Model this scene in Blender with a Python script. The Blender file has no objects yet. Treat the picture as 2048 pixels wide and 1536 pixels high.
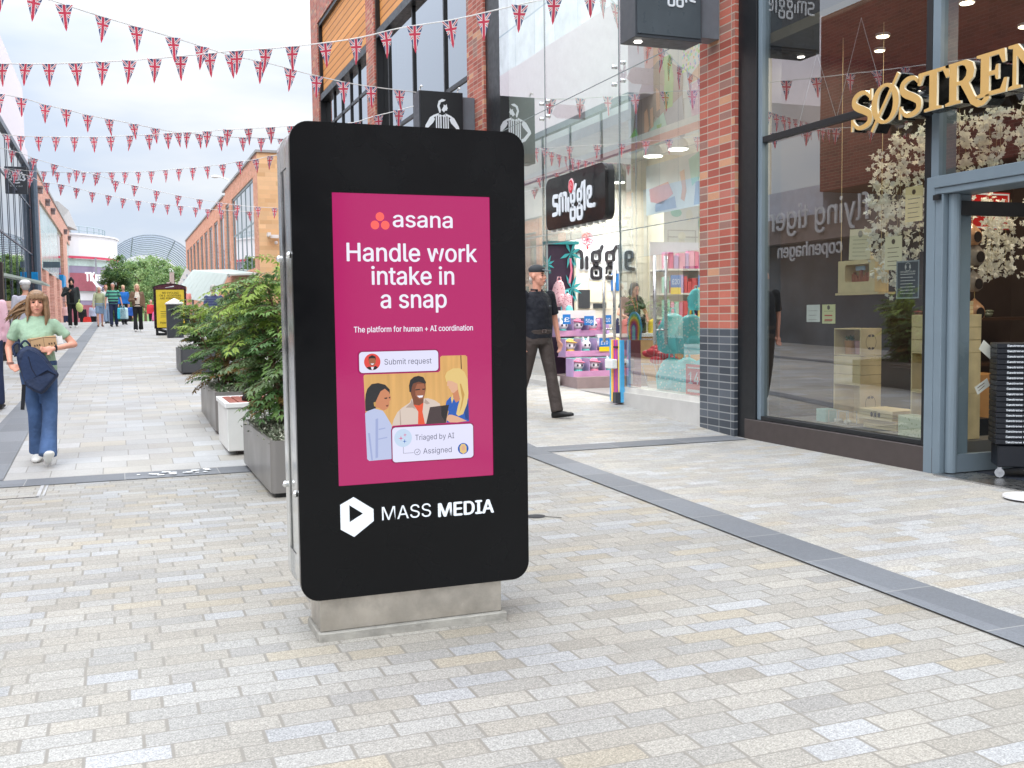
import bpy, bmesh, math, random
from mathutils import Vector, Matrix
from mathutils.geometry import tessellate_polygon
RN = random.Random(11)
PI = math.pi
rad = math.radians
C = bpy.context.scene.collection
SC = bpy.context.scene

# ------------------------------------------------------------------ camera
cam_d = bpy.data.cameras.new('camera')
cam_d.sensor_width = 36.0
cam_d.lens = 2050.0 / 2048.0 * 36.0
cam_d.clip_start = 0.05
cam_d.clip_end = 2000
cam = bpy.data.objects.new('camera', cam_d)
C.objects.link(cam)
_y, _p, _r = rad(20.9), rad(3.85), 0.0126
_fw = Vector((math.sin(_y) * math.cos(_p), math.cos(_y) * math.cos(_p), -math.sin(_p)))
_r0 = Vector((math.cos(_y), -math.sin(_y), 0))
_u0 = _r0.cross(_fw)
_rt = _r0 * math.cos(_r) - _u0 * math.sin(_r)
_up = _u0 * math.cos(_r) + _r0 * math.sin(_r)
cam.matrix_world = Matrix(((_rt.x, _up.x, -_fw.x, 0), (_rt.y, _up.y, -_fw.y, 0), (_rt.z, _up.z, -_fw.z, 1.3), (0, 0, 0, 1)))
SC.camera = cam

# ------------------------------------------------------------------ sky, sun, exposure
SUN_EL, SUN_AZ = rad(52), rad(215)
world = bpy.data.worlds.new('World')
SC.world = world
world.use_nodes = True
SKY_LOW, SKY_MID, SKY_TOP = 0.98, 1.28, 4.2
def build_world():
    nt = world.node_tree
    nt.nodes.clear()
    N, L = nt.nodes.new, nt.links.new
    out = N('ShaderNodeOutputWorld')
    bg = N('ShaderNodeBackground'); bg.inputs[1].default_value = 1.0
    sky = N('ShaderNodeTexSky'); sky.sky_type = 'NISHITA'; sky.sun_disc = False
    sky.sun_elevation = SUN_EL; sky.sun_rotation = SUN_AZ
    skm = N('ShaderNodeVectorMath'); skm.operation = 'SCALE'; skm.inputs[3].default_value = 0.08
    L(sky.outputs[0], skm.inputs[0])
    tc = N('ShaderNodeTexCoord')
    sx = N('ShaderNodeSeparateXYZ'); L(tc.outputs['Generated'], sx.inputs[0])
    mp = N('ShaderNodeMapping'); mp.inputs['Scale'].default_value = (1.0, 1.0, 3.4); mp.inputs['Location'].default_value = (0.35, 0.1, 0.2)
    L(tc.outputs['Generated'], mp.inputs[0])
    n1 = N('ShaderNodeTexNoise'); n1.inputs['Scale'].default_value = 2.6; n1.inputs['Detail'].default_value = 5; n1.inputs['Roughness'].default_value = 0.5
    L(mp.outputs[0], n1.inputs['Vector'])
    cr = N('ShaderNodeValToRGB')
    cr.color_ramp.elements[0].position = 0.38; cr.color_ramp.elements[0].color = (0.68, 0.77, 0.92, 1)
    cr.color_ramp.elements[1].position = 0.56; cr.color_ramp.elements[1].color = (0.96, 0.98, 1.0, 1)
    L(n1.outputs[0], cr.inputs[0])
    # brightness rises with elevation, as under an overcast sky
    rg = N('ShaderNodeFloatCurve')
    cu = rg.mapping.curves[0]
    cu.points[0].location = (0.0, SKY_LOW / 5); cu.points[1].location = (1.0, SKY_TOP / 5)
    cu.points.new(0.14, SKY_LOW / 5); cu.points.new(0.3, SKY_MID / 5); cu.points.new(0.5, 2.9 / 5)
    rg.mapping.update()
    L(sx.outputs[2], rg.inputs[1])
    m4 = N('ShaderNodeMath'); m4.operation = 'MULTIPLY'; m4.inputs[1].default_value = 5.0; L(rg.outputs[0], m4.inputs[0])
    cm = N('ShaderNodeVectorMath'); cm.operation = 'SCALE'; L(cr.outputs[0], cm.inputs[0]); L(m4.outputs[0], cm.inputs[3])
    mx = N('ShaderNodeMix'); mx.data_type = 'RGBA'; mx.inputs[0].default_value = 0.9
    L(skm.outputs[0], mx.inputs[6]); L(cm.outputs[0], mx.inputs[7])
    L(mx.outputs[2], bg.inputs[0]); L(bg.outputs[0], out.inputs[0])
build_world()
sun_d = bpy.data.lights.new('sun', 'SUN'); sun_d.energy = 0.7; sun_d.angle = rad(35); sun_d.color = (1.0, 0.96, 0.9)
sun = bpy.data.objects.new('sun', sun_d); C.objects.link(sun)
# compass azimuth SUN_AZ measured from +Y towards +X
_sd = Vector((math.sin(SUN_AZ) * math.cos(SUN_EL), math.cos(SUN_AZ) * math.cos(SUN_EL), math.sin(SUN_EL)))
sun.rotation_euler = (-_sd).to_track_quat('-Z', 'Y').to_euler()
SC.view_settings.view_transform = 'Standard'
SC.view_settings.look = 'None'
SC.view_settings.exposure = 0.15
SC.view_settings.gamma = 1.0
SC.cycles.max_bounces = 7
SC.cycles.transparent_max_bounces = 16
SC.cycles.caustics_reflective = False
SC.cycles.caustics_refractive = False
SC.cycles.sample_clamp_indirect = 6.0

def gz(Y):
    if Y < 9.15: return 0.0
    if Y < 12: return 0.055 * (Y - 9.15)
    if Y < 52: return 0.157 + 0.0265 * (Y - 12)
    if Y < 90: return 1.217 - 0.045 * (Y - 52)
    return -0.493

# ------------------------------------------------------------------ node helpers
def lin(c):
    return tuple(((x / 255.0) / 12.92 if x / 255.0 <= 0.04045 else ((x / 255.0 + 0.055) / 1.055) ** 2.4) for x in c)
class NT:
    def __init__(s, nt): s.nt = nt; s.N = nt.nodes.new; s.L = nt.links.new
    def put(s, sock, v):
        if isinstance(v, (int, float)): sock.default_value = v
        elif isinstance(v, tuple): sock.default_value = v if len(sock.default_value) == len(v) else tuple(v) + (1,)
        else: s.L(v, sock)
    def m(s, op, a, b=0.0, c=0.0):
        n = s.N('ShaderNodeMath'); n.operation = op
        s.put(n.inputs[0], a); s.put(n.inputs[1], b); s.put(n.inputs[2], c)
        return n.outputs[0]
    def mix(s, f, a, b, bt='MIX'):
        n = s.N('ShaderNodeMix'); n.data_type = 'RGBA'; n.blend_type = bt
        s.put(n.inputs[0], f); s.put(n.inputs[6], a); s.put(n.inputs[7], b)
        return n.outputs[2]
    def noise(s, vec, sc, det=3, rough=0.5):
        n = s.N('ShaderNodeTexNoise'); s.put(n.inputs['Scale'], sc); s.put(n.inputs['Detail'], det); s.put(n.inputs['Roughness'], rough)
        if vec is not None: s.L(vec, n.inputs['Vector'])
        return n.outputs[0]
    def ramp(s, f, stops, interp='LINEAR'):
        n = s.N('ShaderNodeValToRGB'); cr = n.color_ramp; cr.interpolation = interp
        while len(cr.elements) < len(stops): cr.elements.new(0.5)
        for e, (p, c) in zip(cr.elements, stops):
            e.position = p; e.color = c if len(c) == 4 else tuple(c) + (1,)
        s.put(n.inputs[0], f)
        return n.outputs[0]
    def rng(s, v, a, b, c, d):
        n = s.N('ShaderNodeMapRange'); s.put(n.inputs[0], v)
        for i, x in enumerate((a, b, c, d)): n.inputs[1 + i].default_value = x
        return n.outputs[0]
    def xyz(s, vec):
        n = s.N('ShaderNodeSeparateXYZ'); s.L(vec, n.inputs[0]); return n.outputs
    def comb(s, x, y, z):
        n = s.N('ShaderNodeCombineXYZ'); s.put(n.inputs[0], x); s.put(n.inputs[1], y); s.put(n.inputs[2], z); return n.outputs[0]
    def wn(s, vec):
        n = s.N('ShaderNodeTexWhiteNoise'); n.noise_dimensions = '3D'; s.L(vec, n.inputs['Vector']); return n.outputs
    def pos(s, which='Object'):
        return s.N('ShaderNodeTexCoord').outputs[which]
def newmat(name):
    m = bpy.data.materials.new(name); m.use_nodes = True
    nt = m.node_tree; nt.nodes.clear()
    t = NT(nt)
    out = t.N('ShaderNodeOutputMaterial'); b = t.N('ShaderNodeBsdfPrincipled')
    t.L(b.outputs[0], out.inputs[0])
    return m, t, b, out
MATS = {}
def mat(name, col, rough=0.6, metal=0.0, var=0.10, sc=5.0, bump=0.0, bsc=60.0, emit=0.0, spec=0.4, coat=0.0, dirt=0.0, trans=0.0, bd=0.01):
    """plain painted / woven / moulded surface with mild natural mottling"""
    if name in MATS: return MATS[name]
    m, t, b, out = newmat(name)
    col = lin(col) if max(col) > 1.0 else tuple(col)
    p = t.pos()
    n = t.noise(p, sc, 4, 0.55)
    f = t.rng(n, 0.3, 0.7, 1 - var, 1 + var)
    vm = t.N('ShaderNodeVectorMath'); vm.operation = 'SCALE'; vm.inputs[0].default_value = col; t.L(f, vm.inputs[3])
    c = vm.outputs[0]
    if dirt:
        d = t.rng(t.noise(p, sc * 0.7, 6, 0.65), 0.5, 0.72, 0, dirt)
        c = t.mix(d, c, tuple(x * 0.35 for x in col) + (1,))
    t.L(c, b.inputs['Base Color'])
    t.L(t.rng(t.noise(p, sc * 2.3, 3), 0.3, 0.7, max(0.02, rough - 0.07), min(1, rough + 0.07)), b.inputs['Roughness'])
    b.inputs['Metallic'].default_value = metal
    b.inputs['Specular IOR Level'].default_value = spec
    b.inputs['Coat Weight'].default_value = coat
    b.inputs['Coat Roughness'].default_value = 0.05
    if emit:
        t.L(c, b.inputs['Emission Color']); b.inputs['Emission Strength'].default_value = emit
    if bump:
        bn = t.N('ShaderNodeBump'); bn.inputs['Strength'].default_value = bump; bn.inputs['Distance'].default_value = bd
        t.L(t.noise(p, bsc, 3), bn.inputs['Height']); t.L(bn.outputs[0], b.inputs['Normal'])
    if trans:
        tr = t.N('ShaderNodeBsdfTranslucent'); t.L(c, tr.inputs[0])
        ms = t.N('ShaderNodeMixShader'); ms.inputs[0].default_value = trans
        t.L(b.outputs[0], ms.inputs[1]); t.L(tr.outputs[0], ms.inputs[2]); t.L(ms.outputs[0], out.inputs[0])
    MATS[name] = m
    return m
def cells(t, u, v, L, H, stag, rs, jit, seed=0.0):
    """courses of stones: returns (random colour socket trio, distance to joint along u, along v) in metres"""
    vr = t.m('DIVIDE', v, H); row = t.m('FLOOR', vr); fv = t.m('SUBTRACT', vr, row)
    dv = t.m('MULTIPLY', t.m('MINIMUM', fv, t.m('SUBTRACT', 1.0, fv)), H)
    us = t.m('DIVIDE', u, L)
    us = t.m('ADD', us, t.m('MULTIPLY', row, stag))
    if rs: us = t.m('ADD', us, t.m('MULTIPLY', t.wn(t.comb(row, seed, 3.3))[0], rs))
    c = t.m('FLOOR', us)
    def J(cc): return t.m('MULTIPLY', t.wn(t.comb(cc, row, 7.7 + seed))[0], jit)
    if jit:
        b0 = t.m('SUBTRACT', us, t.m('ADD', c, J(c)))
        cp = t.m('ADD', c, 1.0); cn = t.m('SUBTRACT', c, 1.0)
        d1 = t.m('SUBTRACT', t.m('ADD', cp, J(cp)), us)
        d2 = t.m('SUBTRACT', us, t.m('ADD', cn, J(cn)))
        ident = t.m('SUBTRACT', c, t.m('LESS_THAN', b0, 0.0))
        du = t.m('MINIMUM', t.m('ABSOLUTE', b0), t.m('MINIMUM', t.m('ABSOLUTE', d1), t.m('ABSOLUTE', d2)))
    else:
        fu = t.m('SUBTRACT', us, c); ident = c
        du = t.m('MINIMUM', fu, t.m('SUBTRACT', 1.0, fu))
    du = t.m('MULTIPLY', du, L)
    w = t.wn(t.comb(ident, row, 1.3 + seed))
    return w[0], w[1], du, dv
def stone_mat(name, L, H, stag, rs, jit, ju, jv, stops, joint, speck=0.22, swap=None, rough=0.62, stain=0.25, seed=0.0, axes=(0, 1), bump=0.25, far_joint=1.0, gain=1.0, gum=0.0):
    m, t, b, out = newmat(name)
    p = t.pos(); s = t.xyz(p)
    rnd, rcol, du, dv = cells(t, s[axes[0]], s[axes[1]], L, H, stag, rs, jit, seed)
    col = t.ramp(rnd, stops, 'CONSTANT' if len(stops) > 3 else 'LINEAR')
    # slight tone change from stone to stone and across each stone
    sh = t.rng(t.xyz(rcol)[1], 0, 1, 0.90 * gain, 1.08 * gain)
    sp = t.noise(p, 150.0, 2, 0.8); sp2 = t.noise(p, 55.0, 2, 0.7)
    f = t.m('MULTIPLY', sh, t.rng(sp, 0.30, 0.70, 1 - speck, 1 + speck))
    f = t.m('MULTIPLY', f, t.rng(sp2, 0.3, 0.7, 1 - speck * 0.45, 1 + speck * 0.45))
    big = t.noise(p, 0.9, 5, 0.6)
    f = t.m('MULTIPLY', f, t.rng(big, 0.35, 0.75, 1.04, 1.04 - stain))
    vm = t.N('ShaderNodeVectorMath'); vm.operation = 'SCALE'; t.L(col, vm.inputs[0]); t.L(f, vm.inputs[3])
    warm = t.rng(t.noise(p, 3.1, 4, 0.6), 0.52, 0.75, 0.0, 0.35)
    cc = t.mix(warm, vm.outputs[0], (0.50, 0.42, 0.29, 1), 'MULTIPLY')
    cc = t.mix(0.25, vm.outputs[0], cc)
    if gum:
        vo = t.N('ShaderNodeTexVoronoi'); vo.inputs['Scale'].default_value = 2.1; t.L(p, vo.inputs['Vector'])
        rr = t.m('MULTIPLY', t.xyz(vo.outputs['Color'])[0], 0.016)
        g = t.rng(t.m('SUBTRACT', t.m('DIVIDE', vo.outputs['Distance'], 2.1), rr), -0.002, 0.002, gum, 0.0)
        cc = t.mix(g, cc, (0.23, 0.22, 0.20, 1))
        st = t.rng(t.noise(p, 1.7, 7, 0.7), 0.58, 0.70, 0.0, gum * 0.55)
        cc = t.mix(st, cc, (0.24, 0.225, 0.20, 1))
    mu = t.rng(du, ju * 0.6, ju * 1.2, 1.0, 0.0); mv = t.rng(dv, jv * 0.6, jv * 1.2, 1.0, 0.0)
    mk = t.m('MAXIMUM', mu, mv)
    cc = t.mix(t.m('MULTIPLY', mk, 0.95 * far_joint), cc, joint)
    t.L(cc, b.inputs['Base Color'])
    b.inputs['Roughness'].default_value = rough
    b.inputs['Specular IOR Level'].default_value = 0.3
    bn = t.N('ShaderNodeBump'); bn.inputs['Strength'].default_value = bump; bn.inputs['Distance'].default_value = 0.004
    h = t.m('SUBTRACT', t.m('MULTIPLY', sp, 0.25), mk)
    t.L(h, bn.inputs['Height']); t.L(bn.outputs[0], b.inputs['Normal'])
    MATS[name] = m
    return m
def glass_mat(name, tint=(1, 1, 1), f0=0.07, k=0.9, wave=0.0, rough=0.0):
    m, t, b, out = newmat(name)
    tr = t.N('ShaderNodeBsdfTransparent'); tr.inputs[0].default_value = tuple(tint) + (1,)
    gl = t.N('ShaderNodeBsdfGlossy'); gl.inputs['Roughness'].default_value = rough
    lw = t.N('ShaderNodeLayerWeight'); lw.inputs[0].default_value = 0.5
    if wave:
        bn = t.N('ShaderNodeBump'); bn.inputs['Strength'].default_value = wave; bn.inputs['Distance'].default_value = 0.05
        t.L(t.noise(t.pos(), 0.7, 1), bn.inputs['Height']); t.L(bn.outputs[0], gl.inputs['Normal'])
    f = t.m('POWER', lw.outputs['Facing'], 3.0)
    f = t.m('MINIMUM', t.m('ADD', t.m('MULTIPLY', f, k), f0), 1.0)
    ms = t.N('ShaderNodeMixShader'); t.L(f, ms.inputs[0]); t.L(tr.outputs[0], ms.inputs[1]); t.L(gl.outputs[0], ms.inputs[2])
    t.L(ms.outputs[0], out.inputs[0])
    MATS[name] = m
    return m

# ------------------------------------------------------------------ mesh helpers
def fr(o, u, v, n):
    o, u, v, n = Vector(o), Vector(u), Vector(v), Vector(n)
    return lambda a, b, d=0.0: o + u * a + v * b + n * d
def front(y, x0=0.0, z0=0.0): return fr((x0, y, z0), (1, 0, 0), (0, 0, 1), (0, -1, 0))       # faces -Y, u = +X
def street(x, z0=0.0): return fr((x, 0, z0), (0, -1, 0), (0, 0, 1), (-1, 0, 0))               # faces -X, u = -Y
def eastward(x, z0=0.0): return fr((x, 0, z0), (0, 1, 0), (0, 0, 1), (1, 0, 0))               # faces +X, u = +Y
def rrect(u0, u1, v0, v1, r, n=6):
    P = []
    for cx, cy, a0 in ((u1 - r, v0 + r, -90), (u1 - r, v1 - r, 0), (u0 + r, v1 - r, 90), (u0 + r, v0 + r, 180)):
        for k in range(n + 1):
            a = rad(a0 + 90.0 * k / n); P.append((cx + r * math.cos(a), cy + r * math.sin(a)))
    return P
def circle(cu, cv, r, n=24, r2=None):
    return [(cu + r * math.cos(2 * PI * k / n), cv + (r2 or r) * math.sin(2 * PI * k / n)) for k in range(n)]
def smooth_path(P, n=6, closed=False):
    P = [Vector(p) for p in P]; out = []
    m = len(P)
    rngk = range(m if closed else m - 1)
    for i in rngk:
        p1, p2 = P[i], P[(i + 1) % m]
        p0 = P[i - 1] if (closed or i > 0) else p1
        p3 = P[(i + 2) % m] if (closed or i + 2 < m) else p2
        for k in range(n):
            t = k / n
            out.append(0.5 * ((2 * p1) + (p2 - p0) * t + (2 * p0 - 5 * p1 + 4 * p2 - p3) * t * t + (3 * p1 - p0 - 3 * p2 + p3) * t ** 3))
    if not closed: out.append(P[-1])
    return [tuple(p) for p in out]
class MB:
    def __init__(s): s.v, s.f, s.mi, s.uv = [], [], [], {}
    def add(s, vs, fs, mi=0):
        o = len(s.v); s.v += [tuple(x) for x in vs]
        for f in fs: s.f.append(tuple(i + o for i in f)); s.mi.append(mi)
        return s
    def box(s, x0, x1, y0, y1, z0, z1, mi=0):
        vs = [(x, y, z) for x in (x0, x1) for y in (y0, y1) for z in (z0, z1)]
        return s.add(vs, [(0, 1, 3, 2), (4, 6, 7, 5), (0, 4, 5, 1), (2, 3, 7, 6), (0, 2, 6, 4), (1, 5, 7, 3)], mi)
    def obox(s, c, sz, M=None, mi=0):
        c = Vector(c); M = M or Matrix.Identity(3)
        vs = [c + M @ Vector((x * sz[0] / 2, y * sz[1] / 2, z * sz[2] / 2)) for x in (-1, 1) for y in (-1, 1) for z in (-1, 1)]
        return s.add(vs, [(0, 1, 3, 2), (4, 6, 7, 5), (0, 4, 5, 1), (2, 3, 7, 6), (0, 2, 6, 4), (1, 5, 7, 3)], mi)
    def quad(s, a, b, c, d, mi=0): return s.add([a, b, c, d], [(0, 1, 2, 3)], mi)
    def loft(s, rings, mi=0, caps=True, closed=False):
        n = len(rings[0]); o = len(s.v); vs = [p for r in rings for p in r]; fs = []
        m = len(rings)
        for i in range(m if closed else m - 1):
            j = (i + 1) % m
            for k in range(n):
                fs.append((i * n + k, i * n + (k + 1) % n, j * n + (k + 1) % n, j * n + k))
        if caps and not closed: fs.append(tuple(range(n))[::-1]); fs.append(tuple((m - 1) * n + k for k in range(n)))
        return s.add(vs, fs, mi)
    def tube(s, pts, r, n=8, mi=0, flat=1.0, caps=True):
        P = [Vector(p) for p in pts]
        rs = r if isinstance(r, (list, tuple)) else [r] * len(P)
        rings = []; up = None
        for i, p in enumerate(P):
            d = (P[min(i + 1, len(P) - 1)] - P[max(i - 1, 0)]).normalized()
            if up is None:
                a = Vector((0, 0, 1)) if abs(d.z) < 0.9 else Vector((0, 1, 0))
                up = (a - d * a.dot(d)).normalized()
            else: up = (up - d * up.dot(d)).normalized()
            sd = d.cross(up)
            rings.append([p + (up * math.cos(2 * PI * k / n) * flat + sd * math.sin(2 * PI * k / n)) * rs[i] for k in range(n)])
        return s.loft(rings, mi, caps)
    def capsule(s, a, b, ra, rb, n=10, mi=0):
        a, b = Vector(a), Vector(b); d = (b - a).normalized()
        P, r = [], []
        for k in (-90, -60, -30): P.append(a + d * ra * math.sin(rad(k))); r.append(max(1e-4, ra * math.cos(rad(k))))
        P += [a, b]; r += [ra, rb]
        for k in (30, 60, 90): P.append(b + d * rb * math.sin(rad(k))); r.append(max(1e-4, rb * math.cos(rad(k))))
        return s.tube(P, r, n, mi)
    def ell(s, c, R, seg=14, ring=9, M=None, mi=0):
        c = Vector(c); M = M or Matrix.Identity(3)
        if isinstance(R, (int, float)): R = (R, R, R)
        rings = []
        for i in range(ring + 1):
            a = -PI / 2 + PI * i / ring; cr = max(1e-4, math.cos(a))
            rings.append([c + M @ Vector((R[0] * cr * math.cos(2 * PI * k / seg), R[1] * cr * math.sin(2 * PI * k / seg), R[2] * math.sin(a))) for k in range(seg)])
        return s.loft(rings, mi, True)
    def cyl(s, c, r, h, n=20, mi=0, r2=None):
        c = Vector(c); r2 = r if r2 is None else r2
        return s.loft([[c + Vector((rr * math.cos(2 * PI * k / n), rr * math.sin(2 * PI * k / n), z)) for k in range(n)] for rr, z in ((r, 0), (r2, h))], mi)
    def poly(s, P, F, d0=0.0, d1=None, mi=0, side=None, holes=()):
        """2-D outline (with holes) in frame F: flat at d0, or a slab from d0 to d1"""
        loops = [list(P)] + [list(h) for h in holes]
        tris = tessellate_polygon([[Vector((a[0], a[1], 0)) for a in l] for l in loops])
        flat = [p for l in loops for p in l]; n = len(flat)
        if d1 is None: return s.add([F(a[0], a[1], d0) for a in flat], [tuple(t) for t in tris], mi)
        s.add([F(a[0], a[1], d0) for a in flat], [tuple(t)[::-1] for t in tris], mi if side is None else side)
        s.add([F(a[0], a[1], d1) for a in flat], [tuple(t) for t in tris], mi)
        for l in loops:
            m = len(l)
            s.add([F(a[0], a[1], d0) for a in l] + [F(a[0], a[1], d1) for a in l], [(k, (k + 1) % m, m + (k + 1) % m, m + k) for k in range(m)], mi if side is None else side)
        return s
    def ribbon(s, P, w, F, d0=0.0, d1=None, mi=0, side=None, closed=False, ws=None, rnd=False):
        """mitred stroke of width w along P"""
        P = [Vector((p[0], p[1])) for p in P]; n = len(P)
        A, B = [], []
        for i in range(n):
            e0 = P[i] - P[i - 1] if (i > 0 or closed) else P[1] - P[0]
            e1 = P[(i + 1) % n] - P[i] if (i < n - 1 or closed) else P[i] - P[i - 1]
            e0 = e0.normalized(); e1 = e1.normalized()
            n0 = Vector((-e0.y, e0.x)); n1 = Vector((-e1.y, e1.x))
            b = n0 + n1
            b = n0 if b.length < 1e-4 else b / max(0.45, b.length_squared) * 2 / 2 * 1.0
            b = b * (1.0 if b.length else 1.0)
            ww = (ws[i] if ws else w) / 2
            k = (n0 + n1); k = k.normalized() if k.length > 1e-4 else n0
            ml = min(1.6, 1 / max(0.3, k.dot(n0)))
            A.append(P[i] + k * ww * ml); B.append(P[i] - k * ww * ml)
        if closed:
            return s.poly([tuple(a) for a in A], F, d0, d1, mi, side, holes=[[tuple(b) for b in B]]) if abs(area(A)) > abs(area(B)) else s.poly([tuple(b) for b in B], F, d0, d1, mi, side, holes=[[tuple(a) for a in A]])
        return s.strip(A, B, F, d0, d1, mi, side)
    def strip(s, A, B, F, d0, d1, mi, side):
        n = len(A)
        if d1 is None:
            return s.add([F(a[0], a[1], d0) for a in A] + [F(b[0], b[1], d0) for b in B], [(k, k + 1, n + k + 1, n + k) for k in range(n - 1)], mi)
        vs = [F(a[0], a[1], d) for d in (d0, d1) for a in A] + [F(b[0], b[1], d) for d in (d0, d1) for b in B]
        sd = mi if side is None else side
        s.add(vs, [(n + k, n + k + 1, 3 * n + k + 1, 3 * n + k) for k in range(n - 1)], mi)
        s.add(vs, [(k, k + 1, n + k + 1, n + k) for k in range(n - 1)] + [(2 * n + k, 2 * n + k + 1, 3 * n + k + 1, 3 * n + k) for k in range(n - 1)] + [(0, n, 3 * n, 2 * n), (n - 1, 2 * n - 1, 4 * n - 1, 3 * n - 1)], sd)
        return s
    def text(s, body, F, u0, v0, u1=None, cap=0.1, d0=0.0, d1=None, mi=0, off=0.0, centre=False):
        bold = off if off > 0 else 0.0                      # heavier weights: copies nudged sideways, each a hair in front of the last
        outl, w, hc, x0 = glyphs(body, min(off, 0.0))
        bold = off if off > 0 else 0.0                      # heavier weights: copies nudged sideways, each a hair in front of the last
        w += 2 * bold
        ky = cap / hc; kx = ky if u1 is None else (u1 - u0) / w
        sh = -w * kx / 2 if centre else 0
        for i, (bx, by) in enumerate(((0, 0),) if not bold else ((0.0, 0.0), (2 * bold, 0.0), (bold, bold * 0.5), (bold, -bold * 0.5))):
            T = lambda p: (u0 + sh + (p[0] - x0 + bx) * kx, v0 + (p[1] + by) * ky)
            for j, (O, H) in enumerate(outl):
                e = 0.00012 * i + 0.00003 * (j % 4)
                s.poly([T(p) for p in O], F, d0 + e, None if d1 is None else d1 + e, mi, None, [[T(p) for p in h] for h in H])
        return s
    def build(s, name, mats, parent=None, smooth=False, label=None, cat=None, group=None, kind=None, bevel=0.0, seg=1, remesh=0.0, sm=4, link=True):
        me = bpy.data.meshes.new(name)
        off = Vector((0, 0, 0)); q = parent
        while q is not None: off += q.location; q = q.parent
        me.from_pydata([tuple(Vector(v) - off) for v in s.v], [], s.f)
        mats = mats if isinstance(mats, (list, tuple)) else [mats]
        for x in mats: me.materials.append(x)
        if len(mats) > 1: me.polygons.foreach_set('material_index', s.mi)
        if s.uv:
            ul = me.uv_layers.new(name='UVMap')
            for lp in me.loops: ul.data[lp.index].uv = s.uv.get(lp.vertex_index, (0, 0))
        me.update()
        bm = bmesh.new(); bm.from_mesh(me)
        bmesh.ops.recalc_face_normals(bm, faces=bm.faces[:]); bm.to_mesh(me); bm.free()
        if smooth or remesh: me.polygons.foreach_set('use_smooth', [True] * len(me.polygons))
        o = bpy.data.objects.new(name, me)
        C.objects.link(o)
        if parent is not None: o.parent = parent
        if bevel:
            b = o.modifiers.new('edge', 'BEVEL'); b.width = bevel; b.segments = seg; b.limit_method = 'ANGLE'; b.angle_limit = rad(40); b.harden_normals = False
        if remesh:
            b = o.modifiers.new('skin', 'REMESH'); b.mode = 'VOXEL'; b.voxel_size = remesh; b.use_smooth_shade = True
            if sm:
                b = o.modifiers.new('soft', 'SMOOTH'); b.factor = 0.5; b.iterations = sm
        tag(o, label, cat, group, kind)
        return o
def area(P): return 0.5 * sum(P[i - 1][0] * P[i][1] - P[i][0] * P[i - 1][1] for i in range(len(P)))
def tag(o, label=None, cat=None, group=None, kind=None):
    if label: o['label'] = label
    if cat: o['category'] = cat
    if group: o['group'] = group
    if kind: o['kind'] = kind
    return o
def thing(name, label, cat, loc=(0, 0, 0), rz=0.0, group=None):
    o = bpy.data.objects.new(name, None); o.empty_display_size = 0.1
    C.objects.link(o); o.location = loc; o.rotation_euler = (0, 0, rz)
    return tag(o, label, cat, group)
def struct(mb, name, mats, **k): return mb.build(name, mats, kind='structure', **k)
def copy_thing(o, loc, rz=None, label=None, parent=None):
    c = o.copy(); C.objects.link(c)
    if parent is not None: c.parent = parent
    elif loc is not None: c.location = loc
    if rz is not None: c.rotation_euler = (0, 0, rz)
    if label: c['label'] = label
    for ch in list(o.children): copy_thing(ch, None, None, None, c)
    return c
GC = {}
SANS = None
try:                                   # Blender's own bundled interface typeface; the built-in one otherwise
    import os
    SANS = bpy.data.fonts.load(os.path.join(bpy.utils.system_resource('DATAFILES', path='fonts'), 'Inter.woff2'))
except Exception: SANS = None
def inside(p, P):
    c = False
    for i in range(len(P)):
        a, b = P[i - 1], P[i]
        if (a[1] > p[1]) != (b[1] > p[1]) and p[0] < (b[0] - a[0]) * (p[1] - a[1]) / (b[1] - a[1]) + a[0]: c = not c
    return c
def glyphs(body, off=0.0):
    """outlines of a line of lettering: [(outer loop, [holes])], width, cap height, left edge"""
    k = (body, off)
    if k in GC: return GC[k]
    def raw(b):
        cu = bpy.data.curves.new('glyph', 'FONT'); cu.body = b; cu.font = SANS or cu.font; cu.size = 1.0; cu.offset = off; cu.resolution_u = 4; cu.fill_mode = 'NONE'
        o = bpy.data.objects.new('glyph', cu); C.objects.link(o)
        dg = bpy.context.evaluated_depsgraph_get()
        me = bpy.data.meshes.new_from_object(o.evaluated_get(dg))
        vs = [(v.co.x, v.co.y) for v in me.vertices]; nx = {}
        for e in me.edges: nx.setdefault(e.vertices[0], []).append(e.vertices[1]); nx.setdefault(e.vertices[1], []).append(e.vertices[0])
        bpy.data.objects.remove(o); bpy.data.curves.remove(cu); bpy.data.meshes.remove(me)
        seen = set(); loops = []
        for st in range(len(vs)):
            if st in seen or st not in nx: continue
            L_ = [st]; seen.add(st); c = min(nx[st]) if (st + 1) in nx[st] else nx[st][0]
            c = st + 1 if (st + 1) in nx[st] else nx[st][0]
            while c not in seen:
                seen.add(c); L_.append(c); n = [q for q in nx[c] if q not in seen]
                if not n: break
                c = n[0]
            if len(L_) > 2: loops.append([vs[i] for i in L_])
        return loops
    if 'H' not in GC: GC['H'] = max(p[1] for l in raw('H') for p in l)
    loops = raw(body)
    sg = 1 if sum(area(l) for l in loops) > 0 else -1
    outer = [l for l in loops if area(l) * sg > 0]; holes = [l for l in loops if area(l) * sg <= 0]
    res = [(o, [h for h in holes if inside(h[0], o)]) for o in outer]
    xs = [p[0] for l in loops for p in l]
    GC[k] = (res, max(xs) - min(xs), GC['H'], min(xs))
    return GC[k]

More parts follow.
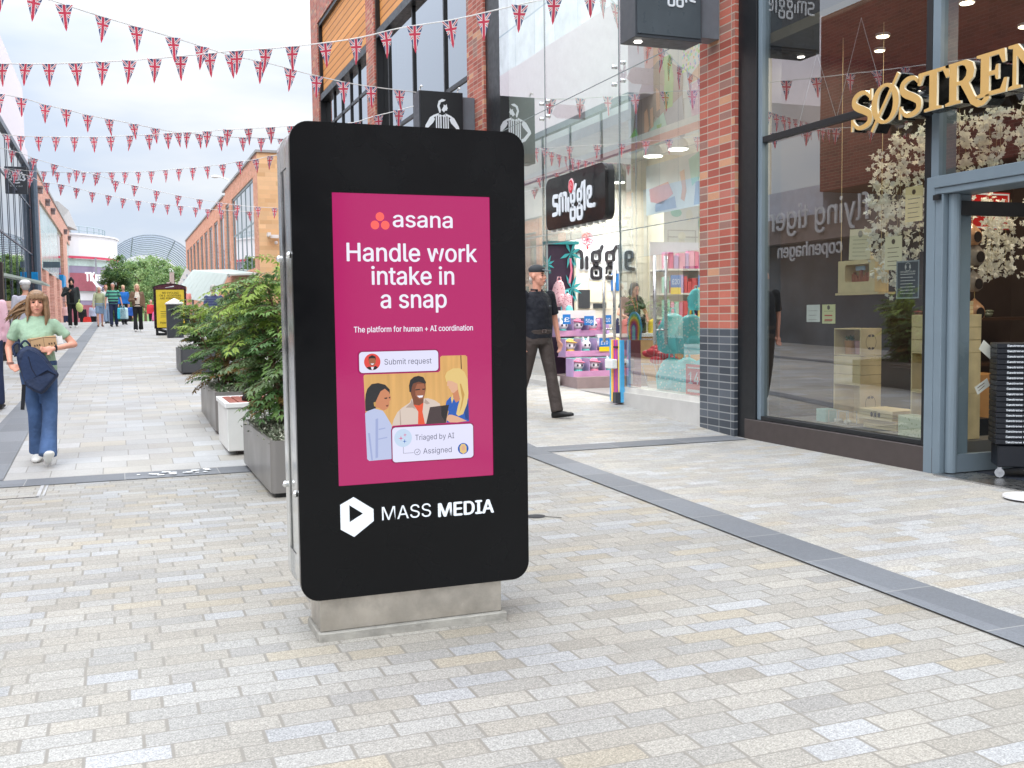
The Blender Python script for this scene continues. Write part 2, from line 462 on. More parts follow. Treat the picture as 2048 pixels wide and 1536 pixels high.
# ------------------------------------------------------------------ shared materials
GREYJ = (0.215, 0.20, 0.175, 1)
M_SETT = stone_mat('granite_setts', 0.228, 0.108, 0.5, 0.25, 0.42, 0.006, 0.0034,
    [(0, (0.350, 0.342, 0.320)), (0.20, (0.355, 0.336, 0.298)), (0.38, (0.365, 0.367, 0.365)), (0.50, (0.345, 0.323, 0.282)), (0.72, (0.350, 0.336, 0.306)), (0.88, (0.36, 0.325, 0.262)), (0.95, (0.315, 0.305, 0.285))],
    GREYJ, speck=0.42, stain=0.2, gain=0.93, gum=0.6)
M_SETT2 = stone_mat('granite_setts_pale', 0.236, 0.108, 0.5, 0.25, 0.42, 0.003, 0.0025,
    [(0, (0.40, 0.394, 0.375)), (0.20, (0.405, 0.388, 0.348)), (0.38, (0.415, 0.417, 0.415)), (0.54, (0.405, 0.383, 0.342)), (0.72, (0.40, 0.384, 0.358)), (0.90, (0.41, 0.372, 0.312)), (0.95, (0.36, 0.35, 0.335))],
    (0.24, 0.23, 0.21, 1), speck=0.40, stain=0.16, seed=4.0, gain=0.93, gum=0.45)
M_SLAB = stone_mat('sandstone_slabs', 0.40, 0.28, 0.5, 0.0, 0.10, 0.005, 0.004,
    [(0, (0.43, 0.42, 0.40)), (0.22, (0.45, 0.455, 0.455)), (0.42, (0.43, 0.41, 0.37)), (0.62, (0.44, 0.435, 0.425)), (0.80, (0.40, 0.38, 0.35)), (0.92, (0.43, 0.40, 0.345))],
    (0.25, 0.24, 0.22, 1), speck=0.14, stain=0.24, seed=9.0, gum=0.4, gain=0.95)
M_BAND = stone_mat('dark_granite', 0.3, 0.62, 0.0, 0.0, 0.0, 0.0, 0.004,
    [(0, (0.145, 0.155, 0.17)), (1, (0.185, 0.195, 0.21))], (0.30, 0.30, 0.29, 1), speck=0.14, stain=0.1, seed=2.0)
M_BANDX = stone_mat('dark_granite_cross', 0.75, 3.0, 0.0, 0.0, 0.0, 0.004, 0.0,
    [(0, (0.15, 0.16, 0.175)), (1, (0.18, 0.19, 0.205))], (0.30, 0.30, 0.29, 1), speck=0.14, stain=0.1, seed=5.0)
BRK = [(0, lin((168, 92, 78))), (0.2, lin((182, 106, 90))), (0.4, lin((158, 86, 74))), (0.6, lin((176, 110, 97))), (0.76, lin((150, 112, 102))), (0.92, lin((194, 144, 114)))]
M_BRICK = stone_mat('red_stack_brick', 0.226, 0.0805, 0.0, 0.0, 0.0, 0.005, 0.006, BRK, lin((176, 166, 152)) + (1,), speck=0.10, stain=0.15, axes=(1, 2), rough=0.75, seed=1.0)
M_BRICKX = stone_mat('red_stack_brick_end', 0.226, 0.0805, 0.0, 0.0, 0.0, 0.005, 0.006, BRK, lin((176, 166, 152)) + (1,), speck=0.10, stain=0.15, axes=(0, 2), rough=0.75, seed=1.0)
DKB = [(0, lin((74, 80, 88))), (0.3, lin((82, 88, 96))), (0.6, lin((66, 72, 80))), (0.85, lin((90, 96, 104)))]
M_DBRICK = stone_mat('charcoal_glazed_brick', 0.226, 0.0805, 0.0, 0.0, 0.0, 0.005, 0.006, DKB, lin((150, 152, 152)) + (1,), speck=0.08, stain=0.25, axes=(1, 2), rough=0.38, seed=1.0)
M_DBRICKX = stone_mat('charcoal_glazed_brick_end', 0.226, 0.0805, 0.0, 0.0, 0.0, 0.005, 0.006, DKB, lin((150, 152, 152)) + (1,), speck=0.08, stain=0.25, axes=(0, 2), rough=0.38, seed=1.0)
M_RBRICK = stone_mat('pink_brick', 0.225, 0.075, 0.5, 0.0, 0.0, 0.005, 0.006,
    [(0, lin((208, 150, 130))), (0.25, lin((214, 160, 142))), (0.5, lin((200, 140, 122))), (0.75, lin((220, 168, 148)))], lin((196, 178, 164)) + (1,), speck=0.06, stain=0.1, axes=(1, 2), rough=0.8, seed=6.0)
M_RBRICKX = stone_mat('pink_brick_end', 0.225, 0.075, 0.5, 0.0, 0.0, 0.005, 0.006,
    [(0, lin((208, 150, 130))), (0.25, lin((214, 160, 142))), (0.5, lin((200, 140, 122))), (0.75, lin((220, 168, 148)))], lin((196, 178, 164)) + (1,), speck=0.06, stain=0.1, axes=(0, 2), rough=0.8, seed=6.0)
M_BUFF = stone_mat('buff_brick', 0.5, 0.16, 0.5, 0.3, 0.3, 0.004, 0.004,
    [(0, lin((226, 186, 140))), (0.3, lin((230, 192, 148))), (0.55, lin((222, 180, 134))), (0.80, lin((228, 190, 146))), (0.94, lin((160, 120, 86)))], lin((216, 184, 146)) + (1,), speck=0.06, stain=0.1, axes=(0, 2), rough=0.8, seed=3.0)
M_TERRA = stone_mat('amber_cladding_boards', 40.0, 0.2, 0.0, 0.0, 0.0, 0.0, 0.018,
    [(0, lin((206, 138, 74))), (1, lin((220, 154, 90)))], lin((130, 78, 40)) + (1,), speck=0.10, stain=0.12, axes=(1, 2), rough=0.6, seed=8.0, bump=0.6)
M_DRED = stone_mat('dark_red_brick', 0.225, 0.075, 0.5, 0.0, 0.0, 0.005, 0.006,
    [(0, lin((128, 62, 56))), (0.5, lin((140, 70, 62))), (0.8, lin((116, 56, 52)))], lin((150, 120, 110)) + (1,), axes=(1, 2), rough=0.8, seed=12.0)
M_BEIGE = stone_mat('beige_facade_panels', 1.2, 3.2, 0.0, 0.0, 0.0, 0.012, 0.012,
    [(0, lin((226, 214, 190))), (0.5, lin((220, 208, 184))), (0.8, lin((230, 218, 196)))], lin((150, 140, 130)) + (1,), speck=0.03, axes=(1, 2), rough=0.7, seed=14.0)
M_GREENGL = stone_mat('pale_green_glass_cladding', 2.4, 1.9, 0.0, 0.0, 0.0, 0.03, 0.03,
    [(0, lin((176, 200, 194))), (0.5, lin((164, 190, 186))), (0.8, lin((186, 208, 202)))], lin((150, 176, 172)) + (1,), speck=0.03, axes=(1, 2), rough=0.15, seed=15.0, bump=0.05)
G_SHOP = glass_mat('clear_shop_glass', (0.92, 0.97, 0.95), 0.26, 2.1, 0.012)
G_DARK = glass_mat('display_window_glass', (0.82, 0.88, 0.87), 0.235, 1.6, 0.006)
G_UP = glass_mat('upper_window_glass', (0.40, 0.46, 0.52), 0.42, 1.0, 0.03)
G_FAR = glass_mat('far_window_glass', (0.45, 0.55, 0.62), 0.40, 0.9, 0.02)
G_THIN = glass_mat('thin_clear_glass', (0.95, 0.98, 0.97), 0.05, 0.6)
BLK = mat('black_painted_metal', (26, 28, 31), 0.38, 0, 0.06)
CHAR = mat('charcoal_painted_metal', (62, 66, 72), 0.42, 0, 0.05)
SLATE = mat('slate_blue_metal', (112, 126, 136), 0.38, 0.0, 0.04)
DBROWN = mat('dark_umber_metal', (70, 62, 60), 0.45, 0, 0.08)
WHITE = mat('white_paint', (232, 232, 230), 0.5, 0, 0.03)
PRINTW = mat('white_vinyl_print', (226, 232, 238), 0.45, 0, 0.02)
STEEL = mat('polished_stainless_steel', (0.74, 0.75, 0.75), 0.17, 1.0, 0.05)
STEELB = mat('brushed_stainless_steel', (0.50, 0.50, 0.50), 0.30, 1.0, 0.08, 9)
STEELD = mat('weathered_stainless_steel', (0.52, 0.485, 0.43), 0.38, 0.85, 0.16, 7, 0.15, 40, dirt=0.45)
CONC = mat('weathered_grey_stone', (0.31, 0.297, 0.265), 0.8, 0, 0.2, 9, 0.4, 70, dirt=0.6)
LAMP = mat('lit_lamp_diffuser', (255, 250, 240), 0.4, emit=9.0, var=0.01)
LAMPW = mat('lit_warm_lamp_diffuser', (255, 236, 205), 0.4, emit=9.0, var=0.01)
CREAM = mat('cream_board', (238, 230, 206), 0.6, 0, 0.03)
PALEW = mat('pale_interior_wall', (236, 234, 226), 0.65, 0, 0.03)
OAK = mat('light_oak_board', (206, 164, 108), 0.5, 0, 0.12, 3)
PINE = mat('pale_pine_board', (222, 192, 140), 0.55, 0, 0.14, 6)
GLDF = mat('matt_gold_face', (196, 158, 96), 0.42, 0.1, 0.03)
GLDE = mat('cream_acrylic_edge', (250, 240, 214), 0.4, 0, 0.02)

# ------------------------------------------------------------------ ground
YS_ = [-40, -10, 0, 3, 6, 9.15, 9.6, 10.5, 12, 14, 17, 21, 26, 32, 40, 46, 52, 54, 58, 65, 75, 90, 140, 400, 900]
def strip(x0, x1, ya, yb, dz, name, m, skew=None):
    ys = [ya] + [y for y in YS_ if ya < y < yb] + [yb]
    b = MB()
    vs = []; fs = []
    for i, y in enumerate(ys):
        sx = skew(y) if skew else 0
        vs += [(x0 + sx, y, gz(y) + dz), (x1 + sx, y, gz(y) + dz)]
        if i: fs.append((2 * i - 2, 2 * i - 1, 2 * i + 1, 2 * i))
    b.add(vs, fs)
    return struct(b, name, m)
G_SUB = mat('bedding_ground', (0.42, 0.41, 0.38), 0.9, 0, 0.2, 0.5)
strip(-400, 400, -40, 900, -0.012, 'ground', G_SUB)
strip(-30, 6.4, -30, 9.15, 0.0, 'sett_pavement', M_SETT)
strip(3.6, 6.4, -30, 9.15, 0.002, 'sett_pavement', M_SETT2, lambda y: 0.0455 * (y - 9.0))
strip(-40, 12, 9.15, 120, 0.0, 'slab_pavement', M_SLAB)
strip(3.6, 6.4, 9.15, 34, 0.004, 'sett_pavement', M_SETT2)
strip(3.335, 3.615, -20, 34, 0.009, 'paving_band', M_BAND, lambda y: 0.0455 * (y - 5.9) if y < 9.3 else 0.155)
strip(-1.27, -0.92, 9.2, 52, 0.009, 'paving_band', M_BAND, lambda y: -0.01 + 0.004 * (y - 9))
strip(-30, 3.45, 8.84, 9.2, 0.005, 'paving_band', M_BANDX)
strip(3.76, 5.94, 8.84, 9.2, 0.008, 'paving_band', M_BANDX)

# white splashes on the cross band
b = MB()
for k in range(15):
    cx = 0.1 + 0.62 * RN.random(); cy = 8.93 + 0.2 * RN.random(); r = RN.uniform(0.018, 0.04)
    P = [(cx + r * RN.uniform(0.6, 1.3) * math.cos(2 * PI * i / 9), cy + r * RN.uniform(0.5, 1.1) * math.sin(2 * PI * i / 9)) for i in range(9)]
    b.poly(P, fr((0, 0, 0.0115), (1, 0, 0), (0, 1, 0), (0, 0, 1)), 0.0 + 0.0004 * k)
b.build('paint_splashes', mat('white_road_paint', (238, 240, 240), 0.6, 0, 0.06), label='white blotches splashed on the dark cross band of the paving', cat='paint splashes', kind='stuff')
# recessed access cover beside the band
cv = thing('access_cover', 'recessed paved access cover with a bright metal edge strip in the setts', 'access cover', (-0.62, 8.6, 0))
b = MB(); b.box(-0.62, -0.595, 8.30, 8.82, -0.02, 0.006); b.box(-0.58, -0.565, 8.30, 8.82, -0.02, 0.005); b.build('metal_edge', mat('worn_cover_edge', (0.5, 0.5, 0.5), 0.55, 0.6), cv)
b = MB(); b.box(-1.9, -0.6, 8.268, 8.276, -0.02, 0.0035); b.build('joint_gap', BLK, cv)
dr = MB(); dr.poly(circle(2.47, 6.06, 0.06, 14), fr((0, 0, 0.004), (1, 0, 0), (0, 1, 0), (0, 0, 1)))
dr.ribbon([(2.05, 6.5), (2.6, 5.95)], 0.012, fr((0, 0, 0.0035), (1, 0, 0), (0, 1, 0), (0, 0, 1)), 0)
dr.build('drain_gap', mat('dark_joint', (50, 50, 52), 0.8), label='small dark drain point in the setts beyond the advertising kiosk', cat='drain')

# ------------------------------------------------------------------ advertising kiosk
KY = 4.04
kiosk = thing('advertising_kiosk', 'tall black and steel advertising kiosk with a lit magenta screen', 'kiosk', (1.12, 4.3, 0))
KP = rrect(0.637, 1.61, 0.17, 2.06, 0.075, 8)
F0 = front(KY)
GLOSSB = mat('satin_black_glass', (9, 10, 12), 0.24, 0, 0.2, 2.2, spec=0.22)
SW = (0.797, 1.455, 0.626, 1.789)
b = MB(); b.poly(KP, F0, -0.028, 0.0, holes=[[(SW[0], SW[2]), (SW[0], SW[3]), (SW[1], SW[3]), (SW[1], SW[2])]])
b.build('front_panel', GLOSSB, kiosk, bevel=0.003, seg=2)
b = MB(); b.poly(rrect(0.644, 1.603, 0.177, 2.053, 0.07, 8), F0, -0.042, -0.0285); b.build('seal_strip', BLK, kiosk)
body = MB()
body.poly(rrect(0.640, 1.607, 0.173, 2.057, 0.072, 8), F0, -0.115, -0.0425)
body.poly(rrect(0.649, 1.598, 0.182, 2.048, 0.066, 8), F0, -0.275, -0.1155)
body.poly(rrect(0.640, 1.607, 0.173, 2.057, 0.072, 8), F0, -0.352, -0.2755)
body = body.build('steel_casing', STEEL, kiosk, bevel=0.002)
b = MB(); b.ribbon([(4.168, 0.33), (4.168, 1.90), (4.302, 1.90), (4.302, 0.33)], 0.005, fr((0.6487, 0, 0), (0, 1, 0), (0, 0, 1), (-1, 0, 0)), 0, 0.001, closed=True); b.build('hatch_outline', BLK, body)
for yy, zz in ((4.085, 1.545), (4.085, 0.60), (4.352, 1.545), (4.352, 0.60)):
    b = MB(); b.ell((0.632, yy, zz), (0.013, 0.012, 0.014)); b.build('bolt', STEEL, kiosk, smooth=True)
b = MB(); b.poly(rrect(0.66, 1.59, 0.19, 2.04, 0.07, 8), F0, -0.366, -0.3525); b.build('back_panel', BLK, kiosk)
b = MB(); b.box(0.713, 1.488, 4.058, 4.275, 0.0355, 0.185)
ped = b.build('pedestal', STEELD, kiosk, bevel=0.003)
b = MB(); b.box(0.702, 1.507, 4.036, 4.30, -0.01, 0.035); b.build('base_plate', CONC, ped, bevel=0.004)
# the lit artwork
def lit(name, col, e=0.82, var=0.0, rough=0.09):
    c = lin(col)
    m, t, bb, out = newmat(name)
    bb.inputs['Base Color'].default_value = (0.004, 0.004, 0.004, 1); bb.inputs['Roughness'].default_value = rough
    bb.inputs['Specular IOR Level'].default_value = 0.5
    if var:
        sp = t.xyz(t.pos()); n = t.noise(t.comb(t.m('MULTIPLY', sp[0], 40.0), 0.0, t.m('MULTIPLY', sp[2], 3.0)), 1.0, 4)
        vm = t.N('ShaderNodeVectorMath'); vm.operation = 'SCALE'; vm.inputs[0].default_value = c; t.L(t.rng(n, 0.3, 0.7, 1 - var, 1 + var), vm.inputs[3])
        t.L(vm.outputs[0], bb.inputs['Emission Color'])
    else: bb.inputs['Emission Color'].default_value = c + (1,)
    bb.inputs['Emission Strength'].default_value = e
    return m
L_MAG = lit('screen_magenta', (182, 32, 104), 0.92)
L_WHT = lit('screen_white', (236, 236, 250), 0.95); L_COR = lit('screen_coral', (255, 100, 92), 1.0); L_CARD = lit('screen_card', (226, 226, 250), 0.92)
L_GRY = lit('screen_grey', (92, 92, 116)); L_WOOD = lit('screen_wood', (214, 166, 100), 0.95, 0.12); L_BLK = lit('screen_black', (34, 26, 28)); L_HAIRB = lit('screen_blackhair', (40, 38, 42))
L_SKL = lit('screen_skin_light', (234, 182, 150)); L_SKM = lit('screen_skin_tan', (214, 140, 100)); L_SKD = lit('screen_skin_brown', (128, 72, 48)); L_SKD2 = lit('screen_skin_brown_light', (168, 102, 72))
L_LAV = lit('screen_lavender', (196, 206, 240)); L_LAV2 = lit('screen_lavender_fold', (168, 180, 224)); L_BEI = lit('screen_beige', (226, 208, 196)); L_BEI2 = lit('screen_beige_shade', (188, 166, 154))
L_ORG = lit('screen_orange', (240, 88, 48)); L_BLU = lit('screen_blue', (28, 94, 190)); L_BLU2 = lit('screen_navy', (20, 64, 140)); L_BLO = lit('screen_blonde', (238, 206, 132)); L_BLO2 = lit('screen_blonde_dark', (206, 160, 84)); L_LAP = lit('screen_laptop', (72, 56, 58))
L_PNK = lit('screen_pink', (226, 92, 140)); L_RED = lit('screen_red', (236, 78, 70)); L_LBL = lit('screen_pale_blue', (206, 226, 250)); L_EDGE = lit('screen_deep_magenta', (150, 26, 84))
b = MB(); b.quad(F0(SW[0], SW[2], -0.006), F0(SW[1], SW[2], -0.006), F0(SW[1], SW[3], -0.006), F0(SW[0], SW[3], -0.006))
scr = b.build('screen', L_MAG, kiosk)
FS = front(KY + 0.0055)
b = MB()
b.text('asana', FS, 1.041, 1.6595, 1.293, 0.063, 0.0, mi=0, off=0.010)
b.text('Handle work', FS, 0.851, 1.5215, 1.397, 0.0715, 0.0, off=0.012)
b.text('intake in', FS, 0.949, 1.4285, 1.296, 0.0715, 0.0, off=0.012)
b.text('a snap', FS, 0.984, 1.3345, 1.262, 0.0715, 0.0, off=0.012)
b.text('The platform for human + AI coordination', FS, 0.873, 1.2385, 1.374, 0.0225, 0.0, off=0.012)
b.build('headline', L_WHT, scr)
b = MB()
for u, v in ((0.989, 1.699), (0.968, 1.6655), (1.010, 1.6655)): b.poly(circle(u, v, 0.0175, 28), FS, 0.0)
b.build('dot_emblem', L_COR, scr)
def pp(x, y):
    return (0.908 + (x - 165) * 0.000358, 1.069 - (y - (410 - (x - 165) * 0.032)) * 0.000346)
LYR = [0]
def art(b, P, mi, d=None):
    LYR[0] += 1
    b.poly([pp(*p) for p in P], FS, 0.0002 * LYR[0] + 0.0003, None, mi)
pm = [L_WOOD, L_HAIRB, L_SKM, L_LAV, L_LAV2, L_SKD, L_SKD2, L_BEI, L_BEI2, L_ORG, L_LAP, L_BLO, L_BLO2, L_SKL, L_BLU, L_BLU2, L_WHT, L_BLK]
b = MB()
art(b, [(165, 430), (172, 414), (188, 410), (1040, 382), (1062, 360), (1062, 205), (1085, 187), (1370, 178), (1390, 195), (1398, 975), (1380, 978), (500, 1006), (474, 1030), (470, 1100), (185, 1100)], 0)
art(b, [(1308, 182), (1318, 182), (1322, 345), (1312, 345)], 17)
art(b, [(178, 835), (176, 720), (184, 640), (205, 575), (255, 520), (330, 508), (410, 528), (462, 585), (462, 640), (430, 610), (300, 720), (300, 800), (250, 830)], 1)
art(b, [(325, 665), (355, 605), (405, 575), (452, 615), (468, 660), (474, 700), (452, 728), (455, 750), (444, 790), (425, 812), (385, 832), (330, 800), (290, 790), (300, 720)], 2)
art(b, [(396, 682), (432, 676), (430, 692), (400, 696)], 17); art(b, [(448, 676), (466, 668), (466, 684), (450, 690)], 17); art(b, [(412, 770), (446, 762), (436, 784), (416, 784)], 5)
art(b, [(272, 735), (296, 725), (298, 775), (278, 782)], 12)
art(b, [(172, 862), (200, 835), (280, 806), (375, 832), (402, 872), (476, 1005), (482, 1385), (462, 1404), (208, 1418), (184, 1395)], 3)
art(b, [(290, 930), (320, 920), (310, 1380), (280, 1390)], 4); art(b, [(200, 1090), (222, 1090), (250, 1410), (232, 1412)], 4); art(b, [(320, 1045), (400, 1030), (400, 1042), (325, 1058)], 4); art(b, [(315, 1160), (420, 1140), (420, 1152), (318, 1172)], 4)
art(b, [(478, 1012), (500, 935), (545, 850), (600, 800), (690, 742), (715, 690), (790, 760), (860, 695), (905, 690), (985, 715), (1050, 760), (1060, 985), (600, 1003)], 7)
art(b, [(640, 800), (700, 745), (712, 700), (760, 820), (720, 800)], 8); art(b, [(860, 745), (872, 700), (930, 752), (895, 765)], 8); art(b, [(570, 830), (578, 830), (585, 1004), (572, 1004)], 8)
art(b, [(718, 665), (855, 690), (852, 745), (800, 775), (735, 765)], 5)
art(b, [(733, 765), (800, 775), (852, 742), (838, 850), (865, 1000), (782, 1002), (788, 850)], 9)
art(b, [(700, 600), (715, 530), (760, 492), (820, 480), (880, 500), (882, 580), (868, 650), (850, 705), (808, 735), (760, 728), (722, 690), (705, 640)], 5)
art(b, [(780, 520), (860, 515), (872, 570), (866, 640), (848, 690), (800, 700), (760, 660), (755, 580)], 6)
art(b, [(688, 612), (684, 540), (700, 475), (745, 436), (800, 424), (855, 440), (886, 500), (880, 520), (800, 494), (735, 515), (716, 560), (708, 622)], 1)
art(b, [(755, 585), (812, 578), (815, 590), (760, 598)], 17); art(b, [(838, 578), (874, 574), (872, 588), (842, 592)], 17); art(b, [(776, 660), (850, 656), (838, 680), (800, 684)], 16)
art(b, [(1112, 800), (1125, 730), (1170, 680), (1240, 660), (1330, 680), (1392, 700), (1398, 975), (1120, 985), (1150, 850)], 14)
art(b, [(1330, 720), (1392, 720), (1396, 960), (1350, 940)], 15)
art(b, [(1195, 600), (1270, 560), (1290, 720), (1240, 745), (1215, 700)], 2)
art(b, [(1128, 440), (1190, 430), (1262, 520), (1265, 590), (1215, 632), (1185, 622), (1172, 585), (1150, 570), (1158, 552), (1133, 545), (1140, 500)], 13)
art(b, [(1112, 430), (1135, 378), (1210, 335), (1290, 333), (1350, 380), (1386, 470), (1392, 640), (1375, 760), (1325, 885), (1268, 910), (1240, 885), (1262, 790), (1290, 700), (1272, 620), (1262, 520), (1200, 490), (1150, 480), (1128, 500)], 11)
art(b, [(1290, 520), (1305, 520), (1345, 650), (1310, 800), (1280, 870), (1315, 700)], 12); art(b, [(1178, 690), (1200, 650), (1212, 700), (1190, 755)], 11)
art(b, [(1112, 945), (1150, 890), (1190, 892), (1250, 912), (1370, 968), (1250, 985), (1160, 982)], 13)
art(b, [(925, 797), (1155, 770), (1112, 990), (875, 1000)], 10); art(b, [(1060, 784), (1153, 772), (1110, 985), (1060, 900)], 17)
pic = b.build('picture', pm, scr)
FC = front(KY + 0.0055 - 0.0003 - 0.0002 * (LYR[0] + 2))
bA = MB(); bA.poly(rrect(0.8855, 1.2235, 1.0715, 1.1645, 0.016), FC, 0.0, None, 1); bA.poly(rrect(0.890, 1.219, 1.076, 1.160, 0.014), FC, 0.0003, None, 0); bA.build('message_card', [L_CARD, L_EDGE], scr)
bA = MB(); bA.poly(rrect(1.0145, 1.3695, 0.7035, 0.8545, 0.016), FC, 0.0, None, 1); bA.poly(rrect(1.019, 1.365, 0.708, 0.850, 0.014), FC, 0.0003, None, 0)
bA.build('message_card', [L_CARD, L_EDGE], scr)
b = MB(); FT = front(KY + 0.0055 - 0.0009 - 0.0002 * (LYR[0] + 2))
b.text('Submit request', FT, 0.993, 1.1068, 1.190, 0.0225); b.text('Triaged by AI', FT, 1.115, 0.7935, 1.282, 0.0225); b.text('Assigned', FT, 1.148, 0.736, 1.270, 0.0225)
b.ribbon(circle(1.123, 0.745, 0.012, 20), 0.0018, FT, 0, None, closed=True); b.ribbon([(1.118, 0.745), (1.122, 0.741), (1.129, 0.750)], 0.002, FT, 0.0001)
b.ribbon([(1.064, 0.770), (1.064, 0.743), (1.108, 0.743)], 0.0014, FT, 0.0)
b.build('card_lettering', L_GRY, scr)
b = MB()
b.poly(circle(0.943, 1.1195, 0.0335, 30), FT, 0.0, None, 0); b.poly(circle(1.064, 0.806, 0.037, 30), FT, 0, None, 2); b.poly(circle(1.3205, 0.7475, 0.0235, 26), FT, 0, None, 1)
def star(u, v, r): return [(u + (r if k % 2 == 0 else r * 0.22) * math.sin(k * PI / 4), v + (r if k % 2 == 0 else r * 0.22) * math.cos(k * PI / 4)) for k in range(8)]
b.poly(star(1.055, 0.805, 0.0115), FT, 0.0002, None, 3); b.poly(star(1.072, 0.818, 0.009), FT, 0.0002, None, 3); b.poly(star(1.070, 0.792, 0.010), FT, 0.0002, None, 1)
b.poly([(0.918, 1.097), (0.93, 1.101), (0.943, 1.098), (0.956, 1.103), (0.966, 1.097), (0.955, 1.088), (0.943, 1.0865), (0.93, 1.088)], FT, 0.0002, None, 4)
b.poly([(0.937, 1.099), (0.949, 1.099), (0.946, 1.088), (0.940, 1.088)], FT, 0.0003, None, 8)
b.poly(circle(0.943, 1.122, 0.0145, 18, 0.019), FT, 0.0004, None, 5); b.poly([(0.928, 1.124), (0.929, 1.14), (0.943, 1.147), (0.957, 1.14), (0.958, 1.124), (0.954, 1.134), (0.932, 1.134)], FT, 0.0005, None, 6)
b.poly([(0.936, 1.113), (0.950, 1.113), (0.946, 1.108), (0.940, 1.108)], FT, 0.0006, None, 8)
b.poly([(1.306, 0.735), (1.305, 0.755), (1.313, 0.767), (1.327, 0.767), (1.335, 0.755), (1.335, 0.733), (1.321, 0.7245)], FT, 0.0002, None, 7)
b.poly(circle(1.321, 0.750, 0.0085, 16, 0.0115), FT, 0.0003, None, 9)
b.build('portrait_badge', [L_RED, L_BLU, L_LBL, L_PNK, L_BLK, L_SKD2, L_HAIRB, L_BLO, L_WHT, L_SKL], scr)
b = MB(); FL = front(KY - 0.0006)
b.poly([(0.800, 0.551), (0.855, 0.5785), (0.9355, 0.523), (0.9355, 0.4745), (0.854, 0.416), (0.800, 0.4505)], FL, 0.0, None, holes=[[(0.837, 0.547), (0.837, 0.478), (0.892, 0.5085)]])
b.build('maker_emblem', PRINTW, kiosk); b = MB()
b.text('MASS', FL, 0.970, 0.474, 1.177, 0.0545, 0.0, off=-0.026)
b.text('MEDIA', FL, 1.207, 0.4685, 1.454, 0.0555, 0.0, off=0.028)
b.build('maker_lettering', PRINTW, kiosk)

# ------------------------------------------------------------------ shopping building beside the kiosk
def bbox(b, x0, x1, y0, y1, z0, z1):
    b.box(x0, x1, y0, y1, z0, z1, 0); b.mi[-4] = 1; b.mi[-3] = 1
    return b
bld = thing('shopping_building', 'red brick and glass shopping building with tall shop windows beside the kiosk', 'building', (6.5, 18, 0))
BR2 = [M_BRICK, M_BRICKX]; DB2 = [M_DBRICK, M_DBRICKX]
def pier(y0, y1, zt, base=True, xf=5.96):
    p = bbox(MB(), xf, 6.7, y0, y1, 1.13 if base else -0.2, zt).build('brick_pier', BR2, bld)
    if base: bbox(MB(), xf, 6.7, y0, y1, -0.1, 1.129).build('pier_base', DB2, p)
pier(9.12, 9.80, 12.0)
pier(16.78, 17.66, 13.0, False); pier(24.62, 25.45, 13.0, False); pier(31.9, 33.0, 13.0, False)
b = bbox(MB(), 5.97, 6.7, 2.0, 9.12, 6.12, 12.0); bbox(b, 5.975, 6.7, 9.8, 16.78, 8.6, 12.0)
bbox(b, 5.965, 6.7, 17.66, 24.62, 10.25, 13.0); bbox(b, 5.965, 6.7, 25.45, 31.9, 10.25, 13.0); b.box(6.7, 30, 32.9, 33.0, -0.3, 13.0, 1); b.box(6.7, 30, 2.0, 32.9, 12.95, 13.0, 1)
b.build('upper_wall', BR2, bld)
# end bay windows with amber boards above
def upper_bay(y0, y1, zp, mulls, trs, zb=-0.2, fw=0.10):
    w = MB()
    w.box(6.0, 6.5, y1 - fw, y1, zb, 10.25); w.box(6.0, 6.5, y0, y0 + fw, zb, 10.25)
    w.box(6.0, 6.5, y0 + fw, y1 - fw, zp - 0.10, zp + 0.09); w.box(6.0, 6.5, y0 + fw, y1 - fw, 10.13, 10.25)
    w = w.build('window_frame', BLK, bld)
    pnl = MB().box(6.10, 6.3, y0 + fw, y1 - fw, zp + 0.09, 10.13).build('timber_panel', M_TERRA, bld)
    m = MB()
    for y in mulls: m.box(6.12, 6.2, y - 0.035, y + 0.035, zb, zp - 0.1)
    for z in trs: m.box(6.13, 6.19, y0 + fw, y1 - fw, z - 0.04, z + 0.04)
    m.build('mullion', BLK, w)
    ys = [y0 + fw] + sorted(mulls) + [y1 - fw]
    for a, c in zip(ys, ys[1:]):
        g = MB().quad((6.16, c - 0.035, zb), (6.16, a + 0.035, zb), (6.16, a + 0.035, zp - 0.1), (6.16, c - 0.035, zp - 0.1)); g.build('window_pane', G_UP, w)
upper_bay(25.45, 31.9, 8.0, [26.1, 27.1, 28.13, 29.29, 30.4], [7.08, 4.2])
upper_bay(17.66, 24.62, 8.05, [19.53, 21.79, 23.9], [5.66, 3.0])
back = MB(); back.box(8.4, 8.5, 17.7, 31.8, -0.2, 10.2); back.box(6.2, 8.4, 24.9, 25.1, -0.2, 10.2); back.box(6.2, 8.4, 17.7, 31.8, 3.6, 3.8)
back.build('interior_wall', mat('dim_office_wall', (150, 152, 150), 0.8), bld)
# --- glass-fronted gift shop bay, Y 9.8 .. 16.8
fr_ = MB(); fr_.box(6.0, 6.16, 16.1, 16.78, -0.1, 8.6); fr_.box(6.0, 6.16, 9.8, 16.1, 8.45, 8.6); fr_ = fr_.build('window_frame', BLK, bld)
GP = []
for (ya, yb, za, zb) in ((9.81, 11.79, 0.37, 2.34), (9.81, 11.79, 2.352, 4.315), (9.81, 11.79, 4.325, 8.45), (11.81, 14.19, 2.352, 4.315), (11.81, 14.19, 4.325, 8.45), (14.21, 16.1, 0.37, 2.34), (14.21, 16.1, 2.352, 4.315), (14.21, 16.1, 4.325, 8.45)):
    g = MB().quad((6.0, yb, za), (6.0, ya, za), (6.0, ya, zb), (6.0, yb, zb)).build('shop_pane', G_SHOP, bld); GP.append(g)
b = MB()
for y in (11.8, 14.2): b.box(5.997, 6.02, y - 0.009, y + 0.009, 0.37 if y > 12 else 0.37, 8.45)
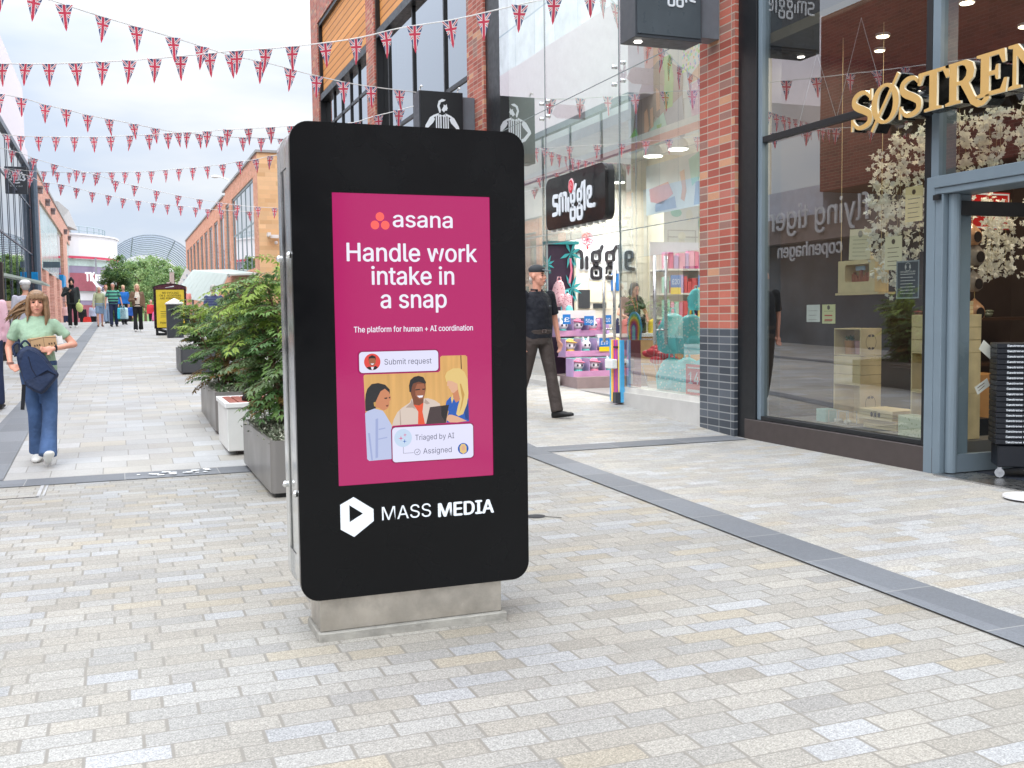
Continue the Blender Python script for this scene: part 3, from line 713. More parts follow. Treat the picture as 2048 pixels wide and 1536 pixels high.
for z in (2.346, 4.32): b.box(5.997, 6.008, 9.81, 16.1, z - 0.005, z + 0.005)
b.build('glass_joint', mat('grey_silicone', (132, 142, 142), 0.6), fr_)
PLTH = mat('pale_grey_plinth_stone', (196, 194, 190), 0.6, 0, 0.08, 3, dirt=0.12)
for ya, yb in ((9.80, 11.88), (14.2, 16.78)):
    b = MB(); b.box(5.97, 6.2, ya, yb, -0.05, 0.30); b.box(5.985, 6.2, ya, yb - 0.02, 0.30, 0.366, 1); b.build('shop_plinth', [PLTH, mat('plinth_cap', (214, 212, 206), 0.5)], bld)
for y in (11.8, 14.2):
    b = MB()
    for dy in (-0.12, 0.12):
        for dz in (-0.11, 0.11):
            b.tube([(6.06, y, 4.32), (6.05, y + dy * 0.6, 4.32 + dz * 0.7), (6.0, y + dy, 4.32 + dz)], [0.02, 0.014, 0.011], 8)
            b.tube([(5.97, y + dy, 4.32 + dz), (6.02, y + dy, 4.32 + dz)], [0.028, 0.024], 12)
    b.ell((6.07, y, 4.32), (0.035, 0.05, 0.05))
    sp = b.build('spider_fitting', STEEL, bld, smooth=True)
    b = MB(); b.poly([(6.12, 4.28), (6.2, 4.42), (6.66, 4.42), (6.66, 4.22), (6.2, 4.22)], front(y + 0.01), -0.02, 0.0)
    for k in range(5):
        for z in (4.255, 4.385): b.ell((6.24 + 0.09 * k, y - 0.012 + 0.02 * 0, z), (0.016, 0.012, 0.016), 8, 5)
    b.build('bracket_plate', mat('taupe_bracket_plate', (190, 176, 166), 0.5, 0.1), sp)
# shop interior shell
b = MB(); b.box(6.2, 12, 9.8, 16.2, -0.2, 0.205); b.build('shop_floor', mat('grey_shop_floor', (150, 148, 146), 0.35), bld)
b = MB(); b.box(6.14, 12, 16.2, 16.3, 0.2, 4.0); b.box(12, 12.1, 9.8, 16.2, 0.2, 4.0); b.box(6.72, 12, 9.81, 9.9, 0.2, 8.4)
b.build('shop_wall', PALEW, bld)
wb = MB()
for k in range(19): wb.box(6.3, 8.78, 16.185, 16.2, 0.9 + 0.16 * k, 1.05 + 0.16 * k)
wb.build('wall_boarding', mat('white_wall_boards', (238, 234, 224), 0.55), bld)
b = MB(); b.box(8.79, 12, 15.62, 16.2, 0.2, 4.0); b.build('cream_partition', CREAM, bld)
b = MB(); b.box(6.75, 12, 9.9, 16.2, 4.0, 4.15); b.build('shop_ceiling', mat('white_ceiling', (228, 236, 236), 0.7), bld)
b = MB(); b.box(9.0, 9.1, 9.9, 16.2, 4.15, 8.4); b.box(6.2, 9.0, 16.2, 16.3, 4.0, 8.4); b.build('upper_void_wall', mat('pale_blue_grey_wall', (226, 236, 234), 0.7), bld)
b = MB(); b.box(6.09, 6.13, 9.82, 16.08, 3.345, 3.425, 0); b.box(6.09, 6.13, 9.82, 16.08, 3.425, 3.50, 1); b.build('pink_trim_rail', [mat('salmon_pink_trim', (232, 150, 146), 0.4), mat('pale_rail', (226, 232, 232), 0.4)], bld)
# --- display-window shop, Y 2 .. 9.12
XG = 6.06
b = MB(); b.box(5.99, 6.3, 6.36, 8.98, -0.05, 0.205); b.build('window_plinth', DBROWN, bld, bevel=0.004)
b = MB()
b.box(6.0, 6.3, 8.80, 9.119, -0.05, 6.118, 0); b.box(6.0, 6.3, 6.46, 8.80, 5.9, 6.118, 0); b.box(6.03, 6.1, 6.52, 8.735, 2.975, 3.035, 0); b.box(6.02, 6.12, 6.52, 8.735, 0.206, 0.25, 0)
b.box(6.02, 6.12, 6.455, 6.52, 0.206, 5.9, 0); b.box(6.0, 6.3, 2.0, 6.46, 5.9, 6.118, 0)
b.build('window_frame', BLK, bld, bevel=0.003)
b = MB(); b.box(6.02, 6.12, 8.735, 8.80, 0.206, 5.9); b.box(5.985, 6.3, 6.365, 6.455, 0.0, 2.335); b.box(5.985, 6.3, 2.0, 6.365, 2.195, 2.245); b.box(5.97, 6.3, 2.0, 6.365, 2.245, 2.335); b.box(5.99, 6.28, 6.285, 6.365, 0.0, 2.195); b.box(6.02, 6.2, 6.37, 6.45, 2.335, 5.9)
b.build('door_frame', SLATE, bld, bevel=0.004)
MB().quad((XG, 8.735, 0.25), (XG, 6.52, 0.25), (XG, 6.52, 2.975), (XG, 8.735, 2.975)).build('display_pane', G_DARK, bld)
MB().quad((XG, 8.735, 3.035), (XG, 6.52, 3.035), (XG, 6.52, 5.9), (XG, 8.735, 5.9)).build('display_pane', G_DARK, bld)
MB().quad((XG, 6.37, 2.335), (XG, 2.0, 2.335), (XG, 2.0, 5.9), (XG, 6.37, 5.9)).build('fanlight_pane', G_DARK, bld)
dl = MB(); dl.tube([(6.075, 6.25, 0.02), (6.075, 6.25, 2.19)], 0.045, 14); dl.box(6.10, 6.86, 6.225, 6.275, 0.02, 0.16)
dl = dl.build('door', SLATE, bld)
b = MB(); b.box(6.11, 6.86, 6.23, 6.27, 2.03, 2.14); b.build('door_closer', BLK, dl)
MB().quad((6.11, 6.25, 0.16), (6.86, 6.25, 0.16), (6.86, 6.25, 2.03), (6.11, 6.25, 2.03)).build('door_glass', G_THIN, dl)
b = MB(); b.box(6.86, 6.9, 6.225, 6.275, 0.02, 2.14); b.build('door_stile', SLATE, dl)
b = MB(); b.box(5.96, 6.02, 6.30, 6.36, 2.15, 2.19); b.build('door_sensor', BLK, bld)
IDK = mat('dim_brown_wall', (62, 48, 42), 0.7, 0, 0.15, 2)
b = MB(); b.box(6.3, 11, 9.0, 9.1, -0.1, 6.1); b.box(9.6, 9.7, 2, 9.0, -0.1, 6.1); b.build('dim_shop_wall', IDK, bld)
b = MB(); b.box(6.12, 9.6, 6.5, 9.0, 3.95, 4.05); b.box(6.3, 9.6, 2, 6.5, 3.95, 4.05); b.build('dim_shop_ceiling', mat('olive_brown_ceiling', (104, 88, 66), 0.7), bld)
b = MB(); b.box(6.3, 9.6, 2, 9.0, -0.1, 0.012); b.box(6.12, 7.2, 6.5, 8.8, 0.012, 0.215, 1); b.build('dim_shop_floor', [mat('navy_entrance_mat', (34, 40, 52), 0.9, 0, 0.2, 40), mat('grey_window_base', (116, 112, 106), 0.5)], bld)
b = MB(); b.box(5.93, 6.28, 2.0, 6.285, 0.0, 0.014); b.build('threshold_strip', STEELB, bld)

def downlight(x, y, z, W, col=(1, 0.97, 0.93), r=0.09, shade=None, cone=True, lab='round white ceiling lamp glowing above the gift shop floor', grp='ceiling lamps in the gift shop', lm=LAMP):
    t = thing('ceiling_lamp', lab, 'lamp', (x, y, z), 0, grp)
    b = MB()
    if shade:
        b.loft([[Vector((x + rr * math.cos(2 * PI * k / 20), y + rr * math.sin(2 * PI * k / 20), z + zz)) for k in range(20)] for rr, zz in ((r * 1.02, 0.0), (r * 0.98, 0.06), (r * 0.7, 0.12), (r * 0.25, 0.16), (0.012, 0.18))], 0, False)
        b.tube([(x, y, z + 0.17), (x, y, z + 0.5)], 0.008, 6)
        b.build('lamp_shade', shade, t, smooth=True)
    else:
        b.cyl((x, y, z - 0.004), r * 1.15, 0.05, 20); b.build('lamp_housing', WHITE, t)
    b = MB(); b.cyl((x, y, z - 0.012), r * 0.93, 0.006, 20); b.build('lamp_diffuser', lm, t)
    if W:
        d = bpy.data.lights.new('lamp_light', 'AREA'); d.shape = 'DISK'; d.size = r * 1.8; d.energy = W; d.color = col
        o = bpy.data.objects.new('lamp_light', d); C.objects.link(o); o.parent = t; o.location = (0, 0, -0.03)
    return t
SHD = mat('pale_enamel_shade', (206, 212, 214), 0.3)
for y_, lb_ in ((12.0, 'added out of view lamp brightening the upper floor nearest the projecting sign'), (14.6, 'added out of view lamp brightening the upper floor above the black rounded sign')): downlight(7.4, y_, 7.6, 55, r=0.2, shade=SHD, lab=lb_, grp='added fill lamps of the upper floor')  # lamps added above the frame to brighten the room behind the upper glass
LB = ['white bell lamp hanging nearest the brick pier in the gift shop', 'white bell lamp second from the brick pier in the gift shop', 'white bell lamp over the far gift shop counter', 'white bell lamp beside the gift shop wall boards', 'white bell lamp in front of the cream partition', 'white bell lamp over the middle of the gift shop']
for (x, y, z), lb in zip(((6.75, 11.62, 3.39), (6.75, 12.28, 3.40), (7.3, 15.2, 3.5), (7.9, 15.6, 3.5), (9.2, 13.6, 3.5), (8.6, 12.2, 3.5)), LB):
    downlight(x, y, z, 40, r=0.13, shade=SHD, lab=lb)
for (x, y), lb in zip(((6.9, 7.0), (6.95, 8.1), (8.0, 7.4), (7.4, 5.2), (8.4, 4.6)), ('small round spotlight in the ceiling right behind the gold letters', 'small round spotlight in the ceiling near the dark window jamb', 'small round spotlight in the ceiling far behind the display window', 'small round spotlight above the shop doorway', 'small round spotlight deep inside the doorway')):
    downlight(x, y, 3.93, 20, col=(1, 0.84, 0.62), r=0.06, lab=lb, grp='ceiling lamps in the display shop', lm=LAMPW)
downlight(7.3, 8.55, 3.93, 6, col=(1, 0.9, 0.75), r=0.05, lab='small round spotlight in the ceiling corner by the party wall', grp='ceiling lamps in the display shop', lm=LAMPW)

# ------------------------------------------------------------------ shop signs
LET = {
    's': ([[(0.60, 0.97), (0.16, 1.0), (0.08, 0.92), (0.08, 0.62), (0.15, 0.54), (0.54, 0.50), (0.62, 0.42), (0.62, 0.10), (0.54, 0.02), (0.04, 0.0)]], 0.84),
    'm': ([[(0.05, -0.02), (0.05, 0.92), (0.14, 1.0), (0.36, 1.0), (0.45, 0.92), (0.45, 0.14)], [(0.45, 0.9), (0.56, 1.0), (0.76, 1.0), (0.85, 0.92), (0.85, 0.1)]], 1.06),
    'i': ([[(0.08, 0.08), (0.08, 0.66)]], 0.30),
    'g': ([[(0.10, 0.44), (0.10, 0.97), (0.52, 0.97), (0.52, 0.44), 'c'], [(0.52, 0.97), (0.66, 1.28)], [(0.31, 0.40), (0.31, 0.12)], [(0.06, -0.48), (0.06, 0.10), (0.58, 0.10), (0.58, -0.48), 'c']], 0.80),
    'l': ([[(0.10, -0.05), (0.08, 1.32)]], 0.34),
    'e': ([[(0.1, 0.5), (0.46, 0.52), (0.48, 0.96), (0.1, 0.98), (0.1, 0.08), (0.56, 0.02)]], 0.74), '.': ([[(0.02, 0.02), (0.1, 0.02)]], 0.2)}
def rounded(P, r):
    P = [Vector(p) for p in P]; out = [P[0]]
    for a, q, c in zip(P, P[1:], P[2:]):
        d0, d1 = (a - q), (c - q); k0, k1 = min(r, d0.length * 0.45), min(r, d1.length * 0.45); p0, p1 = q + d0.normalized() * k0, q + d1.normalized() * k1
        out += [p0 * (1 - t) ** 2 + q * 2 * t * (1 - t) + p1 * t * t for t in (0, 0.33, 0.67, 1)]
    return [tuple(p) for p in out + [P[-1]]]
def logo(b, F, u0, v0, h, text, w=0.17, d0=0.0, d1=None, mi=0, side=None, sx=1.0, slope=0.0):
    x = 0.0
    for ch in text:
        st, adv = LET[ch]
        for P in st:
            cl = P[-1] == 'c'
            P = [p for p in P if p != 'c']
            if cl: P = rrect(P[0][0], P[2][0], min(P[0][1], P[1][1]), max(P[0][1], P[1][1]), 0.15, 4)
            elif len(P) > 3: P = rounded(P, 0.14)
            Q = [(u0 + (x + p[0]) * h * sx, v0 + p[1] * h) for p in P]
            b.ribbon(Q, w * h, F, d0, d1, mi, side, closed=cl)
            if not cl:
                for e in (Q[0], Q[-1]): b.poly(circle(e[0], e[1], w * h * 0.5, 12), F, d0, None if d1 is None else d1 - 0.0006, mi, side)
        x += adv
    return x * h * sx
ROSE = mat('rose_red', (214, 30, 58), 0.4); ROSED = mat('rose_outline', (250, 210, 214), 0.4)
def rose(b, F, u, v, r, d, m0, m1):
    b.poly([(u + r * (1 + 0.1 * (k % 2)) * 0.8 * math.cos(2 * PI * k / 14), v + r * (1 + 0.1 * (k % 2)) * math.sin(2 * PI * k / 14)) for k in range(14)], F, d, d + 0.012, m1)
    b.poly([(u + r * 0.66 * (1 + 0.1 * (k % 2)) * math.cos(2 * PI * k / 14), v + r * 0.84 * (1 + 0.1 * (k % 2)) * math.sin(2 * PI * k / 14)) for k in range(14)], F, d + 0.0125, d + 0.015, m0)
    for q in (0.5, 0.28): b.ribbon([(u + r * q * 0.75 * math.cos(a * 0.7), v + r * q * math.sin(a * 0.7)) for a in range(9)], r * 0.07, F, d + 0.0155, None, m1)
sgn = thing('fascia_sign', 'glossy black rounded sign box with white lettering and a red rose on the shop glass', 'sign', (5.9, 12.87, 2.5))
FX = street(5.85)
GLB = mat('glossy_black_acrylic', (16, 16, 18), 0.05, 0, 0.02, spec=0.5, bump=0.12, bsc=2.0)
b = MB(); b.poly(rrect(-13.84, -11.90, 2.51, 3.24, 0.13, 8), FX, -0.045, 0.0); b.build('sign_face', GLB, sgn, bevel=0.01, seg=2)
b = MB(); b.poly(rrect(-13.83, -11.91, 2.52, 3.23, 0.125, 8), FX, -0.14, -0.0455); b.build('sign_box', BLK, sgn)
b = MB(); logo(b, FX, -13.57, 2.715, 0.255, 'smiggle.', 0.23, 0.004, 0.016, 0, 1, sx=1.08); b.build('sign_lettering', [PRINTW, mat('white_letter_edge', (206, 212, 218), 0.5)], sgn)
b = MB(); rose(b, FX, -12.93, 3.045, 0.10, 0.004, 0, 1); b.build('rose_emblem', [ROSE, ROSED], sgn)
b = MB()
for k in range(9): b.box(5.86, 5.93, 12.05 + 0.2 * k, 12.05 + 0.2 * k + 0.05, 2.485, 2.512)
b.build('fixing_lug', WHITE, sgn)
# projecting box sign
def box_sign(name, label, x0, x1, y0, y1, z0, z1, lampx):
    t = thing(name, label, 'sign', (x1, y0, z0))
    c = MB(); c.box(x0, x1, y0, y1, z0, z1); c = c.build('sign_case', CHAR, t, bevel=0.004)
    MB().box(x0 + 0.02, x1 - 0.02, y0 - 0.012, y0 - 0.001, z0 + 0.035, z1 - 0.03).build('sign_face', mat('slate_grey_sign_face', (72, 80, 86), 0.32), t)
    m = MB(); m.box(x1, 5.955, y0 + 0.06, y1 - 0.06, z0 + 0.07, z1 - 0.06); m.build('wall_mount', mat('grey_sign_mount', (104, 112, 120), 0.4), t)
    if lampx is not None:
        l = MB(); l.cyl((lampx, (y0 + y1) / 2, z0 - 0.008), 0.04, 0.0075, 20); l.build('sign_lamp', LAMP, t)
    return t
ps = box_sign('projecting_sign', 'dark grey box sign with white lettering sticking out from the near brick pier', 4.94, 5.71, 9.35, 9.68, 4.075, 4.95, 5.06)
b = MB(); FP = front(9.337); logo(b, FP, 5.03, 4.47, 0.125, 'smiggle', 0.165, 0.0005, 0.008, 0, 0); b.build('sign_lettering', PRINTW, ps)
b = MB(); rose(b, FP, 5.30, 4.69, 0.06, 0.001, 0, 1); b.build('rose_emblem', [ROSE, ROSED], ps)
js = box_sign('projecting_sign', 'black box sign with a white striped figure emblem sticking out above the kiosk', 4.93, 5.72, 17.2, 17.55, 4.0, 5.16, None)
b = MB(); b.box(4.945, 5.705, 17.17, 17.186, 4.02, 5.145); b.build('black_face', BLK, js)
FJ = front(17.168); b = MB()
cu = 5.33
def jp(P, d=0.0): b.poly([(cu + p[0], 4.62 + p[1]) for p in P], FJ, d, None)
jp([(-0.05, 0.17), (-0.085, 0.28), (-0.06, 0.37), (0.0, 0.41), (0.07, 0.395), (0.04, 0.37), (-0.02, 0.35), (-0.045, 0.29), (-0.02, 0.21), (-0.03, 0.17)])
jp([(-0.01, 0.22), (0.03, 0.285), (0.03, 0.315), (0.06, 0.30), (0.085, 0.325), (0.092, 0.275), (0.105, 0.25), (0.09, 0.243), (0.09, 0.215), (0.055, 0.21), (0.035, 0.18)])
jp([(-0.06, 0.165), (-0.15, 0.13), (-0.22, 0.085), (-0.30, -0.05), (-0.31, -0.10), (-0.20, -0.24), (-0.13, -0.27), (-0.12, -0.21), (-0.165, -0.19), (-0.25, -0.09), (-0.16, 0.0), (-0.13, 0.06), (-0.15, 0.09), (-0.06, 0.13)])
jp([(0.06, 0.165), (0.15, 0.13), (0.22, 0.085), (0.30, -0.05), (0.31, -0.10), (0.20, -0.24), (0.13, -0.27), (0.12, -0.21), (0.165, -0.19), (0.25, -0.09), (0.16, 0.0), (0.13, 0.06), (0.15, 0.09), (0.06, 0.13)])
for x in (-0.115, -0.075, -0.035, 0.015, 0.055, 0.095): jp([(x, 0.13), (x + 0.022, 0.13), (x + 0.022, -0.30), (x, -0.30)], 0.0006)
jp([(-0.05, 0.15), (0.0, 0.125), (0.05, 0.15), (0.05, 0.10), (0.0, 0.115), (-0.05, 0.10)], 0.0012)
b.build('striped_figure_emblem', PRINTW, js)
for x in (4.98, 5.66):
    b = MB(); b.tube([(x, 17.3, 5.16), (x, 17.3, 5.22), (x, 17.22, 5.245), (x, 17.16, 5.215)], 0.013, 8); b.build('swan_neck_lamp', WHITE, js)

# gold letters over the display window
US = {1706: -7.11, 1750: -6.84, 1800: -6.56, 1803: -6.54, 1848: -6.30}
def arcpts(cx, cy, rx, ry, a0, a1, n=14): return [(cx + rx * math.cos(rad(a0 + (a1 - a0) * k / n)), cy + ry * math.sin(rad(a0 + (a1 - a0) * k / n))) for k in range(n + 1)]
def S_(b, F, u, w, h, d0, d1, v=0.0, mi=0, sd=1):
    P = smooth_path([(0.86, 0.76), (0.66, 0.93), (0.42, 0.955), (0.20, 0.86), (0.17, 0.70), (0.32, 0.58), (0.60, 0.46), (0.82, 0.32), (0.80, 0.12), (0.56, 0.03), (0.30, 0.05), (0.10, 0.24)], 4)
    n = len(P); ws = [0.085 + 0.125 * math.sin(PI * k / (n - 1)) ** 1.4 for k in range(n)]
    b.ribbon([(u + p[0] * w, v + p[1] * h) for p in P], 1, F, d0, d1, mi, sd, ws=[x * h * 0.95 for x in ws])
    b.poly([(u + x * w, v + y * h) for x, y in ((0.80, 0.70), (0.90, 0.70), (0.90, 1.0), (0.84, 1.0))], F, d0 + 0.0004, d1 + 0.0004, mi, sd)
    b.poly([(u + x * w, v + y * h) for x, y in ((0.05, 0.30), (0.15, 0.30), (0.10, -0.03), (0.04, -0.03))], F, d0 + 0.0004, d1 + 0.0004, mi, sd)
def poly_letter(b, F, P, u, w, h, d0, d1, v=0.0, holes=(), mi=0, sd=1):
    b.poly([(u + p[0] * w, v + p[1] * h) for p in P], F, d0, d1, mi, sd, holes=[[(u + p[0] * w, v + p[1] * h) for p in q] for q in holes])
T_P = [(0.22, 0.0), (0.78, 0.0), (0.78, 0.06), (0.62, 0.09), (0.62, 0.91), (0.80, 0.91), (0.90, 0.70), (1.0, 0.72), (0.97, 1.0), (0.03, 1.0), (0.0, 0.72), (0.10, 0.70), (0.20, 0.91), (0.38, 0.91), (0.38, 0.09), (0.22, 0.06)]
E_P = [(0.0, 0.0), (0.95, 0.0), (1.0, 0.32), (0.9, 0.33), (0.78, 0.10), (0.42, 0.10), (0.42, 0.46), (0.60, 0.46), (0.64, 0.34), (0.72, 0.34), (0.72, 0.68), (0.64, 0.68), (0.60, 0.56), (0.42, 0.56), (0.42, 0.90), (0.72, 0.90), (0.84, 0.68), (0.94, 0.70), (0.90, 1.0), (0.0, 1.0), (0.0, 0.94), (0.14, 0.91), (0.14, 0.09), (0.0, 0.06)]
N_P = [(0.0, 0.0), (0.34, 0.0), (0.34, 0.06), (0.22, 0.09), (0.22, 0.74), (0.80, 0.0), (0.88, 0.0), (0.88, 0.91), (1.0, 0.94), (1.0, 1.0), (0.66, 1.0), (0.66, 0.94), (0.78, 0.91), (0.78, 0.30), (0.24, 1.0), (0.0, 1.0), (0.0, 0.94), (0.12, 0.91), (0.12, 0.09), (0.0, 0.06)]
R_P = [(0.0, 0.0), (0.46, 0.0), (0.46, 0.06), (0.34, 0.09), (0.34, 0.44), (0.44, 0.44), (0.62, 0.14), (0.74, -0.08), (0.92, -0.20), (1.12, -0.18), (1.26, -0.06), (1.24, 0.05), (1.16, 0.03), (1.06, -0.07), (0.96, -0.04), (0.84, 0.12), (0.68, 0.44), (0.80, 0.54), (0.84, 0.72), (0.78, 0.90), (0.60, 1.0), (0.0, 1.0), (0.0, 0.94), (0.12, 0.91), (0.12, 0.09), (0.0, 0.06)]
R_H = [(0.34, 0.53), (0.50, 0.53), (0.60, 0.62), (0.62, 0.74), (0.56, 0.86), (0.46, 0.91), (0.34, 0.91)]
gl = thing('gold_letter_sign', 'large gold serif letters with cream edges mounted over the display window', 'sign', (5.85, 6.3, 2.7))
def letters(b, d0, d1, mi, sd):
    F = street(5.80)
    v, h = 2.80, 0.30
    S_(b, F, -7.12, 0.29, h, d0, d1, v, mi, sd)
    O = circle(0.5, 0.5, 0.5, 36, 0.53); I = circle(0.5, 0.5, 0.29, 36, 0.44)
    poly_letter(b, F, O, -6.86, 0.315, h, d0, d1, v, [I], mi, sd)
    b.ribbon([(-6.855, v - 0.05), (-6.555, v + h + 0.06)], 0.03, F, d0 + 0.0006, d1 + 0.0006, mi, sd)
    S_(b, F, -6.555, 0.27, h, d0, d1, v, mi, sd)
    poly_letter(b, F, T_P, -6.345, 0.325, h, d0, d1, v, (), mi, sd)
    poly_letter(b, F, R_P, -6.06, 0.33, h, d0, d1, v, [R_H], mi, sd)
    poly_letter(b, F, E_P, -5.765, 0.275, h, d0, d1, v, (), mi, sd)
    poly_letter(b, F, N_P, -5.485, 0.33, h, d0, d1, v, (), mi, sd)
    poly_letter(b, F, E_P, -5.14, 0.275, h, d0, d1, v, (), mi, sd)
b = MB(); letters(b, 0.0, 0.02, 0, 1); b.build('letter_face', [GLDF, GLDE], gl)
b = MB(); letters(b, -0.13, -0.001, 0, 0); b.build('letter_body', mat('black_letter_returns', (20, 20, 20), 0.25), gl)
b = MB(); b.box(5.97, 6.0, 4.6, 7.1, 2.87, 2.92); b.build('mounting_rail', BLK, gl)

# door handles of the glass doors
for y in (10.76, 12.12):
    t = thing('door_handle_pair', 'pair of tall steel bar handles on the glass beside the ' + ('brick pier' if y < 11 else 'rainbow totem'), 'door handle', (6.0, y, 0.95), 0, 'steel bar handles on the shop glass')
    for x in (5.93, 6.08):
        b = MB(); b.tube([(x, y, 0.93), (x, y, 1.98)], 0.02, 12)
        for z in (1.1, 1.8): b.tube([(x, y, z), (6.0, y, z)], 0.012, 8)
        b.build('handle_bar', STEELB, t, smooth=True)

# ------------------------------------------------------------------ brick shops, far right
fb = thing('far_shop_building', 'long orange brick building with tall windows and a buff brick gable beyond the planters', 'building', (5.2, 40, 0.8))
OBR = stone_mat('orange_brick', 0.225, 0.075, 0.5, 0, 0, 0.005, 0.006, [(0, lin((222, 158, 130))), (0.4, lin((228, 168, 142))), (0.75, lin((215, 150, 122)))], lin((216, 180, 156)) + (1,), speck=0.05, stain=0.08, axes=(1, 2), rough=0.8, seed=21.0)
FRM = mat('pale_grey_window_frame', (150, 166, 172), 0.4)
XF = 5.0; H1, H2 = 7.45, 7.25
bays = []   # (y0, y1, ztop)
y = 40.0
W = [(40.75, 48.8, 6.72, 5), (50.0, 51.7, 6.72, 1)] + [(52.6 + 3.35 * k, 52.6 + 3.35 * k + 2.3, 6.45, 1) for k in range(9)]
b = MB()
edges = [39.4] + [e for w in W for e in (w[0], w[1])] + [83.0]
for a, c in zip(edges[0::2], edges[1::2]): b.box(XF, XF + 0.5, a, c, -1.0, H1 if c < 52.5 else H2, 0)
for w in W:
    b.box(XF + 0.003, XF + 0.5, w[0], w[1], w[2], H1 if w[1] < 52.5 else H2, 0); b.box(XF + 0.003, XF + 0.5, w[0], w[1], -1.0, 3.25, 0)
b.build('brick_front', OBR, fb)
b = MB(); b.box(XF - 0.004, 18, 39.34, 39.399, -1.0, H1 - 0.003); b.build('buff_gable', M_BUFF, fb)
b = MB(); b.box(XF - 0.06, 18, 39.28, 52.5, H1, H1 + 0.09); b.box(XF - 0.06, 18, 52.5, 83.0, H2, H2 + 0.09); b.build('roof_coping', mat('grey_coping', (158, 160, 160), 0.6), fb)
for (a, c, zt, n) in W:
    f = MB(); f.box(XF + 0.05, XF + 0.10, a, a + 0.09, 3.25, zt); f.box(XF + 0.05, XF + 0.10, c - 0.09, c, 3.25, zt); f.box(XF + 0.05, XF + 0.10, a + 0.09, c - 0.09, zt - 0.1, zt)
    if n > 1:
        for k in range(1, n): yy = a + (c - a) * k / n; f.box(XF + 0.06, XF + 0.09, yy - 0.05, yy + 0.05, 3.25, zt - 0.1)
        f.box(XF + 0.065, XF + 0.085, a, c, 5.0, 5.07)
    f = f.build('window', FRM, fb)
    MB().quad((XF + 0.08, c, 3.25), (XF + 0.08, a, 3.25), (XF + 0.08, a, zt), (XF + 0.08, c, zt)).build('window_pane', G_FAR, f)
MB().box(8.0, 8.1, 40, 83, 0, 7).build('interior_wall', mat('far_interior', (160, 170, 174), 0.8), fb)
for (x, z) in ((5.32, 4.36), (5.62, 4.12)):
    t = thing('security_camera', 'white security camera on the buff gable' + (', upper one at the corner' if x < 5.5 else ', lower small dome'), 'security camera', (x, 39.4, z))
    b = MB()
    if x < 5.5:
        b.tube([(x, 39.38, z), (x, 39.2, z)], 0.04, 8); b.obox((x, 39.1, z + 0.05), (0.12, 0.3, 0.12)); b.obox((x + 0.22, 39.2, z - 0.02), (0.3, 0.14, 0.12))
    else: b.ell((x, 39.35, z), (0.07, 0.07, 0.07))
    b.build('camera_housing', WHITE, t)
b = MB(); b.tube([(5.05, 50.2, 7.54), (5.05, 50.2, 7.8), (4.6, 50.2, 7.95)], 0.03, 6); b.ell((4.45, 50.2, 7.93), (0.2, 0.1, 0.07)); b.build('security_camera', WHITE, label='white camera on a bent arm above the orange brick roof edge', cat='security camera')
# sloping glazed awning in front
aw = thing('market_awning', 'pale grey sloping awning on posts in front of the orange brick building', 'awning', (3, 44, 1))
AWN = mat('pale_sage_canvas', (196, 206, 200), 0.7, 0, 0.05)
b = MB()
def awp(f, v): return Vector((3.30 + (2.35 - 3.30) * f, 40 + 10 * f, 1.89 + 0.48 * f)) * (1 - v) + Vector((3.88 + (3.28 - 3.88) * f, 40 + 10 * f, 2.97 + 0.60 * f)) * v
for k in range(9):
    f0, f1 = k / 9, (k + 0.96) / 9
    b.loft([[awp(f0, 0), awp(f0, 1), awp(f0, 1) + Vector((0.06, 0, 0.02)), awp(f0, 0) + Vector((0.06, 0, -0.02))], [awp(f1, 0), awp(f1, 1), awp(f1, 1) + Vector((0.06, 0, 0.02)), awp(f1, 0) + Vector((0.06, 0, -0.02))]])
b.loft([[awp(0, 1), awp(0, 1) + Vector((1.1, 0, 0.05)), awp(0, 1) + Vector((1.1, 0, -0.02)), awp(0, 1) + Vector((0, 0, -0.06))], [awp(1, 1), awp(1, 1) + Vector((1.7, 0, 0.05)), awp(1, 1) + Vector((1.7, 0, -0.02)), awp(1, 1) + Vector((0, 0, -0.06))]])
b.build('canvas', AWN, aw)
for f in (0.02, 0.5, 0.98):
    p = awp(f, 0); b = MB(); b.tube([(p.x + 0.1, p.y, gz(p.y)), (p.x + 0.1, p.y, p.z + 0.1)], 0.04, 8); b.build('post', FRM, aw)
wh = thing('sloping_white_stair', 'white sloping slotted beam and pale column beyond the grey awning', 'footbridge', (3, 54, 1))
b = MB(); b.loft([[Vector((x, y, z)) for x, z in ((2.34, 2.14), (3.23, 3.85), (3.46, 3.63), (2.56, 2.14))] for y in (53.8, 54.1)]); b.build('sloping_beam', WHITE, wh)
b = MB()
for k in range(6):
    f = 0.12 + 0.14 * k; x, z = 2.34 + 0.95 * f + 0.12, 2.14 + 1.65 * f; b.box(x - 0.03, x + 0.05, 53.77, 53.79, z - 0.08, z + 0.03)
b.build('slot', mat('sky_grey_slot', (176, 186, 196), 0.5), wh)
b = MB(); b.box(2.55, 2.78, 60, 60.4, 0.2, 3.35); b.box(2.72, 2.95, 60, 60.4, 3.0, 3.9, 0); b.build('column', mat('taupe_column', (186, 174, 168), 0.6), wh)

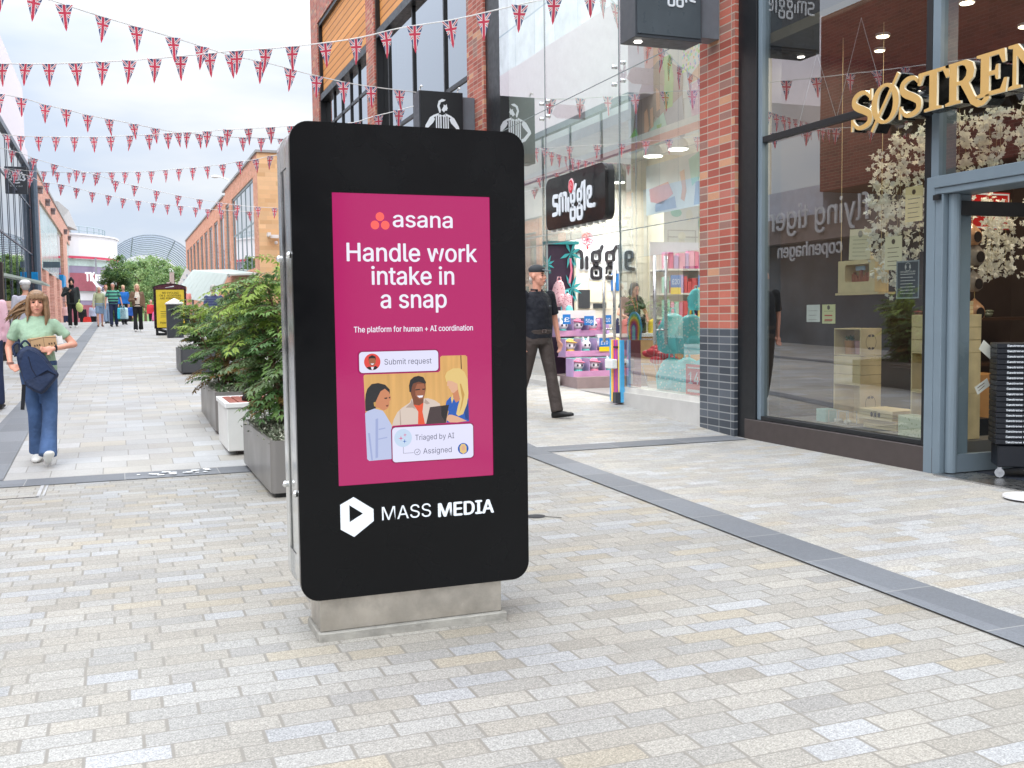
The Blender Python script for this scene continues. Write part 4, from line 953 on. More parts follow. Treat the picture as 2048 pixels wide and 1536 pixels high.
# ------------------------------------------------------------------ left side of the street
bt = thing('glazed_store_building', 'tall glass store front with white cladding above on the far side of the street', 'building', (-3.8, 45, 1))
XL = -3.6
b = MB(); b.box(-14, XL, 30, 50.5, 8.42, 11.5); b.box(-14, XL - 0.1, 50.5, 53.3, 8.42, 9.2); b.build('cladding', mat('lilac_white_cladding', (226, 218, 224), 0.5, 0, 0.03), bt)
b = MB()
for y in [29.6 + 2.6 * k for k in range(10)]: b.box(XL - 0.075, XL - 0.05, y - 0.04, y + 0.04, 0.2, 8.2)
for z in (4.4, 6.6): b.box(XL - 0.085, XL - 0.06, 30, 53.3, z - 0.03, z + 0.03)
b.box(XL - 0.2, XL + 0.02, 30, 53.3, 8.2, 8.42)
b.build('window_frame', mat('dark_navy_frame', (84, 94, 110), 0.4), bt)
MB().quad((XL - 0.09, 30, 0.2), (XL - 0.09, 53.3, 0.2), (XL - 0.09, 53.3, 8.3), (XL - 0.09, 30, 8.3)).build('store_glass', glass_mat('store_front_glass', (0.7, 0.78, 0.80), 0.62, 0.5, 0.008), bt)
MB().box(-8, -7.9, 30, 53, 0, 8.4).build('interior_wall', mat('store_interior', (206, 214, 214), 0.8), bt)
bs = thing('projecting_sign', 'dark grey square store sign with white script hanging beside the glass store front', 'sign', (-3.4, 46.5, 6.6))
b = MB(); b.box(-4.45, -3.28, 46.4, 46.6, 6.47, 7.55); b.build('sign_board', CHAR, bs)
FB = front(46.39); b = MB()
sc = [((-4.18, 6.86), (-4.12, 7.0), (-4.02, 7.2), (-4.0, 7.3), (-4.1, 7.33), (-4.2, 7.26)), ((-4.06, 7.32), (-3.92, 7.36), (-3.86, 7.28), (-3.98, 7.16), (-4.02, 7.14), (-3.9, 7.1), (-3.9, 7.0), (-4.06, 6.92), (-4.2, 6.96)),
      ((-3.80, 6.98), (-3.86, 7.06), (-3.8, 7.14), (-3.73, 7.1), (-3.76, 7.0), (-3.82, 6.98)), ((-3.66, 7.0), (-3.71, 7.08), (-3.65, 7.16), (-3.58, 7.12), (-3.61, 7.02), (-3.67, 7.0)), ((-3.46, 7.34), (-3.55, 7.1), (-3.53, 7.02), (-3.46, 7.06)), ((-3.6, 7.22), (-3.4, 7.24)), ((-3.36, 7.2), (-3.43, 7.14), (-3.36, 7.08), (-3.4, 7.01), (-3.48, 7.02)), ((-4.24, 6.92), (-3.9, 6.86), (-3.55, 6.92))]
for P in sc: b.ribbon(smooth_path([p for p in P], 4), 0.055, FB, 0.002, None)
b.text('Since 1849', FB, -3.86, 6.74, -3.46, 0.06, 0.002)
b.build('sign_lettering', PRINTW, bs)

lb = thing('brick_shop_row', 'pink brick shop row with tall pale green glass panels and a bright blue door', 'building', (-4.2, 80, 0.5))
b = MB()
piers = [(53.6, 58.2), (82.0, 88.0), (99.6, 106.0)]
for a, c in piers: bbox(b, XL, XL - 0.6, a, c, -2, 7.55)
bbox(b, XL - 0.004, XL - 0.6, 53.6, 106, 7.55, 8.75)
bbox(b, -14, XL - 0.62, 53.65, 106, -2, 8.7)
for a, c in ((61.5, 64.0), (68.5, 71.5), (75.0, 78.0)): bbox(b, XL - 0.01, XL - 0.6, a, c, -2, 4.05)
b.build('brick_wall', [M_RBRICK, M_RBRICKX], lb)
b = MB(); b.box(-14, XL + 0.06, 53.5, 106.1, 8.75, 8.9); b.build('roof_coping', mat('grey_coping', (158, 160, 160), 0.6), lb)
b = MB(); b.box(XL - 0.3, XL - 0.1, 58.2, 76.5, 4.1, 7.55); b.box(XL - 0.3, XL - 0.1, 88.0, 99.6, -2, 7.55); b.build('green_glass_panel', M_GREENGL, lb)
f = MB(); f.box(XL - 0.3, XL - 0.12, 76.5, 82.0, 3.3, 7.55); f = f.build('window', mat('khaki_window_frame', (150, 138, 112), 0.5), lb)
MB().quad((XL - 0.11, 77.0, 3.5), (XL - 0.11, 81.4, 3.5), (XL - 0.11, 81.4, 7.3), (XL - 0.11, 77.0, 7.3)).build('window_pane', G_FAR, f)
b = MB(); b.box(XL - 0.45, XL - 0.35, 58.2, 78, -2, 4.05); b.build('shutter', mat('lavender_grey_shutter', (196, 192, 204), 0.5), lb)
BLU = mat('bright_blue_paint', (22, 148, 216), 0.4)
b = MB(); b.box(XL - 0.42, XL - 0.3, 78.0, 82.0, -2, 3.45); b.build('door', BLU, lb)
b = MB(); b.box(XL - 0.25, XL + 0.1, 78.2, 81.8, 3.65, 4.5); b.build('door_sign', BLU, lb)
b = MB(); b.tube([(XL + 0.1, 53.3, -1), (XL + 0.1, 53.3, 8.7)], 0.16, 8); b.build('downpipe', mat('slate_downpipe', (96, 110, 124), 0.5), lb)
b = MB(); b.box(-3.55, -2.75, 58.3, 58.5, 4.05, 4.35); b.build('projecting_sign', mat('dark_teal_sign', (66, 92, 104), 0.5), label='flat dark teal blade sign on the pink brick pier', cat='sign')
b = MB(); b.box(-3.6, -3.33, 50.9, 51.0, 3.05, 3.5); b.build('projecting_sign', BLU, label='small bright blue square sign beside the store front corner', cat='sign')
b = MB()
wl = None
for k, y in enumerate((57.5, 63.5, 68.5, 84.0, 90.5, 96.5)):
    if wl is None:
        wl = MB(); wl.box(XL, XL + 0.25, y - 0.3, y + 0.3, 8.0, 8.1); wl.box(XL + 0.02, XL + 0.22, y - 0.22, y + 0.22, 7.75, 8.0)
        wl = wl.build('wall_light', mat('grey_light_fitting', (128, 120, 122), 0.5), label='small grey wall light under the pink brick roof edge', cat='wall light', group='wall lights along the brick shop row'); y0 = y
    else:
        c = wl.copy(); C.objects.link(c); c.location = (0, y - y0, 0)
# drum building with red band
db = thing('drum_building', 'round white drum building with a red band and bright white letters', 'building', (-3, 98, 0))
cx, cy, R0 = -8.5, 100.5, 8.6
def arc(r, z0, z1, mi, b, a0=-95, a1=10, n=30):
    P = [(cx + r * math.cos(rad(a0 + (a1 - a0) * k / n)), cy + r * math.sin(rad(a0 + (a1 - a0) * k / n))) for k in range(n + 1)]
    for p, q in zip(P, P[1:]): b.quad((p[0], p[1], z0), (q[0], q[1], z0), (q[0], q[1], z1), (p[0], p[1], z1), mi)
b = MB(); arc(R0, 6.7, 8.45, 0, b); arc(R0 + 0.15, 8.45, 8.6, 0, b); arc(R0 - 0.5, 3.0, 3.75, 0, b)
b.build('drum_wall', mat('drum_white_render', (228, 224, 226), 0.6, 0, 0.03, 0.4), db)
b = MB(); b.poly([(cx + (R0 + 0.1) * math.cos(rad(a)), cy + (R0 + 0.1) * math.sin(rad(a))) for a in range(-95, 12, 4)] + [(cx, cy)], fr((0, 0, 8.58), (1, 0, 0), (0, 1, 0), (0, 0, 1))); b.build('roof', mat('roof_grey', (170, 172, 176), 0.7), db)
b = MB(); arc(R0 + 0.05, 6.5, 6.7, 0, b); b.build('red_band', mat('crimson_band', (206, 70, 96), 0.5), db)
b = MB(); arc(R0 - 0.3, 3.75, 6.5, 0, b); arc(R0 - 0.55, -1, 3.0, 0, b); b.build('glazing', mat('mauve_glazing', (150, 136, 160), 0.15, 0, 0.12, 0.6), db)
b = MB(); arc(R0 - 0.28, 3.8, 5.3, 0, b, -62, -34); arc(R0 - 0.5, -1, 2.6, 0, b, -62, -34); b.build('red_window_display', mat('dusky_red', (168, 92, 104), 0.4), db)
b = MB(); arc(R0 - 0.27, 5.9, 6.5, 0, b, -64, -20); b.build('window_blind', mat('sage_blind', (190, 206, 200), 0.5), db)
b = MB(); b.box(-1.75, -1.6, 95.0, 95.15, -1, 6.6); b.build('mullion', mat('grey_mullion', (150, 150, 156), 0.5), db)
b = MB(); FT2 = front(94.2); b.text('TK', FT2, -2.55, 4.62, -1.75, 0.72, 0.0, 0.12, off=0.05); b.text('m', FT2, -1.75, 4.62, -1.0, 0.72, 0.0, 0.12, off=0.05); b.ribbon([(-1.95, 4.75), (-1.55, 4.15), (-1.3, 3.98)], 0.22, FT2, 0.0, 0.12); b.build('sign_lettering', mat('bright_white_letters', (250, 250, 252), 0.4, emit=0.25), db)
b = MB()
for k in range(12):
    a = rad(-80 + 7.5 * k); p = (cx + 7.6 * math.cos(a), cy + 7.6 * math.sin(a))
    b.tube([(p[0], p[1], 8.6), (p[0], p[1], 9.3)], 0.035, 5)
for z in (8.95, 9.3): b.tube([(cx + 7.6 * math.cos(rad(-80 + 4 * k)), cy + 7.6 * math.sin(rad(-80 + 4 * k)), z) for k in range(22)], 0.035, 5)
b.build('roof_railing', FRM, db)
b = MB(); b.loft([[Vector(p) for p in ((-4.1, 88, 9.0), (-4.1, 88, 10.6), (-4.9, 88, 10.6), (-4.9, 88, 9.0))], [Vector(p) for p in ((-2.9, 92, 8.7), (-3.5, 92, 10.3), (-4.9, 92, 10.4), (-4.9, 92, 8.7))]]); b.build('roof_plant_screen', mat('grey_louvre', (168, 164, 162), 0.6), label='grey sloping rooftop screen above the far end of the brick shop row', cat='roof screen')
# arched lattice canopy
ac = thing('arched_canopy', 'arched lattice roof of grey steel hoops spanning the end of the street', 'canopy', (3.3, 112, 0))
STG = mat('grey_steel_hoop', (138, 148, 160), 0.5, 0.2)
for k in range(11):
    y = 110 + k * 2.1; P = [(3.3 + 4.6 * math.cos(rad(a)), y, 5.6 + 4.2 * math.sin(rad(a)) - 0.07 * k) for a in range(15, 166, 6)]
    MB().tube(P, 0.06, 5).build('hoop', STG, ac)
for a in (60, 112):
    b = MB(); b.tube([(3.3 + 4.6 * math.cos(rad(a)), 110 + k * 2.1, 5.6 + 4.2 * math.sin(rad(a)) - 0.07 * k) for k in range(11)], 0.06, 5); b.build('purlin', STG, ac)
b = MB()
for i, a in enumerate(range(15, 160, 12)):
    q = [(3.3 + 4.66 * math.cos(rad(t)), y, 5.62 + 4.26 * math.sin(rad(t)) - 0.07 * kk) for t, y, kk in ((a, 110, 0), (a + 12, 110, 0), (a + 12, 131, 10), (a, 131, 10))]
    b.quad(*q)
b.build('glazing', glass_mat('canopy_glazing', (0.90, 0.94, 0.98), 0.05, 0.2), ac)

# ------------------------------------------------------------------ across the street, seen mirrored in the shop glass
op = thing('beige_store_building', 'pale beige panelled store across the street with a stepped roof', 'building', (-5, 32, 0))
b = MB()
RF = [(26.5, 13.6), (30, 12.6), (34, 11.0), (38, 9.7), (43, 8.6)]
for (a, za), (c, zc) in zip(RF, RF[1:]): b.loft([[Vector((x, a, z)) for x, z in ((-6.5, -0.5), (XL - 0.9, -0.5), (XL - 0.9, za), (-6.5, za))], [Vector((x, c, z)) for x, z in ((-6.5, -0.5), (XL - 0.9, -0.5), (XL - 0.9, zc), (-6.5, zc))]])
b.build('panel_wall', M_BEIGE, op)
b = MB()
for y in (27.2, 31.4, 35.6, 39.8): b.box(XL - 0.95, XL - 0.86, y, y + 3.4, 3.2, 5.4)
b.build('window', mat('pale_sky_glazing', (186, 204, 220), 0.08, 0, 0.05), op)
o2 = thing('dark_brick_store', 'dark red brick store across the street with a grey shop fascia', 'building', (-5, 20, 0))
b = MB(); b.box(-8, XL - 0.9, 12.0, 21.6, 4.3, 8.6); b.box(-8, XL - 0.9, 12.0, 13.2, -0.2, 4.3); b.box(-8, XL - 0.9, 8.5, 11.5, -0.2, 7.2); b.build('brick_wall', M_DRED, o2)
b = MB(); b.box(-8, XL - 0.85, 13.2, 26.2, 3.1, 3.75); b.build('shop_fascia', mat('warm_grey_fascia', (150, 138, 134), 0.5), o2)
b = MB(); b.box(-8, XL - 1.2, 13.2, 26.2, 0.0, 3.1); b.build('shop_front', mat('dusky_shop_front', (110, 120, 128), 0.2, 0, 0.3, 0.8), o2)
b = MB(); b.box(-8, XL - 1.0, 21.6, 26.2, 3.75, 4.5); b.build('pale_glass_wall', mat('pale_lilac_glazing', (206, 214, 228), 0.15, 0, 0.06), o2)
b = MB()
FOL = fr((XL - 0.84, 0, 0), (0, 1, 0), (0, 0, 1), (1, 0, 0))
b.text('flying tiger', FOL, 19.6, 3.45, 23.6, 0.62, 0.02, 0.06, off=-0.004); b.text('copenhagen', FOL, 20.6, 2.72, 23.2, 0.36, 0.02, 0.06, off=-0.004)
b.build('sign_lettering', PRINTW, o2)
b = MB(); b.box(-9, XL - 1.4, 12.8, 22, -0.1, 0.0); b.build('shop_step', CONC, o2)
tw = thing('white_tower_block', 'tall white tower block far behind the beige store', 'building', (-20, 70, 0))
tm = stone_mat('white_tower_cladding', 3.4, 3.0, 0, 0, 0, 0.03, 0.06, [(0, lin((232, 236, 240))), (1, lin((224, 230, 236)))], lin((170, 186, 200)) + (1,), speck=0.02, axes=(1, 2), seed=30.0)
MB().box(-24, -14, 56, 72, 0, 46).build('tower_wall', tm, tw)
# the block behind the camera, mirrored in the kiosk screen
nb = thing('pale_store_building', 'pale store front behind the viewer with thin capital letters', 'building', (0, -16, 0))
MB().box(-16, 12, -17, -16, 0, 9).build('store_wall', mat('pale_store_wall', (190, 182, 180), 0.6), nb)
b = MB(); b.box(-9, -1.6, -15.99, -15.9, 0, 4.2); b.box(0.2, 5.0, -15.99, -15.9, 0, 4.4); b.build('store_window', mat('dark_store_window', (60, 58, 62), 0.2), nb)
b = MB(); FN = fr((0, -15.88, 0), (-1, 0, 0), (0, 0, 1), (0, 1, 0)); b.text('N E W', FN, -6.3, 4.16, -5.65, 0.16, 0.0, 0.03); b.text('L O O K', FN, -6.35, 3.86, -5.55, 0.16, 0.0, 0.03); b.build('sign_lettering', PRINTW, nb)

# ------------------------------------------------------------------ bunting
def flag_mat():
    m, t, bb, out = newmat('union_flag_cloth')
    uv = t.xyz(t.N('ShaderNodeTexCoord').outputs['UV'])
    u, v = uv[0], uv[1]                       # metres from the flag's centre line, metres below the cord
    BL, WH, RD = lin((88, 96, 134)) + (1,), lin((236, 230, 230)) + (1,), lin((208, 74, 96)) + (1,)
    w = t.m('SUBTRACT', v, 0.115)
    au = t.m('ABSOLUTE', u)
    ca, sa = math.cos(rad(47)), math.sin(rad(47))
    diag = t.m('ABSOLUTE', t.m('SUBTRACT', t.m('MULTIPLY', au, sa), t.m('MULTIPLY', t.m('ABSOLUTE', w), ca)))
    c = t.mix(t.m('LESS_THAN', diag, 0.017), BL, WH)
    c = t.mix(t.m('LESS_THAN', diag, 0.006), c, RD)
    cw = t.m('MINIMUM', au, t.m('ABSOLUTE', w))
    c = t.mix(t.m('LESS_THAN', cw, 0.027), c, WH)
    c = t.mix(t.m('LESS_THAN', t.m('MINIMUM', t.m('MULTIPLY', au, 0.9), t.m('ABSOLUTE', w)), 0.0165), c, RD)
    t.L(c, bb.inputs['Base Color']); bb.inputs['Roughness'].default_value = 0.8
    tr = t.N('ShaderNodeBsdfTranslucent'); t.L(c, tr.inputs[0])
    ms = t.N('ShaderNodeMixShader'); ms.inputs[0].default_value = 0.66; t.L(bb.outputs[0], ms.inputs[1]); t.L(tr.outputs[0], ms.inputs[2]); t.L(ms.outputs[0], out.inputs[0])
    return m
M_FLAG = flag_mat()
CORD = mat('white_tape_cord', (222, 222, 220), 0.8)
def pennant_mesh(bend):
    b = MB(); n = 6; W_, H_ = 0.225, 0.37
    for i in range(n + 1):
        s = i / n
        hw = W_ / 2 * (1 - s) + 0.002
        for j, x in enumerate((-1, 0, 1)):
            b.v.append((x * hw, bend * math.sin(PI * s) * 0.022 + 0.010 * (x == 0) * bend, -s * H_)); b.uv[len(b.v) - 1] = (x * hw, s * H_)
    for i in range(n):
        for j in range(2): b.f.append((i * 3 + j, i * 3 + j + 1, i * 3 + j + 4, i * 3 + j + 3)); b.mi.append(0)
    return b
PEN = []
for k, bd in enumerate((1.0, -0.8, 0.3)):
    o = pennant_mesh(bd).build('pennant', M_FLAG, smooth=True); PEN.append(o)
    C.objects.unlink(o)
STR = {
 'A': [(-4.5, 12.6, 5.9), (-1.06,15.20,5.65),(-0.72,15.48,5.64),(-0.21,15.86,5.61),(0.37,16.24,5.58),(1.09,16.65,5.53),(1.75,16.98,5.46),(2.49,17.32,5.44),(3.15,17.58,5.38),(3.88,17.85,5.34),(4.46,18.04,5.34),(5.47,18.35,5.36),(6.0,18.5,5.38)],
 'B': [(-4.5, 21.2, 5.8), (-2.15,19.37,5.57),(-1.67,18.99,5.52),(-0.70,18.23,5.42),(0.31,17.42,5.36),(0.92,16.92,5.34),(1.71,16.26,5.33),(2.38,15.69,5.30),(3.26,14.92,5.30),(3.86,14.38,5.37),(4.44,13.85,5.39),(4.99,13.33,5.45),(5.30,13.03,5.48),(5.91,12.43,5.54),(5.99,12.3,5.56)],
 'C': [(-4.5, 17.2, 5.3), (-2.16,21.52,5.58),(-1.96,21.95,5.62),(-1.54,22.73,5.69),(-1.20,23.30,5.70),(-0.84,23.87,5.74),(-0.45,24.42,5.75),(0.14,25.18,5.80),(0.74,25.88,5.83),(1.35,26.53,5.85),(1.77,26.95,5.91),(2.49,27.62,5.98),(3.13,28.18,6.07),(4.15,28.98,6.22),(4.97,29.58,6.32),(5.99,30.3,6.5)],
 'D': [(-4.5, 31.3, 6.3), (-2.65,29.25,6.04),(-2.47,29.07,6.00),(-2.05,28.64,5.92),(-1.64,28.22,5.86),(-0.91,27.45,5.76),(-0.24,26.75,5.68),(0.17,26.30,5.65),(0.72,25.69,5.60),(1.27,25.08,5.57),(1.89,24.37,5.51),(2.29,23.90,5.49),(2.95,23.11,5.43),(3.50,22.43,5.38),(4.07,21.70,5.32),(4.60,20.99,5.26),(4.92,20.56,5.32),(5.26,20.09,5.36),(5.59,19.62,5.41),(5.99,19.1,5.45)],
 'E': [(-3.59, 33.6, 6.45), (-3.20,33.78,6.40),(-2.60,34.08,6.31),(-2.16,34.28,6.17),(-1.74,34.46,6.07),(-1.34,34.63,5.99),(-0.90,34.81,5.91),(-0.52,34.96,5.85),(-0.07,35.13,5.74),(0.28,35.26,5.65),(0.68,35.40,5.59),(1.48,35.67,5.45),(2.29,35.92,5.33),(3.12,36.17,5.24),(3.47,36.27,5.20),(4.22,36.47,5.15),(4.94,36.66,5.14),(5.51,36.80,5.13)],
 'F': [(-3.59,40.3,6.65),(-3.11,39.61,6.54),(-2.69,39.04,6.43),(-2.11,38.23,6.32),(-1.22,36.95,6.15),(-0.43,35.77,6.03),(0.29,34.68,5.92),(0.97,33.60,5.82),(1.61,32.53,5.76),(2.30,31.35,5.69),(2.93,30.23,5.65),(3.27,29.59,5.65),(3.58,29.00,5.62),(3.87,28.43,5.63),(4.24,27.66,5.61),(5.99,24.9,5.6)],
 'G': [(-3.59, 36.1, 6.2), (-2.54,36.71,5.96),(-2.20,36.93,5.81),(-1.86,37.15,5.81),(-1.41,37.43,5.77),(-1.00,37.67,5.69),(-0.59,37.91,5.62),(-0.04,38.21,5.56),(0.40,38.44,5.50),(0.96,38.73,5.46),(1.42,38.95,5.42),(1.90,39.18,5.41),(2.63,39.51,5.39),(3.12,39.72,5.35),(3.69,39.96,5.35),(4.28,40.19,5.35),(4.74,40.37,5.36),(5.4,40.6,5.36)]}
SL = {'A': 'string of flag pennants topmost on the left, falling to the striped figure sign', 'B': 'string of flag pennants rising over the kiosk to the gift shop glass', 'C': 'third string of flag pennants from the top, falling behind the kiosk top', 'D': 'string of flag pennants sagging just under the third one, ending at the striped figure sign',
      'E': 'string of flag pennants sloping from the store front down to the buff gable', 'F': 'string of flag pennants rising from the script sign to the orange brick roof', 'G': 'lowest and farthest string of flag pennants, ending at the buff gable'}
SPC = {'A': 0.55, 'B': 0.49, 'C': 0.74, 'D': 0.58, 'E': 0.66, 'F': 0.74, 'G': 0.54}
for k, P in STR.items():
    P = [Vector(p) for p in P]
    st = thing('bunting_string', SL[k], 'bunting', P[0], 0, 'flag bunting strung across the street')
    sm_ = [Vector(p) for p in smooth_path(P, 5)]
    MB().tube(sm_, 0.009, 5).build('cord', CORD, st)
    acc = 0.2; L_ = 0.0
    for a, c in zip(sm_, sm_[1:]):
        seg = (c - a).length
        while acc <= L_ + seg:
            p = a + (c - a) * ((acc - L_) / seg); d = (c - a).normalized()
            q = RN.choice(PEN).copy(); C.objects.link(q); q.parent = st
            q.location = p - P[0] - Vector((0, 0, 0.004))
            ang = math.atan2(d.y, abs(d.x)) * (1 if d.x > 0 else -1) * 0.45 - 0.15
            q.rotation_euler = (RN.uniform(-0.14, 0.14), math.asin(max(-1, min(1, -d.z))) * 0.5 + RN.uniform(-0.10, 0.10), ang + RN.uniform(-0.25, 0.25))
            acc += SPC[k] * RN.uniform(0.9, 1.12)
        L_ += seg
for o in PEN: bpy.data.objects.remove(o)

# ------------------------------------------------------------------ planting
def leafmat(name, col, tr=0.35):
    return mat(name, col, 0.45, 0, 0.16, 14, spec=0.35, trans=tr)
LG = [leafmat('leaf_mid_green', (0.16, 0.275, 0.075)), leafmat('leaf_deep_green', (0.095, 0.185, 0.065)), leafmat('leaf_lime', (0.31, 0.43, 0.09)), leafmat('leaf_grey_green', (0.20, 0.28, 0.14)), leafmat('leaf_bronze', (0.26, 0.17, 0.06))]
STEM = mat('brown_stem', (92, 72, 54), 0.8, 0, 0.2)
def leaflet(b, p, d, n, L, W_, mi):
    s = d.cross(n).normalized(); n = s.cross(d).normalized()
    m1 = p + d * (L * 0.38); tip = p + d * L - n * (L * 0.16)
    b.add([p, m1 + s * W_ / 2 + n * W_ * 0.12, tip, m1 - s * W_ / 2 + n * W_ * 0.12, p + d * L * 0.42 - n * 0.0], [(0, 1, 4), (1, 2, 4), (2, 3, 4), (3, 0, 4)], mi)
def rv(): return Vector((RN.gauss(0, 1), RN.gauss(0, 1), RN.gauss(0, 1))).normalized()
def spray(b, st, p, d, L, mi, ls):
    """a drooping compound leaf: rachis with side stalks carrying pairs of pointed leaflets"""
    d = d.normalized(); q = p.copy(); step = L / 6; pts = [q.copy()]
    for i in range(6):
        d = (d + Vector((0, 0, -0.16)) + rv() * 0.05).normalized(); q = q + d * step; pts.append(q.copy())
        up = Vector((0, 0, 1)); s = d.cross(up)
        if s.length < 0.1: s = Vector((1, 0, 0))
        s = s.normalized(); n = s.cross(d).normalized()
        for sg in (-1, 1):
            if i in (1, 2, 3, 4):
                e = (s * sg * 0.9 + d * 0.6 + Vector((0, 0, -0.2)) + rv() * 0.2).normalized(); r = q + e * step * (1.5 - 0.2 * i)
                for f in (0.5, 1.0):
                    c = q + (r - q) * f
                    for e2 in ((e + d * 0.8).normalized(), (e - d * 0.7).normalized()): leaflet(b, c, (e2 + rv() * 0.25).normalized(), n, ls * RN.uniform(0.75, 1.2), ls * 0.36, mi)
                leaflet(b, r, e, n, ls, ls * 0.36, mi)
            else: leaflet(b, q, (s * sg + d * 0.8 + rv() * 0.2).normalized(), n, ls * RN.uniform(0.8, 1.2), ls * 0.36, mi)
    leaflet(b, q, d, n, ls * 1.1, ls * 0.38, mi)
    st.tube(pts, [0.0025] * 7, 3, caps=False)
def shrub(label, cx, cy, z0, rx, ry, h, nst, nsp, ls, group='leafy shrubs in the planters'):
    t = thing('planter_shrub', label, 'shrub', (cx, cy, z0), 0, group)
    st = MB(); b = MB()
    tips = []
    for k in range(nst):
        a = RN.uniform(0, 2 * PI); rr = RN.uniform(0, 0.45)
        p0 = Vector((cx + rx * rr * 0.6 * math.cos(a), cy + ry * rr * math.sin(a), z0)); p1 = Vector((cx + rx * RN.uniform(0.25, 0.8) * math.cos(a), cy + ry * RN.uniform(0.25, 0.8) * math.sin(a), z0 + h * RN.uniform(0.5, 0.92)))
        mid = (p0 + p1) / 2 + Vector((RN.uniform(-.05, .05), RN.uniform(-.05, .05), 0.05))
        P = [Vector(p) for p in smooth_path([p0, mid, p1], 4)]; st.tube(P, [0.011 - 0.0009 * i for i in range(len(P))], 5); tips.append(P)
    for k in range(nsp):
        P = RN.choice(tips); i = RN.randrange(max(1, len(P) // 4), len(P)); p = P[i]
        out = Vector((p.x - cx, p.y - cy, 0)); out = out.normalized() if out.length > 0.02 else rv()
        a = RN.uniform(0, 2 * PI); d = (Vector((math.cos(a), math.sin(a), 0)) * 0.8 + out * 0.6 + Vector((0, 0, RN.uniform(0.1, 1.0))))
        hf = (p.z - z0) / h
        o = RN.random()
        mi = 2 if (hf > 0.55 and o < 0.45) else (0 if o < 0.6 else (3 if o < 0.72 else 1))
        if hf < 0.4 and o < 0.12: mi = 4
        spray(b, st, p, d, RN.uniform(0.22, 0.40) * (h / 1.3) ** 0.5, mi, ls)
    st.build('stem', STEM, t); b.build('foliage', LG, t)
    return t
def groundcover(name, label, x0, x1, y0, y1, z, n, cat='ground cover'):
    b = MB()
    for k in range(n):
        p = Vector((RN.uniform(x0, x1), RN.uniform(y0, y1), z))
        for j in range(5):
            d = (rv() + Vector((0, 0, 1.0))).normalized(); leaflet(b, p + d * RN.uniform(0, 0.11), (d + rv() * 0.7).normalized(), rv(), RN.uniform(0.02, 0.04), 0.013, RN.choice((0, 0, 1, 2)))
    return b.build(name, [mat('leaf_sage', (0.17, 0.20, 0.13), 0.5, 0, 0.2, 20, trans=0.2), leafmat('leaf_dusty', (0.10, 0.13, 0.08)), mat('leaf_cream_edge', (0.42, 0.42, 0.33), 0.5, 0, 0.1, 20)], label=label, cat=cat, kind='stuff')
SOIL = mat('planter_soil', (58, 46, 38), 0.95, 0, 0.3, 30, 0.8, 60)
def planter(label, x0, x1, y0, y1, h, m, z=None):
    z = gz(y0) if z is None else z; zb = min(gz(y0), z)
    t = thing('steel_planter', label, 'planter', ((x0 + x1) / 2, (y0 + y1) / 2, z), 0, 'steel planters in a row behind the kiosk')
    P = rrect(x0, x1, y0, y1, 0.045, 5); I = rrect(x0 + 0.025, x1 - 0.025, y0 + 0.025, y1 - 0.025, 0.035, 5)
    b = MB(); F = fr((0, 0, z), (1, 0, 0), (0, 1, 0), (0, 0, 1)); b.poly(P, F, 0.035, h, holes=[I]); b.build('tub', m, t, bevel=0.004)
    b = MB(); b.poly(rrect(x0 + 0.03, x1 - 0.03, y0 + 0.03, y1 - 0.03, 0.03, 4), F, -0.06, 0.036); b.build('plinth', BLK, t)
    b = MB(); b.poly(I, F, h - 0.06, h - 0.05); b.build('soil', SOIL, t)
    return t
PLM = mat('grey_metallic_planter', (126, 123, 120), 0.36, 0.25, 0.02, 1.0)
PLD = mat('dark_grey_planter', (78, 80, 84), 0.42, 0.2, 0.05)
planter('grey steel planter nearest the kiosk with frosted ground cover', 0.985, 1.62, 7.46, 9.25, 0.415, PLM)
planter('grey steel planter partly hidden behind the white bench', 0.90, 1.5, 10.95, 13.0, 0.44, PLM, 0.10)
planter('dark grey steel planter standing farthest up the street by the litter bin', 0.985, 1.62, 18.7, 20.4, 0.44, PLD, 0.335)
planter('dark planter box beyond the walking woman', -2.6, -2.1, 26, 27.2, 1.0, PLD, 0.55)
shrub('bushy green shrub in the planter nearest the kiosk', 1.30, 8.45, 0.36, 0.40, 0.80, 1.52, 18, 430, 0.060)
shrub('bushy green shrub in the middle planter behind the bench', 1.12, 11.9, 0.46, 0.46, 0.95, 1.08, 16, 330, 0.060)
shrub('bushy green shrub in the dark planter farthest up the street', 1.42, 19.5, 0.72, 0.42, 0.8, 0.95, 12, 170, 0.072)
groundcover('ground_cover', 'frosted cream leaved ground cover in the nearest planter', 1.02, 1.58, 7.5, 9.2, 0.375, 620)
groundcover('ground_cover', 'low grey green ground cover in the middle planter', 0.94, 1.46, 11.0, 12.9, 0.49, 380)
groundcover('ground_cover', 'dark low ground cover in the farthest planter', 1.02, 1.58, 18.75, 20.3, 0.73, 160)

